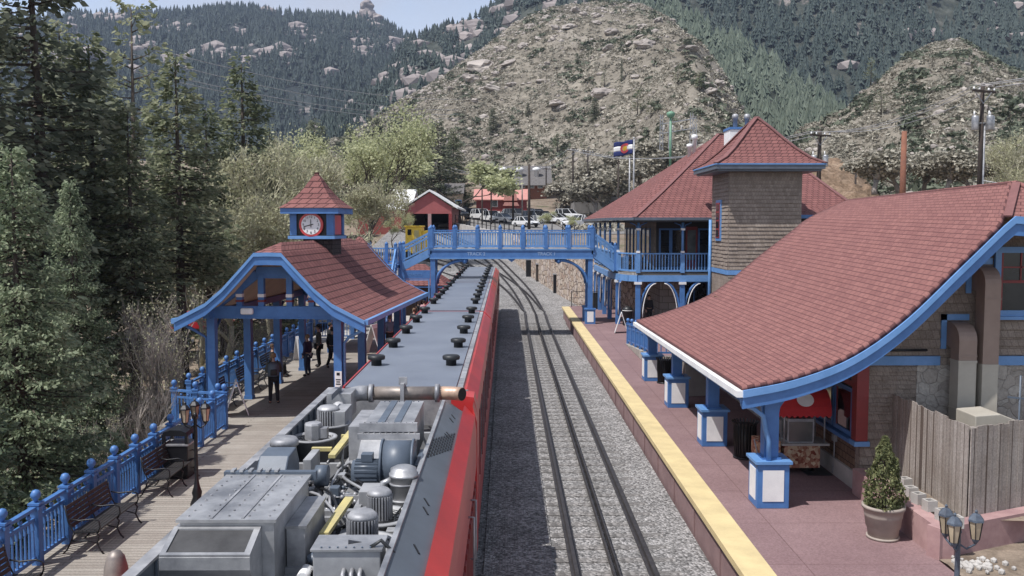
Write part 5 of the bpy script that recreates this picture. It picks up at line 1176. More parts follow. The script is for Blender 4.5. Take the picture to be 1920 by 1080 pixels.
for i, (x, y) in enumerate(cols):
    if i != 2:
        lp = obj('arcade_post', B().box(x - .13, x + .13, y - .13, y + .13, QZ, 3.36), M['blue'], dp, off=o0)
        for s in ((-1, 1) if i < 3 else (-1, 1)):
            if i == 0 and s < 0: continue
            dx, dy = (s * .9, 0) if i < 3 else (0, s * .9)
            arc_fan(x + dx * .12, y + dy * .12, dx, dy, 1.3, 3.32, M['blue'], lp)
            arc_fan(x + dx * .3, y + dy * .3 - (.09 if i < 3 else 0), dx * .85, dy * .85, 1.3, 3.25, M['white'], lp, .03)
        obj('capital', B().box(x - .2, x + .2, y - .2, y + .2, 3.2, 3.34), M['white'], lp, off=o0)
    if True:
        up = obj('balcony_post', B().cyl((x, y, 4.95), (x, y, 6.75), .075, n=8).box(x - .11, x + .11, y - .11, y + .11, 3.861, 4.95), M['blue_light'], dp, off=o0)
        obj('post_capital', B().box(x - .12, x + .12, y - .12, y + .12, 6.3, 6.42).box(x - .1, x + .1, y - .1, y + .1, 5.0, 5.12), M['white'], up, off=o0)
        obj('post_bracket', B().tube([(x - .5, y, 6.75), (x - .15, y, 6.6), (x, y, 6.2), (x + .15, y, 6.6), (x + .5, y, 6.75)] if i < 3 else [(x, y - .5, 6.75), (x, y - .15, 6.6), (x, y, 6.2), (x, y + .15, 6.6), (x, y + .5, 6.75)], .03, 5), M['blue'], up, off=o0)
# balcony balustrade
def balustrade(pts, z, h, par, step=.16, nm='balustrade', m='blue_light', off=None):
    b = B(); c = B()
    for (x0, y0), (x1, y1) in zip(pts, pts[1:]):
        L = math.hypot(x1 - x0, y1 - y0); b.bar((x0, y0, z + h), (x1, y1, z + h), .12, .08); b.bar((x0, y0, z + .12), (x1, y1, z + .12), .08, .1)
        n = max(2, int(L / step))
        for i in range(1, n): k = i / n; x, y = x0 + (x1 - x0) * k, y0 + (y1 - y0) * k; c.box(x - .028, x + .028, y - .028, y + .028, z + .17, z + h - .04)
    q = obj(nm, b, M['blue_light'], par, off=off); obj('baluster_panel', c, M[m], q, off=off); return q
balustrade(bc[:2], 3.86, 1.1, dp, .17, off=o0); balustrade(bc[1:], 3.86, 1.1, dp, .17, off=o0)
# the deep overhanging eave with dentils, and the hipped roof
EV = 6.95
eave = [(13.5, 51.2), (7.2, 51.2), (6.4, 51.9), (5.95, 53.2), (5.8, 56), (5.8, 69)]
b = B()
for (x0, y0), (x1, y1) in zip(eave, eave[1:]): b.bar((x0, y0, EV), (x1, y1, EV), .12, .16)
obj('eave_board', b, M['slate'], dp, off=o0)
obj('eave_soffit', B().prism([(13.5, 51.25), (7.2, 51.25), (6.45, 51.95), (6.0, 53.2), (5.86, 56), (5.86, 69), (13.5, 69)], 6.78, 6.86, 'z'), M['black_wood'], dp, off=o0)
def hip_face(pts_low, apex, steps=10, sag=.14):
    rows = []
    for j in range(steps + 1):
        k = j / steps; row = []
        for p_, a_ in zip(pts_low, apex):
            q = Vector(p_).lerp(Vector(a_), k); q.z -= sag * math.sin(math.pi * k) * (1 - .4 * k); row.append(q)
        rows.append(row)
    return rows
AP, AR = (13.9, 60, 12.55), (16.6, 60, 12.55)
b = B(); z = EV + .06
b.grid(hip_face([(20.6, 51.2, z), (17, 51.2, z), (12, 51.2, z), (7.2, 51.2, z)], [AR, (15.8, 60, 12.55), (14.8, 60, 12.55), AP]))
b.grid(hip_face([(7.2, 51.2, z), (6.4, 51.9, z), (5.95, 53.2, z), (5.8, 56, z), (5.8, 62, z), (5.8, 69, z)], [AP] * 6))
b.grid(hip_face([(5.8, 69, z), (20.6, 69, z)], [AP, AR])); b.grid(hip_face([(20.6, 69, z), (20.6, 60, z), (20.6, 51.2, z)], [AR] * 3))
bmesh.ops.remove_doubles(b.bm, verts=b.bm.verts[:], dist=.01)
obj('main_roof', b, M['roof_rough'], dp, off=o0)
b = B(); ch = hip_face([(7.2, 51.2, z)], [AP]); ch2 = hip_face([(20.6, 51.2, z)], [AR])
for q in (ch, ch2):
    for a, c in zip(q, q[1:]): b.bar(a[0] + Vector((0,0,.03)), c[0] + Vector((0,0,.03)), .24, .05)
b.bar(Vector(AP) + Vector((0,0,.02)), Vector(AR) + Vector((0,0,.02)), .24, .06); obj('hip_cap', b, M['roof_cap'], dp, off=o0)
# lower cross hip and porch at the right of the tower
pz = 7.15; b = B(); LA = at(1563, 358, Y=54.5)
b.grid(hip_face([(16.4, 50.6, pz), (18.6, 50.6, pz), (20.6, 50.6, pz)], [LA] * 3, 8, .15)); b.grid(hip_face([(20.6, 50.6, pz), (20.9, 58, pz)], [LA, Vector((LA.x, 60, LA.z))], 8, .15)); b.grid(hip_face([(16.4, 50.6, pz), (15.8, 58, pz)], [LA, Vector((LA.x, 60, LA.z))], 8, .15))
bmesh.ops.remove_doubles(b.bm, verts=b.bm.verts[:], dist=.01); obj('porch_roof', b, M['roof_rough'], dp, off=o0)
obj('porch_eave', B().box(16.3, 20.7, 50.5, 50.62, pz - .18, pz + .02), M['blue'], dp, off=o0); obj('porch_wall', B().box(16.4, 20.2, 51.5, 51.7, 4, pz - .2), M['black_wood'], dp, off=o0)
for x in (17.0, 18.6, 20.2): obj('porch_post', B().cyl((x, 50.8, 4), (x, 50.8, pz - .18), .09, n=8), M['blue'], dp, off=o0)
# tower
TXa, TXb, TYa, TYb = 11.57, 15.35, 47.3, 51.1
tw = obj('tower', B().box(TXa, TXb, TYa, TYb, QZ, 9.48), M['siding'], dp, off=o0)
obj('shingle_course', courses((TXa, TYa - .002), (TXb, TYa - .002), 4.26, 9.36, .205, None, .04, 5), M['siding'], tw, off=o0)
obj('shingle_course', courses((TXa - .002, TYb), (TXa - .002, TYa), 4.26, 9.36, .205, None, .04, 6), M['siding'], tw, off=o0)
obj('shingle_course', courses((TXa, TYa - .002), (TXb, TYa - .002), QZ + .5, 3.98, .205, None, .04, 7), M['siding'], tw, off=o0)
obj('tower_band', B().box(TXa - .04, TXb + .04, TYa - .045, TYb + .04, 4.0, 4.24), M['blue_light'], tw, off=o0)
obj('tower_downpipe', B().cyl((TXa - .12, TYb - .1, QZ), (TXa - .12, TYb - .1, 6.9), .09, n=8), M['blue_light'], tw, off=o0)
e = .9; ev = obj('tower_eave', B().box(TXa - e, TXb + e, TYa - e, TYb + e, 9.46, 9.67).box(TXa - e + .15, TXb + e - .15, TYa - e + .15, TYb + e - .15, 9.36, 9.459), M['slate'], tw, off=o0)
obj('eave_trim', B().box(TXa - e - .04, TXb + e + .04, TYa - e - .04, TYb + e + .04, 9.675, 9.74), M['blue_light'], ev, off=o0)
cx_, cy_ = (TXa + TXb) / 2, (TYa + TYb) / 2; b = B()
rr = [(2.82, 9.745), (2.22, 10.07), (1.66, 10.57), (1.09, 11.19), (.57, 11.8), (.02, 12.37)]
for k in range(4):
    m_ = Matrix.Rotation(k * math.pi / 2, 3, 'Z'); c = Vector((cx_, cy_, 0)); b.grid([[c + m_ @ Vector((q * s, -s, zz)) for q in (-1, -.5, 0, .5, 1)] for s, zz in rr])
obj('tower_roof', b, M['roof_rough'], tw, off=o0); b = B()
for k in range(4):
    m_ = Matrix.Rotation(k * math.pi / 2, 3, 'Z'); c = Vector((cx_, cy_, .03))
    for (s0, z0), (s1, z1_) in zip(rr, rr[1:]): b.bar(c + m_ @ Vector((-s0, -s0, z0)), c + m_ @ Vector((-s1, -s1, z1_)), .26, .06)
obj('tower_hip_cap', b, M['roof_cap'], tw, off=o0)
w_ = obj('tower_window', B().box(TXa - .09, TXa - .003, 48.75, 49.85, 5.75, 7.95), M['blue_light'], tw, off=o0); obj('window_pane', B().box(TXa - .12, TXa - .092, 48.9, 49.7, 5.9, 7.8), M['dark_red'], w_, off=o0)
b = B()
for k in range(4): b.box(TXa - .13, TXa - .121, 49.0, 49.6, 5.98 + k * .46, 6.34 + k * .46)
obj('pane_glass', b, M['glass'], w_, off=o0)
# chimney cabinet and vents on the main roof
p = at(1384, 250, Y=58); obj('chimney', B().box(p.x - .75, p.x + .75, 57, 58.6, 11, 12.55), M['white'], dp, off=o0); obj('chimney_cap', B().box(p.x - .8, p.x + .8, 56.95, 58.65, 12.551, 12.7), M['blue'], dp, off=o0)
for x in (-.3, .45): obj('flue', B().lathe([(.14, 12.7), (.14, 13.25), (.2, 13.26), (.2, 13.5), (.1, 13.58)], (p.x + x, 57.6, 0), 12), M['galv'], dp, off=o0)
for px, py, hh in ((1293, 285, .7), (1302, 272, .9)):
    p = at(px, py, Y=59); obj('roof_pipe', B().lathe([(.13, -1.0), (.13, hh * .4), (.2, hh * .42), (.2, hh * .7), (.1, hh * .75)], (p.x, 59, p.z), 10), M['white'], dp, off=o0)
# white bins/noticeboards by the depot and the stone wall
def utility_box(px, py, Z, w, h, label, nm='utility_cabinet'):
    p = at(px, py, Z=Z); t = thing(nm, label, 'cabinet', (p.x, p.y, Z)); obj('cabinet_body', B().box(-w/2, w/2, -.25, .25, 0, h), M['black'], t, bevel=.02); obj('cabinet_door', B().box(-w/2 + .06, w/2 - .06, -.27, -.252, .1, h - .12), M['rubber'], t)
utility_box(1121, 579, QZ, .7, 1.15, 'black bin cabinet standing against the fieldstone wall behind the bridge post')
for px, py, Y, lab in ((1046, 549, 78, 'dark tall utility cabinet nearest the platform end at the stone wall'), (1013, 527, 84, 'dark brown utility cabinet in the middle along the stone wall'), (994, 513, 89, 'grey utility cabinet farthest along the stone wall')):
    z = zyard(Y); p = at(px, py, Z=z); t = thing('signal_cabinet', lab, 'cabinet', (p.x, p.y, zyard(p.y) - .05)); obj('cabinet_body', B().box(-.4, .4, -.35, .35, 0, 1.6), M['black' if Y != 84 else 'pole_wood'], t, bevel=.03); obj('cabinet_lid', B().box(-.45, .45, -.4, .4, 1.601, 1.7), M['galv'], t)
t = thing('platform_end_gate', 'thin tubular gate closing the far end of the red platform', 'gate', (4.7, 65.3, QZ)); 
for x in (0, 1.5, 3): obj('gate_post', B().cyl((x, 0, 0), (x, 0, 1.15), .03, n=6), M['black'], t)
for z in (.15, .65, 1.12): obj('gate_rail', B().cyl((0, 0, z), (3, 0, z), .02, n=6), M['black'], t)
# ================================================================== FOOTBRIDGE
br = thing('footbridge', 'blue painted footbridge with arched braces crossing both tracks', 'footbridge', (0, 54, 0)); o0 = br.location
FY0, FY1 = 54.0, 56.0; XL, XR = -4.55, 5.15
obj('deck_beam', B().box(XL, XR, FY0, FY0 + .25, 4.60, 5.16).box(XL, XR, FY1 - .25, FY1, 4.60, 5.16), M['blue'], br, off=o0)
obj('beam_trim', B().box(XL - .03, XR + .03, FY0 - .05, FY0 - .003, 5.1, 5.2).box(XL - .03, XR + .03, FY0 - .04, FY0 - .003, 4.58, 4.66), M['blue_light'], br, off=o0)
obj('deck', B().box(XL, XR, FY0 + .251, FY1 - .251, 5.08, 5.19), M['deck'], br, off=o0)
obj('pendant', B().prism([(.05, 4.6), (.55, 4.6), (.42, 4.48), (.3, 4.4), (.18, 4.48)], FY0 + .02, FY0 + .2), M['blue'], br, off=o0)
M['blue_pale'] = simple('pale_blue_letter_paint', (.36,.48,.66), (.30,.42,.6), 3, .6)
lettering('track_lettering', 'TRACK 2', .27, M['blue_pale'], Vector((at(893, 477, Y=FY0).x, FY0 - .012, 4.88)) - Vector(o0), (R(90), 0, 0), br)
lettering('track_lettering', 'TRACK 1', .27, M['blue_pale'], Vector((at(1025, 478, Y=FY0).x, FY0 - .012, 4.88)) - Vector(o0), (R(90), 0, 0), br)
for y in (FY0 + .06, FY1 - .06):
    n = 7; xs = [XL + .06 + (XR - XL - .12) * i / n for i in range(n + 1)]
    balustrade([(xs[0], y), (xs[-1], y)], 5.2, .95, br, .15, off=o0)
    b = B(); b.bar((xs[0], y, 6.28), (xs[-1], y, 6.28), .06, .05)
    for i in range(40): x = xs[0] + (xs[-1] - xs[0]) * i / 40; b.box(x - .02, x + .02, y - .02, y + .02, 6.16, 6.27)
    obj('top_rail', b, M['blue'], br, off=o0)
    for i, x in enumerate(xs): obj('newel_post', B().box(x - .1, x + .1, y - .1, y + .1, 5.17, 6.4).box(x - .13, x + .13, y - .13, y + .13, 5.2, 5.32).lathe([(.1, 6.4), (.12, 6.45), (.05, 6.58), (.01, 6.62)], (x, y, 0), 8), M['blue'], br, off=o0)
for x, zb_, s in ((XL + .15, PZ, 1), (XR - .15, QZ, -1)):
    for y in (FY0 + .13, FY1 - .13):
        cp = obj('bridge_post', B().box(x - .14, x + .14, y - .12, y + .12, zb_, 4.6), M['blue'], br, off=o0)
        pts = [(x + s * .14 + s * 1.75 * (1 - math.cos(k * math.pi / 18)), y, 3.0 + 1.5 * math.sin(k * math.pi / 18)) for k in range(10)]
        obj('arched_brace', B().tube(pts, .09, 6).sphere((pts[-1][0], y, pts[-1][2] - .05), .16, 8), M['blue'], cp, off=o0)
        obj('post_base', B().box(x - .3, x + .3, y - .25, y + .25, zb_, zb_ + .85).box(x - .34, x + .34, y - .29, y + .29, zb_ + .851, zb_ + .93), M['blue'], cp, off=o0)
        obj('base_panel', B().box(x - .19, x + .19, y - .262, y - .251, zb_ + .12, zb_ + .75), M['white'], cp, off=o0)
# stairs: down left to a landing, then towards the camera; a short flight right to the balcony
def flight(a, c, w, axis, n, nm='stair_flight'):
    a, c = Vector(a), Vector(c); b = B(); side = Vector((0, w, 0)) if axis == 'x' else Vector((w, 0, 0))
    fl_ = obj(nm, B().bar(a + Vector((0,0,-.2)), c + Vector((0,0,-.2)), .1, .45), M['blue_light'], br, off=o0); t_ = B(); obj('stringer', B().bar(a + side + Vector((0,0,-.2)), c + side + Vector((0,0,-.2)), .1, .45), M['blue_light'], fl_, off=o0)
    for i in range(n):
        p = a.lerp(c, (i + .5) / n); t_.obox(p + side * .5 + Vector((0, 0, -.08)), (.3, w - .12, .04) if axis == 'x' else (w - .12, .3, .04))
    obj('stair_tread', t_, M['tie'], fl_, off=o0)
    for k in (0, 1):
        o_ = side * k; r_ = B(); r_.bar(a + o_ + Vector((0,0,1.0)), c + o_ + Vector((0,0,1.0)), .09, .09).bar(a + o_ + Vector((0,0,.78)), c + o_ + Vector((0,0,.78)), .07, .07).bar(a + o_ + Vector((0,0,.18)), c + o_ + Vector((0,0,.18)), .07, .07)
        for i in range(1, n): p = a.lerp(c, i / n) + o_; r_.box(p.x - .025, p.x + .025, p.y - .025, p.y + .025, p.z + .15, p.z + .95)
        obj('stair_railing', r_, M['blue_light'], fl_, off=o0)
        for p in (a + o_, c + o_): obj('newel_post', B().box(p.x - .1, p.x + .1, p.y - .1, p.y + .1, p.z - .3, p.z + 1.2).lathe([(.1, 1.2), (.12, 1.26), (.02, 1.38)], p, 8), M['blue'], fl_, off=o0)
flight((XL - .02, FY0 + .1, 5.16), (-6.35, FY0 + .1, 4.25), 1.8, 'x', 6)
obj('landing', B().box(-8.5, -6.36, FY0, FY1, 4.05, 4.22), M['blue'], br, off=o0)
balustrade([(-8.4, FY1 - .05), (-6.4, FY1 - .05)], 4.22, .95, br, .16, off=o0); balustrade([(-8.45, FY0), (-8.45, FY1)], 4.22, .95, br, .16, off=o0)
for p in ((-8.42, FY0 + .05), (-8.42, FY1 - .05), (-7.4, FY1 - .05)): obj('newel_post', B().box(p[0] - .1, p[0] + .1, p[1] - .1, p[1] + .1, 4.0, 5.4).lathe([(.1, 5.4), (.12, 5.46), (.02, 5.58)], (p[0], p[1], 0), 8), M['blue'], br, off=o0)
flight((-8.3, FY0 - .05, 4.2), (-8.3, FY0 - 5.4, .7), 1.7, 'y', 18)
obj('cross_beam', B().box(-6.3, XL - .02, FY0 + .02, FY0 + .22, 3.4, 3.9), M['blue'], br, off=o0)
lettering('track_lettering', 'TRACK 3', .2, M['blue_light'], Vector((-5.45, FY0 + .008, 3.65)) - Vector(o0), (R(90), 0, 0), br)
for x in (-6.35, -8.35):
    for y in (FY0 + .13, FY1 - .13): obj('bridge_post', B().box(x - .12, x + .12, y - .12, y + .12, PZ, 4.04), M['blue'], br, off=o0)
obj('portal_frame', B().box(-6.2, -4.6, FY0 + .03, FY0 + .1, 3.3, 3.38).box(-6.2, -6.12, FY0 + .03, FY0 + .1, 1.9, 3.3).box(-4.68, -4.6, FY0 + .03, FY0 + .1, 1.9, 3.3), M['blue_light'], br, off=o0)
flight((XR + .02, FY0 + .1, 5.16), (6.5, FY0 + .1, 4.2), 1.8, 'x', 6)

# ================================================================== SMALL BUILDINGS
def hip_block(t, x0, x1, y0, y1, z0, z1, zr, wm, rm, ov=.5, ridge=.35):
    o_ = t.location; obj('wall', B().box(x0, x1, y0, y1, z0, z1), M[wm], t, off=o_)
    xm, ym = (x0 + x1) / 2, (y0 + y1) / 2; dx = (x1 - x0) / 2 * ridge; b = B(); z = z1 - .02
    c = [(x0 - ov, y0 - ov, z), (x1 + ov, y0 - ov, z), (x1 + ov, y1 + ov, z), (x0 - ov, y1 + ov, z)]; A_, Q_ = (xm - dx, ym, zr), (xm + dx, ym, zr)
    b.grid([[c[0], c[1]], [A_, Q_]]); b.grid([[c[1], c[2]], [Q_, Q_]]); b.grid([[c[2], c[3]], [Q_, A_]]); b.grid([[c[3], c[0]], [A_, A_]])
    bmesh.ops.remove_doubles(b.bm, verts=b.bm.verts[:], dist=.01); obj('roof', b, M[rm], t, off=o_, solid=.08)
    obj('eave', B().box(x0 - ov, x1 + ov, y0 - ov, y1 + ov, z - .14, z - .083), M['blue'], t, off=o_)
t = thing('kiosk', 'hip roofed blue kiosk just beyond the clock shelter', 'kiosk', (-7.2, 45, PZ))
hip_block(t, -8.6, -5.9, 43.2, 46.6, 2.9, 3.2, 6.05, 'blue', 'roof_rough', .9, .05)
for x in (-8.5, -6.0):
    for y in (43.3, 46.5): obj('post', B().box(x - .1, x + .1, y - .1, y + .1, PZ, 2.9), M['blue'], t, off=t.location)
t = thing('ticket_hut', 'low red roofed hut seen under the footbridge behind the crowd', 'hut', (-6, 63, PZ))
hip_block(t, -7.6, -4.6, 61, 65, PZ, 2.6, 3.9, 'pole_wood', 'roof_rough', .6, .3)
def gable(t, x0, x1, y0, y1, z0, z1, zr, wm, rm, along='x', ov=.4, wins=(), wfr='white'):
    o_ = t.location
    if along == 'x':
        ym = (y0 + y1) / 2; obj('wall', B().prism([(y0, z0), (y1, z0), (y1, z1), (ym, zr - .12), (y0, z1)], x0, x1, 'x'), M[wm], t, off=o_)
        s = (zr - z1) / (ym - y0); q = [(y0 - ov, z1 - s*ov), (ym, zr), (y1 + ov, z1 - s*ov), (y1 + ov, z1 - s*ov - .02 + .14), (ym, zr + .16), (y0 - ov, z1 - s*ov + .14)]; obj('roof', B().prism(q, x0 - ov, x1 + ov, 'x'), M[rm], t, off=o_)
    else:
        xm = (x0 + x1) / 2; obj('wall', B().prism([(x0, z0), (x1, z0), (x1, z1), (xm, zr - .12), (x0, z1)], y0, y1), M[wm], t, off=o_)
        s = (zr - z1) / (xm - x0); q = [(x0 - ov, z1 - s*ov), (xm, zr), (x1 + ov, z1 - s*ov), (x1 + ov, z1 - s*ov + .14), (xm, zr + .16), (x0 - ov, z1 - s*ov + .14)]; obj('roof', B().prism(q, y0 - ov, y1 + ov), M[rm], t, off=o_)
    for x, z, w, h in wins:
        f = obj('window', B().box(x - w/2 - .1, x + w/2 + .1, y0 - .06, y0 - .003, z - .1, z + h + .1), M[wfr], t, off=o_); obj('pane', B().box(x - w/2, x + w/2, y0 - .09, y0 - .063, z, z + h), M['glass'], f, off=o_)
M['brick_red'] = simple('faded_brick_red_paint', (.36,.10,.10), (.29,.08,.08), 1.5, .8)
# red engine shed with a white roof: two dark bays
pl, pr_ = at(765, 440, Y=122), at(847, 440, Y=122); sz = zyard(118)
t = thing('engine_shed', 'dark red engine shed with a white metal roof and two open bays', 'shed', ((pl.x + pr_.x)/2, 122, sz)); o_ = t.location
ze, zr = at(0, 388, Y=122).z, at(0, 360, Y=122).z; xm = (pl.x + pr_.x) / 2
obj('gable_wall', B().prism([(pl.x, ze - .9), (pr_.x, ze - .9), (pr_.x, ze), (xm, zr), (pl.x, ze)], 122, 122.4), M['brick_red'], t, off=o_)
for x in (pl.x, xm - .25, pr_.x - .4): obj('door_post', B().box(x, x + .45, 121.95, 122.45, sz - 1, ze - .901), M['dark_red' if x != xm - .25 else 'stucco'], t, off=o_)
obj('side_wall', B().box(pl.x - .1, pl.x + .1, 122.46, 146, sz - 1, ze), M['dark_red'], t, off=o_); obj('side_wall', B().box(pr_.x - .3, pr_.x, 122.46, 146, sz - 1, ze), M['dark_red'], t, off=o_); obj('back_wall', B().box(pl.x + .11, pr_.x - .31, 145.6, 146, sz - 1, ze), M['black_wood'], t, off=o_)
obj('bay_screen', B().box(xm + .5, pr_.x - .6, 131, 131.2, sz, ze - 2.3), M['concrete'], t, off=o_)
b = B(); b.prism([(pl.x - .8, ze - .25), (xm, zr + .1), (pr_.x + .8, ze - .25), (pr_.x + .8, ze), (xm, zr + .36), (pl.x - .8, ze)], 121.6, 146.5); obj('roof', b, M['white'], t, off=o_)
M['shed_red'] = simple('faded_red_shed_boards', (.30,.085,.07), (.22,.06,.05), 1.5, .85)
t = thing('shed_annex', 'long low red shed with a white roof reaching left behind the spring tree', 'shed', (-20, 128, 6)); q = at(688, 358, Y=128)
gable(t, q.x - 1, pl.x - .2, 126, 140, 3, at(0, 392, Y=126).z, at(0, 357, Y=133).z, 'shed_red', 'white', 'x', .3)
# yellow locomotive cab
p = at(782, 462, Y=98); z0 = zyard(98); ztop = at(0, 423, Y=98).z
t = thing('yellow_locomotive', 'bright yellow maintenance locomotive cab behind the bridge stairs', 'locomotive', (p.x, 98, z0)); o_ = t.location
obj('cab', B().box(p.x - 1.15, p.x + .6, 97, 100, z0 + .6, ztop - .15), M['yl'] if 'yl' in M else simple('yellow_loco_paint', (.85,.58,.06), (.75,.5,.05), 2, .45), t, off=o_, bevel=.06)
ym_ = MATS['yellow_loco_paint']
obj('hood', B().box(p.x + .601, p.x + 1.5, 97.2, 103, z0 + .6, ztop - .55), ym_, t, off=o_, bevel=.06); obj('cab_roof', B().box(p.x - 1.25, p.x + .7, 96.9, 100.1, ztop - .149, ztop), ym_, t, off=o_, bevel=.04)
obj('cab_window', B().box(p.x - .9, p.x - .5, 96.95, 96.997, ztop - 1.0, ztop - .4), M['glass'], t, off=o_); obj('cab_door', B().box(p.x - .2, p.x + .3, 96.96, 96.997, z0 + .7, ztop - .5), M['yellow_steel'], t, off=o_)
obj('frame', B().box(p.x - 1.2, p.x + 1.6, 96.9, 103, z0 + .1, z0 + .599), M['black'], t, off=o_)
for x in (p.x - .9, p.x + .9): obj('wheel', B().cyl((x, 96.85, z0 + .45), (x, 96.95, z0 + .45), .42, n=16), M['black'], t, off=o_)
# valley buildings
t = thing('brown_lodge', 'long brown building with a grey roof and white vents across the valley', 'building', (2, 190, 12)); a, c = at(910, 345, Y=190), at(1025, 345, Y=190)
gable(t, a.x, c.x, 190, 206, 6, at(0, 343, Y=190).z, at(0, 312, Y=198).z, 'pole_red', 'tie', 'x', 1.2, [(a.x + 2 + 1.9 * k, at(0, 352, Y=190).z, 1.0, 1.0) for k in range(6)])
for px in (944, 975, 1006): q = at(px, 322, Y=193); obj('roof_vent', B().lathe([(.5, -1.5), (.5, .1), (.85, .15), (.85, .7), (.3, .95)], q, 12), M['white'], t, off=t.location)
t = thing('red_cottage', 'small red building with a pink metal roof beside the parked cars', 'building', (-1, 160, 8)); a, c = at(893, 380, Y=160), at(988, 380, Y=160)
M['pink_roof'] = simple('pink_metal_roof', (.56,.27,.22), (.48,.22,.19), 1, .5)
gable(t, a.x, c.x, 160, 168, 7.5, at(0, 373, Y=160).z, at(0, 356, Y=164).z, 'dark_red', 'pink_roof', 'x', .5, [(at(927, 0, Y=160).x, at(0, 387, Y=160).z, .9, 1.1)])
obj('base_course', B().box(a.x - .05, a.x + 4.2, 159.9, 159.99, 6, at(0, 396, Y=160).z), M['white'], t, off=t.location)
obj('dormer', B().prism([(a.x + 4.8, at(0, 376, Y=159).z), (a.x + 7.2, at(0, 376, Y=159).z), (a.x + 7.0, at(0, 362, Y=159).z), (a.x + 5.0, at(0, 362, Y=159).z)], 158.6, 159.88), M['pink_roof'], t, off=t.location)
t = thing('red_canopy', 'small red canopy standing in front of the red building', 'canopy', at(958, 398, Y=157)); obj('canopy_roof', B().prism([(-1.4, 1.1), (1.4, 1.1), (1.1, 1.7), (-1.1, 1.7)], -.8, .8), M['pink_roof'], t)
for x in (-1.2, 1.2): obj('canopy_post', B().cyl((x, -.7, -.6), (x, -.7, 1.1), .06, n=6), M['dark_red'], t)
t = thing('tan_house', 'tan walled house with a blue window half hidden by the spring tree', 'house', (-7, 170, 8)); a, c = at(826, 380, Y=170), at(866, 380, Y=170)
gable(t, a.x, c.x, 170, 178, 6, at(0, 362, Y=170).z, at(0, 345, Y=174).z, 'cream', 'tie', 'x', .4, [(at(858, 0, Y=170).x, at(0, 400, Y=170).z, 1.0, 2.4)], 'blue_light')
t = thing('white_house', 'white gabled house with a dark roof above the engine shed', 'house', (-18, 178, 14)); a, c = at(764, 340, Y=178), at(786, 340, Y=178)
gable(t, a.x, c.x, 178, 186, 9, at(0, 333, Y=178).z, at(0, 315, Y=178).z, 'white', 'tie', 'y', .3, [((a.x + c.x)/2, at(0, 334, Y=178).z, .6, .9), (a.x + .7, at(0, 348, Y=178).z, .5, .9), (c.x - .7, at(0, 348, Y=178).z, .5, .9)])
obj('porch', B().box(a.x - .6, c.x + 1.2, 176.4, 177.9, at(0, 346, Y=177).z, at(0, 344.5, Y=177).z), M['tie'], t, off=t.location)
for k in range(5): x = a.x - .4 + k * .75; obj('porch_post', B().box(x - .05, x + .05, 176.5, 176.6, 9, at(0, 346, Y=177).z - .01), M['white'], t, off=t.location)
t = thing('white_tower_house', 'tall narrow white house with a red gable high on the wooded bank', 'house', (-24, 225, 25)); a, c = at(751, 290, Y=225), at(768, 290, Y=225)
gable(t, a.x, c.x, 225, 230, 12, at(0, 274, Y=225).z, at(0, 263, Y=225).z, 'white', 'dark_red', 'y', .3, [((a.x + c.x)/2, at(0, 284, Y=225).z, .7, 1.0)])
obj('red_gable', B().prism([(a.x + .1, at(0, 273.5, Y=225).z), (c.x - .1, at(0, 273.5, Y=225).z), ((a.x + c.x)/2, at(0, 265, Y=225).z)], 224.9, 224.97), M['dark_red'], t, off=t.location)
obj('lower_block', B().box(a.x + .5, c.x + 1.8, 222, 224.8, 10, at(0, 294, Y=223).z), M['concrete'], t, off=t.location)

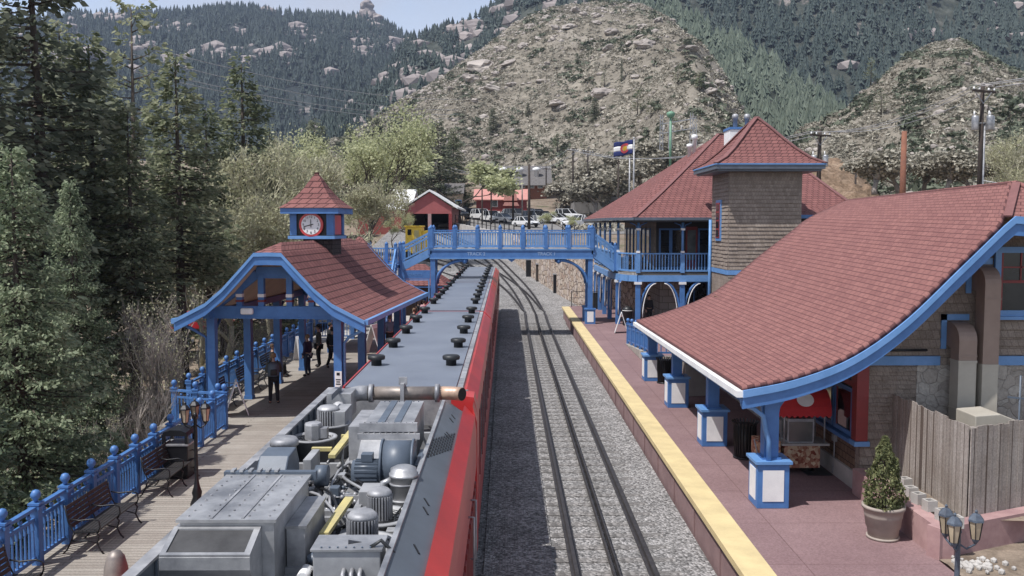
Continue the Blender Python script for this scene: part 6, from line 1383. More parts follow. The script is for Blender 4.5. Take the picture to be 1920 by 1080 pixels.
# ================================================================== CARS
def at_surface(px, py, fn):
    d = ray(px, py); t = 20.0
    while t < 400:
        p = CAM + d * t
        if p.z <= fn(p.x, p.y): return Vector((p.x, p.y, fn(p.x, p.y)))
        t += .25
    return CAM + d * 150
CARM = {}
def paint(c):
    if c not in CARM: CARM[c] = simple('car_paint_%s' % len(CARM), c, tuple(v * .85 for v in c), 1, .25, spec=.7)
    return CARM[c]
def car(loc, rot, col, label, kind='sedan', group=None):
    t = thing('parked_car' if kind != 'pickup' else 'parked_pickup', label, 'car' if kind != 'pickup' else 'pickup truck', loc, rot, group); L, W = (4.6, 1.8) if kind == 'sedan' else (4.7, 1.9) if kind == 'suv' else (5.5, 1.95)
    h = .88 if kind == 'sedan' else 1.02; H = 1.45 if kind == 'sedan' else 1.75
    low = [(-L/2, .32), (-L/2 - .02, .7), (-L/2 + .12, h - .06), (-L/2 + .35, h), (L/2 - 1.1, h), (L/2 - .3, h - .14), (L/2 - .02, h - .3), (L/2, .3)]
    b = B(); b.prism(low, -W/2, W/2); b.xf(Matrix.Rotation(0, 4, 'Z')); m = paint(col)
    obj('body', b, m, t, bevel=.06)
    if kind == 'sedan': cab = [(-L/2 + .5, h), (-L/2 + 1.0, H), (L/2 - 2.2, H), (L/2 - 1.25, h)]
    elif kind == 'suv': cab = [(-L/2 + .12, h), (-L/2 + .4, H), (L/2 - 2.0, H), (L/2 - 1.25, h)]
    else: cab = [(-.55, h), (-.4, H), (L/2 - 2.2, H), (L/2 - 1.5, h)]
    def taper(pts, w0, w1, z0, z1): 
        b = B(); a = []; c = []
        for x, z in pts:
            k = (z - h) / (H - h); w = w0 + (w1 - w0) * k; a.append(b.bm.verts.new((x, -w/2, z))); c.append(b.bm.verts.new((x, w/2, z)))
        b.bm.faces.new(a); b.bm.faces.new(c[::-1]); n = len(pts)
        for i in range(n): b.bm.faces.new((a[i], c[i], c[(i+1)%n], a[(i+1)%n]))
        return b
    obj('glasshouse', taper(cab, W - .1, W - .45, h, H), M['glass'], t)
    x0, x1 = cab[1][0], cab[2][0]; obj('roof', B().box(x0 - .05, x1 + .08, -(W - .45)/2 - .02, (W - .45)/2 + .02, H - .005, H + .05), m, t, bevel=.03)
    for s in (-1, 1):
        for i in range(4):
            p, q = [(cab[0], cab[1]), (cab[3], cab[2]), (((cab[0][0] + cab[3][0])/2, h), ((cab[1][0] + cab[2][0])/2, H)), (((cab[0][0]*.72 + cab[3][0]*.28), h), ((cab[1][0]*.85 + cab[2][0]*.15), H))][i]
            obj('pillar', B().bar((p[0], s * (W - .1)/2, p[1]), (q[0], s * ((W - .45)/2 + .01), q[1]), .07, .07), m, t)
    if kind == 'pickup': obj('bed', B().box(-L/2 + .15, -.6, -W/2 + .12, W/2 - .12, h + .002, h + .012), M['black'], t)
    for x in (-L/2 + .85, L/2 - .9):
        for s in (-1, 1):
            w_ = obj('wheel', B().cyl((x, s*(W/2 - .2), .33), (x, s*(W/2 + .02), .33), .33, n=18), M['rubber'], t); obj('rim', B().cyl((x, s*(W/2 + .021), .33), (x, s*(W/2 + .035), .33), .2, n=12), M['galv'], w_)
    for s in (-1, 1):
        obj('headlight', B().box(L/2 - .12, L/2 + .015, s*(W/2 - .35) - .17, s*(W/2 - .35) + .17, h - .36, h - .22), M['white'], t); obj('tail_light', B().box(-L/2 - .035, -L/2 + .05, s*(W/2 - .25) - .1, s*(W/2 - .25) + .1, h - .3, h - .12), M['red'], t)
    obj('grille', B().box(L/2 - .06, L/2 + .02, -.45, .45, .42, .56), M['black'], t)
    obj('windscreen_trim', B().box(L/2 - .02, L/2 + .04, -W/2 + .1, W/2 - .1, .3, .4), M['black'], t)
    return t
WH, SI, BK, GR = (.72, .72, .72), (.42, .43, .44), (.02, .021, .025), (.12, .125, .135)
G_ = 'cars parked in the car park'
for px, py, rot, col, kind, lab in [
    (888, 411, -70, BK, 'suv', 'black off road car parked under the spring tree by the red building'), (866, 409, -75, GR, 'suv', 'dark grey car beside the engine shed corner'),
    (903, 413, -60, WH, 'suv', 'white hatchback nearest the black off road car'), (922, 417, -65, WH, 'suv', 'white sport utility car between two white cars at the fence'), (944, 418, -50, WH, 'sedan', 'white saloon beside the fence right of the white sport utility car'),
    (958, 409, -60, SI, 'sedan', 'silver car in the row behind the dark estate car'), (968, 412, -50, GR, 'suv', 'dark grey estate car parked behind the white saloon'), (986, 426, -55, WH, 'sedan', 'white saloon standing alone nearest the bridge railing'),
    (1004, 417, -45, SI, 'suv', 'silver car behind the dark pole in the middle of the row'), (1019, 418, -40, BK, 'suv', 'black sport utility car in the middle of the front row'), (1008, 409, -60, GR, 'sedan', 'dark saloon in the back row by the dark pole'), (1036, 420, -30, WH, 'sedan', 'white saloon next to the black sport utility car'),
    (1052, 419, -30, SI, 'sedan', 'pale silver saloon behind the leafy sapling'), (1066, 413, -35, WH, 'suv', 'white car in the back row near the depot'), (1088, 427, 205, WH, 'pickup', 'white pickup truck nearest the depot roof')]:
    p = at_surface(px, py, zup); p.z += .05
    car(p, R(rot), col, lab, kind, G_)
p = at_surface(1158, 380, lambda x, y: 10 + (y - 150) * .05); 
car((p.x, p.y, p.z), R(-50), WH, 'white car on the upper road left of the flagpoles', 'suv')
obj('plinth_pad', B().box(p.x - 8, p.x + 6, p.y - 4, p.y + 5, p.z - 2, p.z - .02), M['asphalt']); tag(bpy.data.objects['plinth_pad'], kind='structure'); bpy.data.objects['plinth_pad'].name = 'upper_road'
p = at_surface(275, 664, zleft); car(p, R(4), BK, 'black pickup with chrome trim parked beyond the bare bushes', 'pickup')
p = at_surface(388, 624, zleft); car(p, R(2), (.42, .02, .03), 'red car parked beyond the clock shelter posts', 'sedan')

# ================================================================== POLES, WIRES, FLAGS, MASTS
def util_pole(px, ptop, pbase, Y, label, arm=True, trans=0, m='pole_wood', w=.17, name='utility_pole'):
    a, c = at(px, pbase, Y=Y), at(px, ptop, Y=Y); t = thing(name, label, 'utility pole', (a.x, Y, a.z - 2)); h = c.z - a.z + 2
    obj('pole', B().cyl((0, 0, 0), (0, 0, h), w, w * .75, 10), M[m], t)
    if arm:
        ca = obj('crossarm', B().obox((0, -.2, h - .5), (2.3, .12, .14), Matrix.Rotation(R(25), 3, 'Z')), M[m], t)
        for k in (-1.0, -.45, .45, 1.0): obj('insulator', B().lathe([(.05, h - .43), (.07, h - .36), (.04, h - .25)], (k * math.cos(R(25)), -.2 + k * math.sin(R(25)), 0), 8), M['white'], ca)
        obj('arm_brace', B().bar((-.6, -.25, h - .55), (0, -.14, h - 1.3), .05, .05).bar((.6, 0, h - .55), (0, -.14, h - 1.3), .05, .05), M['galv'], t)
    for k in range(trans):
        x = (-.48, .42, .75)[k]; y = (-.1, -.3, .2)[k]; tr_ = obj('transformer', B().lathe([(.2, h - 3.1), (.23, h - 3.05), (.23, h - 2.2), (.2, h - 2.12), (0, h - 2.1)], (x, y, 0), 14), M['grey_paint' if False else 'steel'], t)
        obj('bushing', B().lathe([(.05, h - 2.12), (.06, h - 1.95), (.03, h - 1.8)], (x - .08, y, 0), 8), M['white'], tr_)
    if trans: obj('hanger', B().bar((-.4, -.1, h - 2.6), (.5, -.1, h - 2.6), .06, .08), M['galv'], t)
    return Vector((a.x, Y, c.z))
U = {}
U['big'] = util_pole(1836, 158, 350, 62, 'tall dark utility pole with a crossarm and three transformers at the right', True, 3)
obj_p = at(1846, 230, Y=62); t = thing('conduit_pole', 'thin grey conduit standing beside the tall transformer pole', 'conduit', (obj_p.x, 62, 2)); obj('conduit_pipe', B().cyl((0, 0, 0), (0, 0, obj_p.z - 2), .09, n=8), M['galv'], t)
U['mid'] = util_pole(1535, 243, 340, 76, 'dark utility pole with transformers just right of the tower roof', True, 2, w=.2)
util_pole(1603, 300, 380, 88, 'thin dark leaning pole at the edge of the orange cut bank', False, 0, w=.12)
util_pole(1692, 246, 372, 60, 'bare red brown pole without wires in front of the right hillside', False, 0, 'pole_red', .22)
U['a'] = util_pole(962, 318, 405, 140, 'dark utility pole with transformers in front of the red building', True, 2, w=.18)
U['b'] = util_pole(992, 308, 420, 125, 'tall plain dark pole standing among the parked cars', False, 0, w=.22)
U['c'] = util_pole(1074, 277, 360, 165, 'dark utility pole right of the grey roofed lodge', True, 0, w=.2)
U['d'] = util_pole(1102, 280, 345, 170, 'thin dark pole close to the hillside path', True, 0, w=.16)
U['e'] = util_pole(1024, 312, 350, 180, 'utility pole at the end of the grey lodge roof', True, 0, w=.16)
U['f'] = util_pole(793, 296, 350, 165, 'thin dark pole beside the white gabled house', True, 0, w=.16)
for px, pt, pb_, lab in ((904, 355, 410, 'thin dark post left of the red cottage window'), (921, 355, 408, 'thin dark post right of the red cottage window'), (979, 340, 425, 'slim tan pole beside the white saloon')):
    a, c = at(px, pb_, Y=138), at(px, pt, Y=138); t = thing('slim_post', lab, 'post', a); obj('post_shaft', B().cyl((0, 0, -1), (0, 0, c.z - a.z), .12, .1, 8), M['pole_wood' if px != 979 else 'twig'], t)
def wire(name, p, q, sag, label, r_=.018, cat='wire', grp='overhead wires'):
    p, q = Vector(p), Vector(q); pts = [p.lerp(q, k / 14) - Vector((0, 0, sag * 4 * (k/14) * (1 - k/14))) for k in range(15)]
    tag(obj(name, B().tube(pts, r_, 4), M['galv']), label, cat, grp)
big, mid = U['big'], U['mid']
for k, dx in enumerate((-1.0, -.4, .9)):
    L1 = 'pale overhead wire from the transformer pole rising out of the right edge'; wire('overhead_wire', big + Vector((dx, -.4 + dx * .4, -.2)), Vector((big.x + 16 + dx, 40, big.z + 2.2)), .5, L1, .025, grp='wires leaving the picture at the right')
    L2 = 'pale overhead wire hanging between the transformer pole and the pole by the tower'; wire('overhead_wire', big + Vector((dx, -.4 + dx * .4, -.2)), mid + Vector((dx, -.2, -.2)), .9, L2, .022, grp='wires between the two transformer poles')
    L3 = 'pale overhead wire from the pole by the tower towards the valley poles'; wire('overhead_wire', mid + Vector((dx, -.2, -.2)), U['c'] + Vector((dx, 0, -.2)), 2.0, L3, .03, grp='wires from the tower pole to the valley')
for k, dx in enumerate((-1.0, 1.0)):
    wire('overhead_wire', U['c'] + Vector((dx, 0, -.3)), U['a'] + Vector((dx, 0, -.3)), 1.0, 'pale overhead wire crossing in front of the grey lodge roof', .035, grp='wires in front of the lodge')
    wire('overhead_wire', U['a'] + Vector((dx, 0, -.3)), U['f'] + Vector((dx, 0, -.3)), 1.2, 'pale overhead wire from the cottage pole to the white house pole', .035, grp='wires over the engine shed')
wire('low_cable', at(1500, 380, Y=64), at(1840, 345, Y=62), .3, 'dark cable running low above the big red roof ridge', .03); wire('low_cable', at(1840, 338, Y=62), at(2050, 352, Y=58), .2, 'dark cable leaving the transformer pole low at the right edge', .03)
for k, (y0, y1) in enumerate(((98, 168), (118, 188), (142, 196), (150, 204))):
    wire('power_line', at(250, y0 - 16, Y=120), at(860, y1 + 18, Y=230), 2.0, ['uppermost pale power line crossing in front of the far mountain', 'second pale power line from the top in front of the far mountain', 'third pale power line from the top in front of the far mountain', 'lowest pale power line in front of the far mountain'][k], .05, 'power line', 'power lines before the far mountain')
# flagpoles and the flag
def flagpole(px, pt, pb_, Y, lab, m='pole_wood'):
    a, c = at(px, pb_, Y=Y), at(px, pt, Y=Y); t = thing('flagpole', lab, 'flagpole', (a.x, Y, a.z - 3)); h = c.z - a.z + 3; obj('pole_shaft', B().cyl((0, 0, 0), (0, 0, h), .11, .07, 10).sphere((0, 0, h + .05), .11, 8), M[m], t); return c
flagpole(1159, 303, 388, 96, 'shorter dark flagpole under the flag left of the depot roof'); flagpole(1180, 295, 375, 100, 'thin grey flagpole between the two other flagpoles', 'galv'); fp = flagpole(1188, 260, 365, 94, 'tall grey flagpole from which the state flag flies', 'galv')
t = thing('state_flag', 'blue and white striped flag with a red ring and gold disc on the tall pole', 'flag', fp)
FW, FH = 1.95, 1.45
def fpt(u, v, off=0): return Vector((-.08 - u * FW, .28 * math.sin(u * 6.5 + v) * u ** .5 + off, -.1 - v * FH - u * .34 + .04 * math.sin(u * 9)))
M['navy'] = simple('navy_cloth', (.018, .03, .13), (.014, .023, .1), 3, .9); M['gold'] = simple('gold_cloth', (.75, .45, .05), (.65, .38, .04), 3, .9)
for v0, v1, m in ((0, .333, 'navy'), (.333, .667, 'white'), (.667, 1, 'navy')):
    b = B(); b.grid([[fpt(u, v) for u in np.linspace(0, 1, 22)] for v in np.linspace(v0, v1, 5)], True); obj('stripe', b, M[m], t, solid=.012)
ring, disc = B(), B(); cu, cv = .42, .5
for s, off in ((-.02, -.02), (.02, .02)):
    N_ = 26; P_ = lambda r_, a: fpt(cu - r_ * math.cos(a) / FW * FH, cv - r_ * math.sin(a), off)
    for i in range(N_):
        a0, a1 = R(38) + i * R(284) / N_, R(38) + (i + 1) * R(284) / N_; 
        ring.face([P_(.34, -a0), P_(.34, -a1), P_(.19, -a1), P_(.19, -a0)])
    for i in range(16): disc.face([P_(.17, i * math.pi / 8), P_(.17, (i + 1) * math.pi / 8), P_(0.001, 0)])
obj('red_ring', ring, M['red'], t); obj('gold_disc', disc, M['gold'], t)
# green siren / tank mast and the substation frames
a, c = at(1257, 275, Y=140), at(1257, 208, Y=140); M['sea_green'] = simple('faded_green_paint', (.16, .30, .20), (.12, .24, .16), 2, .6)
t = thing('green_mast', 'faded green mast with a bulbous top above the substation', 'mast', a); h = c.z - a.z
obj('mast_pole', B().cyl((0, 0, -4), (0, 0, h - .9), .2, .17, 12), M['sea_green'], t); obj('bulb_top', B().lathe([(.16, h - 1.1), (.5, h - .9), (.66, h - .5), (.62, h - .25), (.3, h - .1), (0, h)], n=16), M['sea_green'], t)
t = thing('substation_frame', 'grey lattice substation frames beside the green mast on the hillside', 'substation', at(1268, 280, Y=146)); b = B()
for px, hh in ((-2.4, 5.5), (-1.0, 4.2), (2.4, 5.8), (3.0, 4)):
    for dx in (-.3, .3): b.bar((px + dx, 0, -3), (px + dx * .6, 0, hh), .1, .1)
    for k in range(8): z = -1 + k * .8; b.bar((px - .3, 0, z), (px + .3, 0, z + .8), .06, .06).bar((px + .3, 0, z), (px - .3, 0, z + .8), .06, .06)
for z in (2.5, 4.0): b.bar((-2.4, 0, z), (3, 0, z + .9), .14, .14)
obj('lattice_frame', b, M['galv'], t)
for x in (-2, -.6, .8, 2.2): obj('insulator', B().lathe([(.12, 2.9), (.18, 3.2), (.12, 3.5), (.18, 3.8)], (x, 0, 0), 8), M['concrete'], t)
# posts along the car park edge
for px, pt, pb_ in ((1035, 418, 441), (1019, 415, 439), (1055, 416, 440), (1077, 417, 441)):
    a, c = at(px, pb_, Y=108), at(px, pt, Y=108); tag(obj('steel_post', B().cyl((a.x, a.y, zup(a.x, 108) - .3), (a.x, a.y, c.z), .07, n=8), M['black']), 'thin dark steel post standing at the car park edge behind the bridge', 'post', 'steel posts along the car park edge')
# ================================================================== TREES
def conifer(name, h, Rad, seed, card=.30, droop=.30, base=.06, whorl=.36, nbr=6, dens=1.0, open_=0.0, taper=.85, mats=('needle', 'bark')):
    rg = np.random.default_rng(seed); K = []; wood = B()
    wood.tube([(0, 0, 0), (.03 * h * rg.normal() * .3, 0, h * .4), (0, 0, h * .97)], [h * .014 + .06, h * .009 + .03, .015], 8)
    z = base * h
    while z < h * .985:
        t = z / h; L0 = Rad * (1 - t) ** taper * (.55 + .45 * min(1, t / .18)) + .12
        for _ in range(max(3, int(nbr * (1 - .45 * t)))):
            if rg.random() < open_ * (1 - t): continue
            L = L0 * rg.uniform(.6, 1.15); a = rg.uniform(0, 6.283); ca, sa = math.cos(a), math.sin(a); zz = z + rg.uniform(-.2, .2); dr = droop * rg.uniform(.6, 1.3)
            f = lambda s: np.array([ca * L * s, sa * L * s, zz - dr * L * s ** 1.3 + .22 * L * s ** 3 + (.28 * L * s if t > .75 else 0)])
            if L > .8: wood.tube([f(0), f(.4), f(.8)], [.012 + .012 * L, .008 + .006 * L, .006], 3)
            n = max(6, int(dens * L * 4.4 / card))
            ss = rg.uniform(.12, 1.05, n) ** .8; side = rg.normal(size=n)
            P = np.stack([ca * L * ss, sa * L * ss, zz - dr * L * ss ** 1.3 + .22 * L * ss ** 3 + (.28 * L * ss if t > .75 else 0)], 1)
            wdt = (.30 * L * (1.05 - ss) + .14); lat = np.array([-sa, ca, 0]); P = P + lat * (side * wdt * .55)[:, None]; P[:, 2] += rg.normal(size=n) * .06 - np.abs(side) * wdt * .14
            d = np.array([ca, sa, -.15])[None] * .8 + lat[None] * np.clip(side, -1.4, 1.4)[:, None] * .8 + rg.normal(size=(n, 3)) * .28; d[:, 2] -= dr * .5; d /= np.linalg.norm(d, axis=1)[:, None]
            nr = np.cross(d, rg.normal(size=(n, 3)) * .7 + np.array([0, 0, 1.0])); nr /= np.linalg.norm(nr, axis=1)[:, None]
            l = (card * 1.25 * rg.uniform(.55, 1.25, n))[:, None]; w = l * .27
            K.append(np.stack([P, P + d * l * .45 + nr * w, P + d * l, P + d * l * .45 - nr * w], 1))
        z += whorl * (1.0 - .35 * t) * rg.uniform(.8, 1.2)
    me = rawmesh('crown', np.concatenate(K), 4); me.materials.append(M[mats[0]])
    wm = bpy.data.meshes.new('trunk'); wood.bm.to_mesh(wm); wood.bm.free(); wm.materials.append(M[mats[1]]); return me, wm
def broadleaf(h, seed, spread, nleaf, leaf, mats, levels=4, up=.25, trunk=.02, split=(2, 4), twigs=0, lean=0, first=.28):
    r = random.Random(seed); rg = np.random.default_rng(seed); wood = B(); tips = []
    def grow(p, d, L, rad, lv):
        pts = [p]; dd = d.copy()
        for k in range(3):
            dd = (dd + Vector((r.gauss(0, .16), r.gauss(0, .16), r.gauss(up * .25, .1)))).normalized(); pts.append(pts[-1] + dd * (L / 3))
        wood.tube(pts, [rad, rad * .85, rad * .72, rad * .58], 6 if lv < 2 else 3)
        if lv >= levels: tips.extend([(pts[k], dd) for k in (1, 2, 3)]); return
        if lv >= levels - 1: tips.append((pts[2], dd))
        n = r.randint(*split)
        for i in range(n):
            ax = Vector((r.gauss(0, 1), r.gauss(0, 1), r.gauss(0, .4))); nd = (dd + ax.normalized() * spread * r.uniform(.6, 1.2)).normalized()
            grow(pts[-1] if i < 2 else pts[2], nd, L * r.uniform(.58, .82), rad * .56, lv + 1)
    grow(Vector((0, 0, 0)), Vector((lean, 0, 1)).normalized(), h * first, h * trunk, 0)
    zs = max(p.z for p, _ in tips) or 1
    s = h / zs; P = np.array([tuple(p) for p, _ in tips]); D = np.array([tuple(d) for _, d in tips])
    me = None
    if nleaf:
        idx = rg.integers(0, len(P), nleaf); C = P[idx] + rg.normal(size=(nleaf, 3)) * h * .022 + D[idx] * rg.uniform(-.2, .8, nleaf)[:, None] * h * .04
        d = rg.normal(size=(nleaf, 3)) + np.array([0, 0, -.3]); d /= np.linalg.norm(d, axis=1)[:, None]; q = np.cross(d, rg.normal(size=(nleaf, 3))); q /= np.linalg.norm(q, axis=1)[:, None]; l = (leaf * rg.uniform(.6, 1.3, nleaf))[:, None]
        me = rawmesh('crown', np.stack([C, C + d * l * .5 + q * l * .35, C + d * l, C + d * l * .5 - q * l * .35], 1) * s, 4); me.materials.append(M[mats[0]])
    if twigs:
        for k in range(twigs):
            p, d = tips[r.randrange(len(tips))]; d = (d + Vector((r.gauss(0, .6), r.gauss(0, .6), r.gauss(.25, .4)))).normalized(); L = h * r.uniform(.03, .08); wood.tube([p, p + d * L * .5 + Vector((0, 0, .02 * L)), p + d * L], [h * .0011, h * .0008, h * .0005], 3)
    wood.xf(Matrix.Scale(s, 4)); wm = bpy.data.meshes.new('trunk'); wood.bm.to_mesh(wm); wood.bm.free(); wm.materials.append(M[mats[1]]); return me, wm
def plant(name, label, cat, pr, loc, h_scale, rot=0, group=None, crown='crown', trunk='trunk', sx=1.0):
    t = thing(name, label, cat, loc, rot, group); t.scale = (h_scale * sx, h_scale * sx, h_scale)
    if pr[0]: o = bpy.data.objects.new(crown, pr[0]); COL.objects.link(o); o.parent = t
    o = bpy.data.objects.new(trunk, pr[1]); COL.objects.link(o); o.parent = t; return t
# prototypes are 10 m tall
SP = [conifer('spruce', 10, 2.5, 1, .15, .30, .02, .24, 10, 1.15), conifer('spruce', 10, 2.7, 2, .16, .22, .02, .25, 10, 1.15, mats=('needle', 'bark')), conifer('fir', 10, 2.4, 3, .155, .18, .03, .25, 9, 1.1, .1, .62, ('needle_dark', 'bark'))]
SPH = [conifer('spruce', 10, 2.5, 11, .15, .30, .30, .24, 10, 1.15), conifer('spruce', 10, 2.6, 12, .155, .2, .34, .25, 10, 1.15)]
PINE = conifer('pine', 10, 2.2, 5, .2, .05, .35, .42, 5, 1.0, .35, .45, ('needle', 'bark'))
NEARS = conifer('near_spruce', 10, 3.1, 7, .125, .34, .02, .2, 10, 1.5, 0, .8, ('needle_blue', 'bark'))
def tree_at(nm, lab, cat, pr, px, Y, ptop, zb=None, rot=0, sx=1.0, group=None):
    a = at(px, ptop, Y=Y); z = zleft(a.x, Y) - .1 if zb is None else zb; return plant(nm, lab, cat, pr, (a.x, Y, z), (a.z - z) / 10, rot, group, sx=sx)
G1 = 'conifers along the creek at the left'
tree_at('spruce_tree', 'broad bluish spruce nearest the camera at the left edge above the railing', 'tree', NEARS, 20, 21, 262, rot=.4, sx=.82)
tree_at('spruce_tree', 'smaller bluish spruce rising beside the near railing in the lower left corner', 'tree', NEARS, -170, 17, 340, rot=2.4, sx=.85)
tree_at('spruce_tree', 'bluish spruce behind the nearest spruce, left of the bare bushes', 'tree', NEARS, 130, 29, 330, rot=3.4, sx=.62)
tree_at('fir_tree', 'very tall dark fir filling the upper left corner', 'tree', SP[2], 45, 37, -230, rot=1, sx=.95)
tree_at('fir_tree', 'tall dark fir running out of the left edge', 'tree', SP[2], -90, 33, -160, rot=2, sx=.95)
tree_at('spruce_tree', 'tall grey green spruce right of the very tall dark fir', 'tree', SPH[0], 165, 40, 62, rot=.5)
tree_at('pine_tree', 'open crowned pine whose ragged top stands above its neighbours', 'tree', PINE, 245, 47, -8, rot=.9, sx=.75)
tree_at('spruce_tree', 'dense spruce just right of the ragged pine', 'tree', SPH[1], 328, 44, 92, rot=2.2)
tree_at('spruce_tree', 'spruce in front of the ragged pine, its top below the power lines', 'tree', SPH[0], 238, 38, 190, rot=4, sx=.95)
tree_at('spruce_tree', 'slender spruce tip between the dense spruce and the free standing one', 'tree', SPH[1], 385, 55, 190, rot=5)
tree_at('spruce_tree', 'free standing pointed spruce against the far mountain', 'tree', SP[0], 452, 62, 104, rot=.2, sx=1.05)
tree_at('spruce_tree', 'spruce behind the yellowish shrubs left of the clock turret', 'tree', SPH[0], 412, 56, 290, rot=1.7)
tree_at('fir_tree', 'dark fir standing deep behind the spruces at the left', 'tree', SPH[0], 110, 52, 40, rot=3)
tree_at('fir_tree', 'dark fir low behind the black pickup', 'tree', SPH[1], 300, 78, 250, rot=2)
tree_at('fir_tree', 'dark fir filling the gap under the ragged pine', 'tree', SPH[1], 195, 72, 140, rot=4.4)
for k, (px, Y, pt, lab) in enumerate([(505, 95, 232, 'distant conifer left of the clock turret tip in the valley'), (540, 105, 260, 'distant conifer directly above the clock turret'), (590, 120, 222, 'distant conifer behind the tall spring cottonwood'), (735, 150, 222, 'dark conifer right of the tall spring cottonwood'), (745, 175, 262, 'dark conifer beside the tall narrow white house'), (820, 150, 222, 'large dark spruce above the engine shed'), (790, 170, 240, 'dark spruce between the white house and the large spruce'), (850, 178, 240, 'dark spruce at the right shoulder of the large spruce'), (700, 190, 215, 'dark conifer on the lower edge of the scrub hill'), (655, 160, 235, 'dark conifer behind the crown of the cottonwood')]):
    tree_at('conifer_tree', lab, 'tree', SP[k % 3], px, Y, pt, 4 + (Y - 90) * .06, rot=k * 1.3, sx=1.2)
# lone pines on the scrub hills
for hn, px, py, pt, lab in [('scrub_hill', 1133, 165, 128, 'spindly lone pine beside a boulder on the upper scrub hill'), ('scrub_hill', 1165, 150, 105, 'thin dark snag standing on the scrub hill'), ('scrub_hill', 1195, 218, 165, 'bushy green pine on the middle of the scrub hill'), ('scrub_hill', 1115, 225, 180, 'dark low pine left of the bushy pines on the scrub hill'), ('scrub_hill', 1270, 160, 120, 'dark pine at the right shoulder of the scrub hill'), ('scrub_hill', 1310, 170, 130, 'green pine among the rocks on the hill shoulder'), ('scrub_hill', 1220, 220, 182, 'smaller green pine right of the bushy pine'), ('scrub_hill', 1325, 262, 225, 'dark pine behind the depot roof ridge'), ('scrub_hill', 925, 250, 200, 'dark juniper low on the scrub hill above the lodge'), ('scrub_hill', 990, 215, 190, 'round dark juniper in the middle of the scrub hill'), ('scrub_hill', 1045, 290, 245, 'dark pine above the lodge roof'), ('scrub_hill', 1095, 290, 252, 'dark pine above the valley poles'),
                           ('right_scrub_hill', 1630, 160, 105, 'dark pine on the left slope of the right hill'), ('right_scrub_hill', 1710, 155, 130, 'small dark juniper near the top of the right hill'), ('right_scrub_hill', 1650, 220, 165, 'broad dark pine half way up the right hill'), ('right_scrub_hill', 1620, 215, 180, 'dark pine left of the broad pine on the right hill'), ('right_scrub_hill', 1850, 210, 165, 'dark pine behind the transformer pole'), ('right_scrub_hill', 1795, 290, 265, 'low dark juniper left of the transformer pole')]:
    p = hill_at(hn, px, py); top = at(px, pt, Y=p.y); plant('hillside_pine', lab, 'tree', PINE if 'pine' in lab and 'low' not in lab else SP[2], p - Vector((0, 0, .3)), (top.z - p.z) / 10, px, sx=1.25 if 'thin' not in lab else .35)
# deciduous
COT = broadleaf(10, 3, .62, 8500, .15, ('leaf_spring', 'bark'), 6, .3, .018)
COT2 = broadleaf(10, 9, .7, 7000, .155, ('leaf_spring', 'bark'), 6, .3, .02)
WIL = broadleaf(10, 14, .75, 5500, .15, ('leaf_olive', 'twig_olive'), 6, .35, .018, twigs=2600)
WIL2 = broadleaf(10, 22, .8, 4800, .15, ('leaf_olive', 'twig_olive'), 6, .3, .016, twigs=2600, lean=.25)
BARE = [broadleaf(10, 31, .55, 0, 0, ('leaf_olive', 'twig'), 5, .5, .011, twigs=160, first=.22), broadleaf(10, 37, .6, 700, .1, ('leaf_olive', 'twig'), 5, .5, .011, twigs=160, first=.2)]
def leaf_at(nm, lab, pr, px, Y, pt, zb=None, rot=0, sx=1.0): return tree_at(nm, lab, 'tree', pr, px, Y, pt, zb, rot, sx)
leaf_at('cottonwood_tree', 'tall yellow green cottonwood in new leaf behind the clock turret', COT, 690, 92, 186, 2.5, .5, 1.0)
leaf_at('cottonwood_tree', 'lower yellow green cottonwood left of the tall one', COT2, 625, 96, 255, 2.5, 2.1, 1.1)
COT3 = broadleaf(10, 9, .7, 9000, .30, ('leaf_spring', 'bark'), 6, .3, .02)
leaf_at('cottonwood_tree', 'round light green cottonwood over the engine shed and cottage', COT3, 866, 140, 278, 5.0, 1.2, 1.5)
leaf_at('cottonwood_tree', 'thin leafy tree in front of the engine shed side wall', COT2, 735, 105, 392, 3, 3.2, .9)
leaf_at('willow_tree', 'twisted yellowish willow left of the clock turret', WIL, 495, 54, 262, None, .4, .95)
leaf_at('willow_tree', 'sprawling yellowish willow right behind the clock turret', WIL2, 560, 62, 290, None, 2.4, 1.1)
leaf_at('willow_tree', 'low tangled willow left of the shelter roof', WIL, 425, 50, 385, None, 4.0, 1.3)
leaf_at('willow_tree', 'grey green tangled willow behind the shelter eave', WIL2, 372, 52, 425, None, 5.2, 1.1)
leaf_at('willow_tree', 'yellowish willow between turret and engine shed', WIL2, 655, 74, 345, 0, 1.0, 1.0)
leaf_at('willow_tree', 'pale leafy tree right of the tall transformer pole', WIL, 1895, 72, 250, 2.5, .3, .9)
leaf_at('sapling', 'leafy sapling at the car park edge behind the bridge', COT2, 1060, 112, 396, 5.0, .6, 1.5)
for k, (px, Y, pt, lab) in enumerate([(250, 33, 560, 'tall bare bush beside the black pickup'), (300, 31, 545, 'bare bush with upright stems in front of the clearing'), (330, 30, 590, 'bare bush touching the railing corner'), (225, 30, 620, 'leaning bare bush next to the near spruce'), (275, 27, 690, 'low bare bush behind the railing beside the litter bin'), (345, 34, 520, 'tall bare thicket left of the shelter post'), (365, 38, 545, 'bare thicket under the shelter eave'), (440, 44, 560, 'bare thicket seen between the left shelter posts'), (520, 50, 555, 'bare thicket seen under the shelter beam'), (480, 46, 540, 'pale bare bush behind the shelter railing'), (575, 52, 560, 'bare bush seen beyond the seated people'), (200, 24, 760, 'low bare bush behind the bench railing'), (160, 22, 820, 'low twiggy bush below the near spruce')]):
    tree_at('bare_bush', lab, 'bush', BARE[k % 2], px, Y, pt + 25, None, k * 1.1, .7)
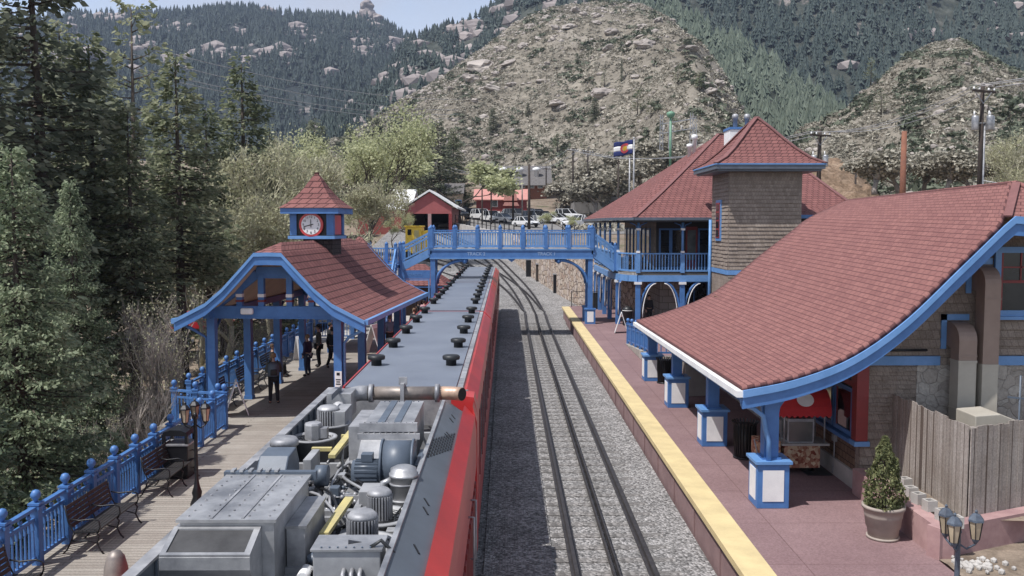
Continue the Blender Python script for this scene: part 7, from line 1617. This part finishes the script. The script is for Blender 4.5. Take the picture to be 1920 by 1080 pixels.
# shrubs by the car park and station hillside
BUSH = broadleaf(10, 51, .9, 6500, .28, ('scrub_leaf', 'twig'), 4, .25, .02, first=.15)
for k, (px, py, Y, s, lab) in enumerate([(1085, 400, 165, .5, 'olive bush in the bank behind the back row of cars'), (1120, 395, 150, .6, 'olive bush right of the back row of cars'), (1140, 375, 160, .55, 'olive bush below the upper road'), (1205, 355, 150, .6, 'olive bush behind the flagpoles'), (1240, 330, 150, .6, 'olive bush under the substation'), (1050, 385, 170, .5, 'olive bush beside the orange earth bank'), (1110, 360, 175, .6, 'olive bush on the slope above the car park'), (1180, 330, 175, .6, 'olive bush left of the substation')]):
    p = at(px, py + 12, Y=Y); plant('hillside_bush', lab, 'bush', BUSH, p, s, k, sx=1.6)
for k in range(7):
    p = at(1640 + k * 45, 352, Y=78 + (k % 3) * 3); plant('roadside_bush', ['grey bush right of the orange bank', 'grey bush behind the red brown pole', 'grey bush above the roof ridge right of the red brown pole', 'grey bush midway between the two poles at the right', 'grey bush left of the transformer pole', 'grey bush at the foot of the transformer pole', 'grey bush at the right edge above the roof'][k], 'bush', BUSH, p - Vector((0, 0, .6)), .33, k * 2, sx=1.5)
# low undergrowth under the creek trees
def ground_scatter(name, n, m, fn, xr, yr, size, seed, tpls=BT):
    r = random.Random(seed); out = []
    for _ in range(n):
        x, y = r.uniform(*xr), r.uniform(*yr); s = r.uniform(*size); t = tpls[r.randrange(len(tpls))]; out.append(t * s + np.array([x, y, fn(x, y) - .05]))
    tag(obj(name, rawmesh(name, np.concatenate(out), 3), M[m]), kind='stuff')
ground_scatter('creek_undergrowth', 900, 'leaf_olive', zleft, (-30, -10.9), (12, 62), (.12, .4), 41)
ground_scatter('creek_dry_brush', 900, 'scrub_leaf', zleft, (-34, -10.9), (12, 75), (.15, .5), 42)
ground_scatter('valley_brush', 500, 'scrub_leaf', lambda x, y: zup(x, y), (9, 45), (120, 178), (.5, 1.3), 43)
# ================================================================== PEOPLE
def skin_mesh(nodes, edges, root, levels=2):
    """nodes: {name: (x, y, z, r)}; one connected surface grown with a Skin modifier, then baked"""
    names = list(nodes); me = bpy.data.meshes.new('figure'); me.from_pydata([nodes[n][:3] for n in names], [(names.index(a), names.index(c)) for a, c in edges], [])
    o = bpy.data.objects.new('figure', me); COL.objects.link(o); o.modifiers.new('skin', 'SKIN'); sl = me.skin_vertices[0].data
    for i, n in enumerate(names):
        r = nodes[n][3]; sl[i].radius = r if isinstance(r, tuple) else (r, r); sl[i].use_root = n == root
    s = o.modifiers.new('sub', 'SUBSURF'); s.levels = s.render_levels = levels
    out = bpy.data.meshes.new_from_object(o.evaluated_get(bpy.context.evaluated_depsgraph_get())); bpy.data.objects.remove(o)
    out.polygons.foreach_set('use_smooth', [True] * len(out.polygons)); return out
def cloth(c, sc_=6): 
    k = 'cloth_%s' % (c,)
    if k not in MATS: MATS[k] = simple('cloth', c, tuple(v * .7 for v in c), sc_, .9, bs=.2, bscale=25); 
    return MATS[k]
HAIR = {}
def person(label, loc, rot, top, legs, hair=(.03, .022, .018), pose='stand', H=1.74, arms='down', group=None, hat=None, pack=None, hem=None):
    t = thing('person', label, 'person', loc, rot, group); k = H / 1.74; sit = pose == 'sit'
    hz = .93 if not sit else .5                                     # hip height; figure faces +y
    N = {}
    def P(n, x, y, z, r): N[n] = (x * k, y * k, z * k, tuple(q * k for q in r) if isinstance(r, tuple) else r * k)
    P('pelvis', 0, 0, hz, (.155, .11)); P('waist', 0, .0, hz + .16, (.135, .10)); P('chest', 0, .01, hz + .36, (.165, .115)); P('neck0', 0, -.01, hz + .52, (.07, .06)); P('neck', 0, 0, hz + .58, .05); P('head', 0, .015, hz + .68, (.075, .09)); P('crown', 0, .005, hz + .775, (.062, .075))
    E = [('pelvis', 'waist'), ('waist', 'chest'), ('chest', 'neck0'), ('neck0', 'neck'), ('neck', 'head'), ('head', 'crown')]
    P('nose', 0, .105, hz + .685, .014); E.append(('head', 'nose'))
    for s, a in ((-1, 'l'), (1, 'r')):
        P('sh' + a, s * .185, -.01, hz + .47, .058)
        if arms == 'down': el, wr = (s * .235, -.03, hz + .19), (s * .24, .06, hz - .04)
        elif arms == 'front': el, wr = (s * .24, .0, hz + .2), (s * .12, .25, hz + .17)
        else: el, wr = (s * .25, -.02, hz + .2), (s * .2, .2, hz + .02)
        P('el' + a, *el, .043); P('wr' + a, *wr, .03)
        d = (Vector(wr) - Vector(el)).normalized(); h = Vector(wr) + d * .06; P('palm' + a, *h, (.034, .02))
        E += [('chest', 'sh' + a), ('sh' + a, 'el' + a), ('el' + a, 'wr' + a), ('wr' + a, 'palm' + a)]
        w = Vector((1, 0, 0)) if abs(d.x) < .7 else Vector((0, 1, 0)); cu = Vector((0, 1, 0)) if abs(d.y) < .7 else Vector((0, 0, -1))
        for f, (o_, L) in enumerate(((-.027, .062), (-.009, .075), (.009, .07), (.026, .055))):
            b0 = h + w * o_ + d * .028; b1 = b0 + d * L * .55 + cu * .004; b2 = b1 + d * L * .35 + cu * .022
            P('f%d%s' % (f, a), *b0, .0095); P('g%d%s' % (f, a), *b1, .0085); P('h%d%s' % (f, a), *b2, .007); E += [('palm' + a, 'f%d%s' % (f, a)), ('f%d%s' % (f, a), 'g%d%s' % (f, a)), ('g%d%s' % (f, a), 'h%d%s' % (f, a))]
        th = h - d * .02 - w * s * .035 + cu * .012; P('t' + a, *th, .011); P('u' + a, *(th + d * .045 - w * s * .012 + cu * .01), .009); E += [('palm' + a, 't' + a), ('t' + a, 'u' + a)]
        P('hip' + a, s * .095, 0, hz - .05, .092)
        if sit: kn, an, toe = (s * .12, .44, hz + .01), (s * .12, .46, .08), (s * .13, .62, .035)
        elif pose == 'walk': kn, an, toe = (s * .1, .1 * s + .06, .49), (s * .1, .24 * s - .08, .085 + (.05 if s < 0 else 0)), (s * .11, .24 * s + .08, .04)
        else: kn, an, toe = (s * .11, .02, .49), (s * .125, -.03, .085), (s * .15, .14, .035)
        P('kn' + a, *kn, .058); P('an' + a, *an, .038); P('toe' + a, *toe, (.038, .028)); E += [('pelvis', 'hip' + a), ('hip' + a, 'kn' + a), ('kn' + a, 'an' + a), ('an' + a, 'toe' + a)]
    def sub(keys, grow, root): 
        ks = [q for q in N if q in keys]; return skin_mesh({q: (*N[q][:3], tuple(v + grow * k for v in N[q][3]) if isinstance(N[q][3], tuple) else N[q][3] + grow * k) for q in ks}, [e for e in E if e[0] in ks and e[1] in ks], root)
    obj('body', skin_mesh(N, E, 'pelvis'), M['skin'], t)
    obj('jacket', sub({'pelvis', 'waist', 'chest', 'neck0', 'shl', 'shr', 'ell', 'elr', 'wrl', 'wrr'}, .026, 'chest'), cloth(top), t)
    obj('trousers', sub({'pelvis', 'hipl', 'hipr', 'knl', 'knr', 'anl', 'anr'}, .02, 'pelvis'), cloth(legs), t)
    for a in 'lr': obj('shoe', sub({'an' + a, 'toe' + a}, .016, 'an' + a), cloth((.03, .03, .032)), t)
    hd = Vector(N['head'][:3]); hb = B(); hb.sphere((0, -.018 * k, hz * k + .745 * k), .098 * k, 14, 1.02)
    if hat: pass
    bmesh.ops.delete(hb.bm, geom=[v for v in hb.bm.verts if v.co.y > .04 * k and v.co.z < (hz + .76) * k], context='VERTS')
    obj('hair', hb, cloth(hair), t)
    fe = B()
    for s in (-1, 1): fe.sphere((s * .032 * k, .096 * k, (hz + .705) * k), .009 * k, 6)
    obj('eye', fe, M['black'], t); obj('mouth', B().box(-.025 * k, .025 * k, .094 * k, .101 * k, (hz + .637) * k, (hz + .645) * k), M['dark_red'], t)
    for s in (-1, 1): obj('ear', B().sphere((s * .082 * k, .0, (hz + .69) * k), .02 * k, 6, 1.5), M['skin'], t)
    if hat: obj('cap', B().lathe([(.1 * k, (hz + .75) * k), (.098 * k, (hz + .80) * k), (.06 * k, (hz + .85) * k), (0, (hz + .86) * k)], (0, -.01, 0), 14).box(-.07 * k, .07 * k, .06 * k, .19 * k, (hz + .752) * k, (hz + .765) * k), cloth(hat), t)
    if hem: obj('shirt_hem', B().lathe([(.17 * k, (hz - .1) * k), (.175 * k, hz * k), (.165 * k, (hz + .04) * k)], n=16), cloth(hem), t)
    return t
DK, NV, JN = (.018, .018, .022), (.03, .03, .06), (.04, .055, .10)
def deck_pt(px, py, z=PZ): p = at(px, py, Z=z); return (p.x, p.y, z)
q = deck_pt(514, 757); person('standing person seen from behind with sandy hair and a dark backpack under the shelter', q, R(15), (.10, .10, .09), DK, (.30, .20, .11), arms='front')
t = thing('backpack', 'large dark patterned backpack on the standing person with sandy hair', 'backpack', (q[0], q[1], PZ), R(15)); obj('pack_body', B().lathe([(.1, .98), (.19, 1.0), (.2, 1.2), (.18, 1.4), (.1, 1.47), (0, 1.48)], (0, -.24, 0), 14), M['slate'], t); obj('pocket', B().obox((0, -.43, 1.15), (.22, .08, .2)), M['black'], t, bevel=.03)
for s in (-1, 1): obj('strap', B().tube([(s*.12, -.15, 1.42), (s*.13, .02, 1.49), (s*.12, .16, 1.35), (s*.15, .1, 1.1), (s*.16, -.1, 1.02)], .022, 6), M['black'], t)
person('person in dark clothes seated on the bench inside the shelter', (XB + .78, 36.3, PZ), R(-90), DK, DK, (.10, .06, .04), 'sit', arms='lap')
q = deck_pt(577, 705); person('standing person in a purple jacket with a white hem and blond hair', q, R(70), (.05, .035, .09), JN, (.35, .25, .15), hem=(.7, .68, .7), H=1.68)
q = deck_pt(598, 688); person('tall standing person in black with a dark cap at the shelter benches', q, R(110), (.10, .095, .09), DK, (.02, .02, .02), hat=(.02, .02, .025), H=1.82)
q = deck_pt(606, 680); person('person in black close beside the tall one with the cap', (q[0] + .2, q[1] + .7, PZ), R(-60), DK, DK, (.04, .03, .02), H=1.7)
q = deck_pt(619, 690); person('walking person in black half hidden by the front right shelter post', (q[0] + .12, q[1], PZ), R(-20), DK, DK, (.05, .03, .02), 'walk')
q = deck_pt(731, 660); person('person in a blue denim jacket between the far shelter posts', (q[0], q[1], PZ), R(30), (.12, .16, .24), DK, (.12, .10, .08))
cr = [(795, 566, (.55, .33, .36), 'person in a pink patterned top beside the train under the eave'), (776, 582, (.03, .03, .04), 'person in black closest to the shelter corner in the crowd'), (805, 572, (.40, .09, .06), 'person in an orange red top in the crowd by the train'), (811, 560, (.65, .65, .68), 'person in a white top below the bridge post'), (803, 548, (.04, .04, .06), 'dark clothed person behind the pink topped one'), (822, 549, (.30, .12, .12), 'person in a rust coloured top by the train'), (832, 546, (.45, .40, .38), 'person in a beige top in the crowd near the bridge'), (818, 540, (.68, .68, .70), 'person with a white cap under the bridge'), (828, 556, (.08, .09, .12), 'person in dark blue against the train side'), (787, 556, (.05, .03, .03), 'dark clothed person in front of the ticket hut'), (838, 540, (.20, .22, .25), 'grey clothed person furthest along the train'), (845, 538, (.6, .6, .62), 'person in a light shirt furthest along the train'), (842, 531, (.03, .03, .04), 'tall dark clothed person beyond the bridge by the train')]
for i, (px, py, c, lab) in enumerate(cr):
    p = at(px, py - 4, Z=PZ + 1.66); x = min(p.x, -3.75); person(lab, (x, p.y, PZ), R(40 * i), c, [DK, JN, (.10, .09, .08)][i % 3], [(.03, .02, .018), (.2, .13, .08), (.07, .05, .04)][i % 3], arms=['down', 'lap', 'front'][i % 3], H=1.62 + .03 * (i % 5), hat=(.7, .7, .7) if 'cap' in lab else None)
q = at(1334, 740, Z=QZ); person('person in dark leggings and pale shoes standing in the shade of the station eave', (q.x, q.y, QZ), R(150), (.10, .10, .11), DK, (.05, .03, .02), H=1.7)
q = at(1204, 600, Z=QZ); person('person in black standing in the arcade of the depot', (q.x, 53.5, QZ), R(200), DK, DK, (.03, .02, .02), H=1.75)
# ================================================================== THE AIR: one even, thin, pale haze over the valley
hz = bpy.data.materials.new('pale_haze'); hz.use_nodes = True; n_, l_ = hz.node_tree.nodes, hz.node_tree.links
for q in list(n_):
    if q.type == 'BSDF_PRINCIPLED': n_.remove(q)
pv = n_.new('ShaderNodeVolumePrincipled'); pv.inputs['Color'].default_value = (.62, .74, 1, 1); pv.inputs['Density'].default_value = .00012; pv.inputs['Anisotropy'].default_value = .1
l_.new(pv.outputs[0], n_['Material Output'].inputs['Volume'])
tag(obj('haze', B().box(-2100, 2100, -60, 2150, -45, 640), hz), kind='stuff')
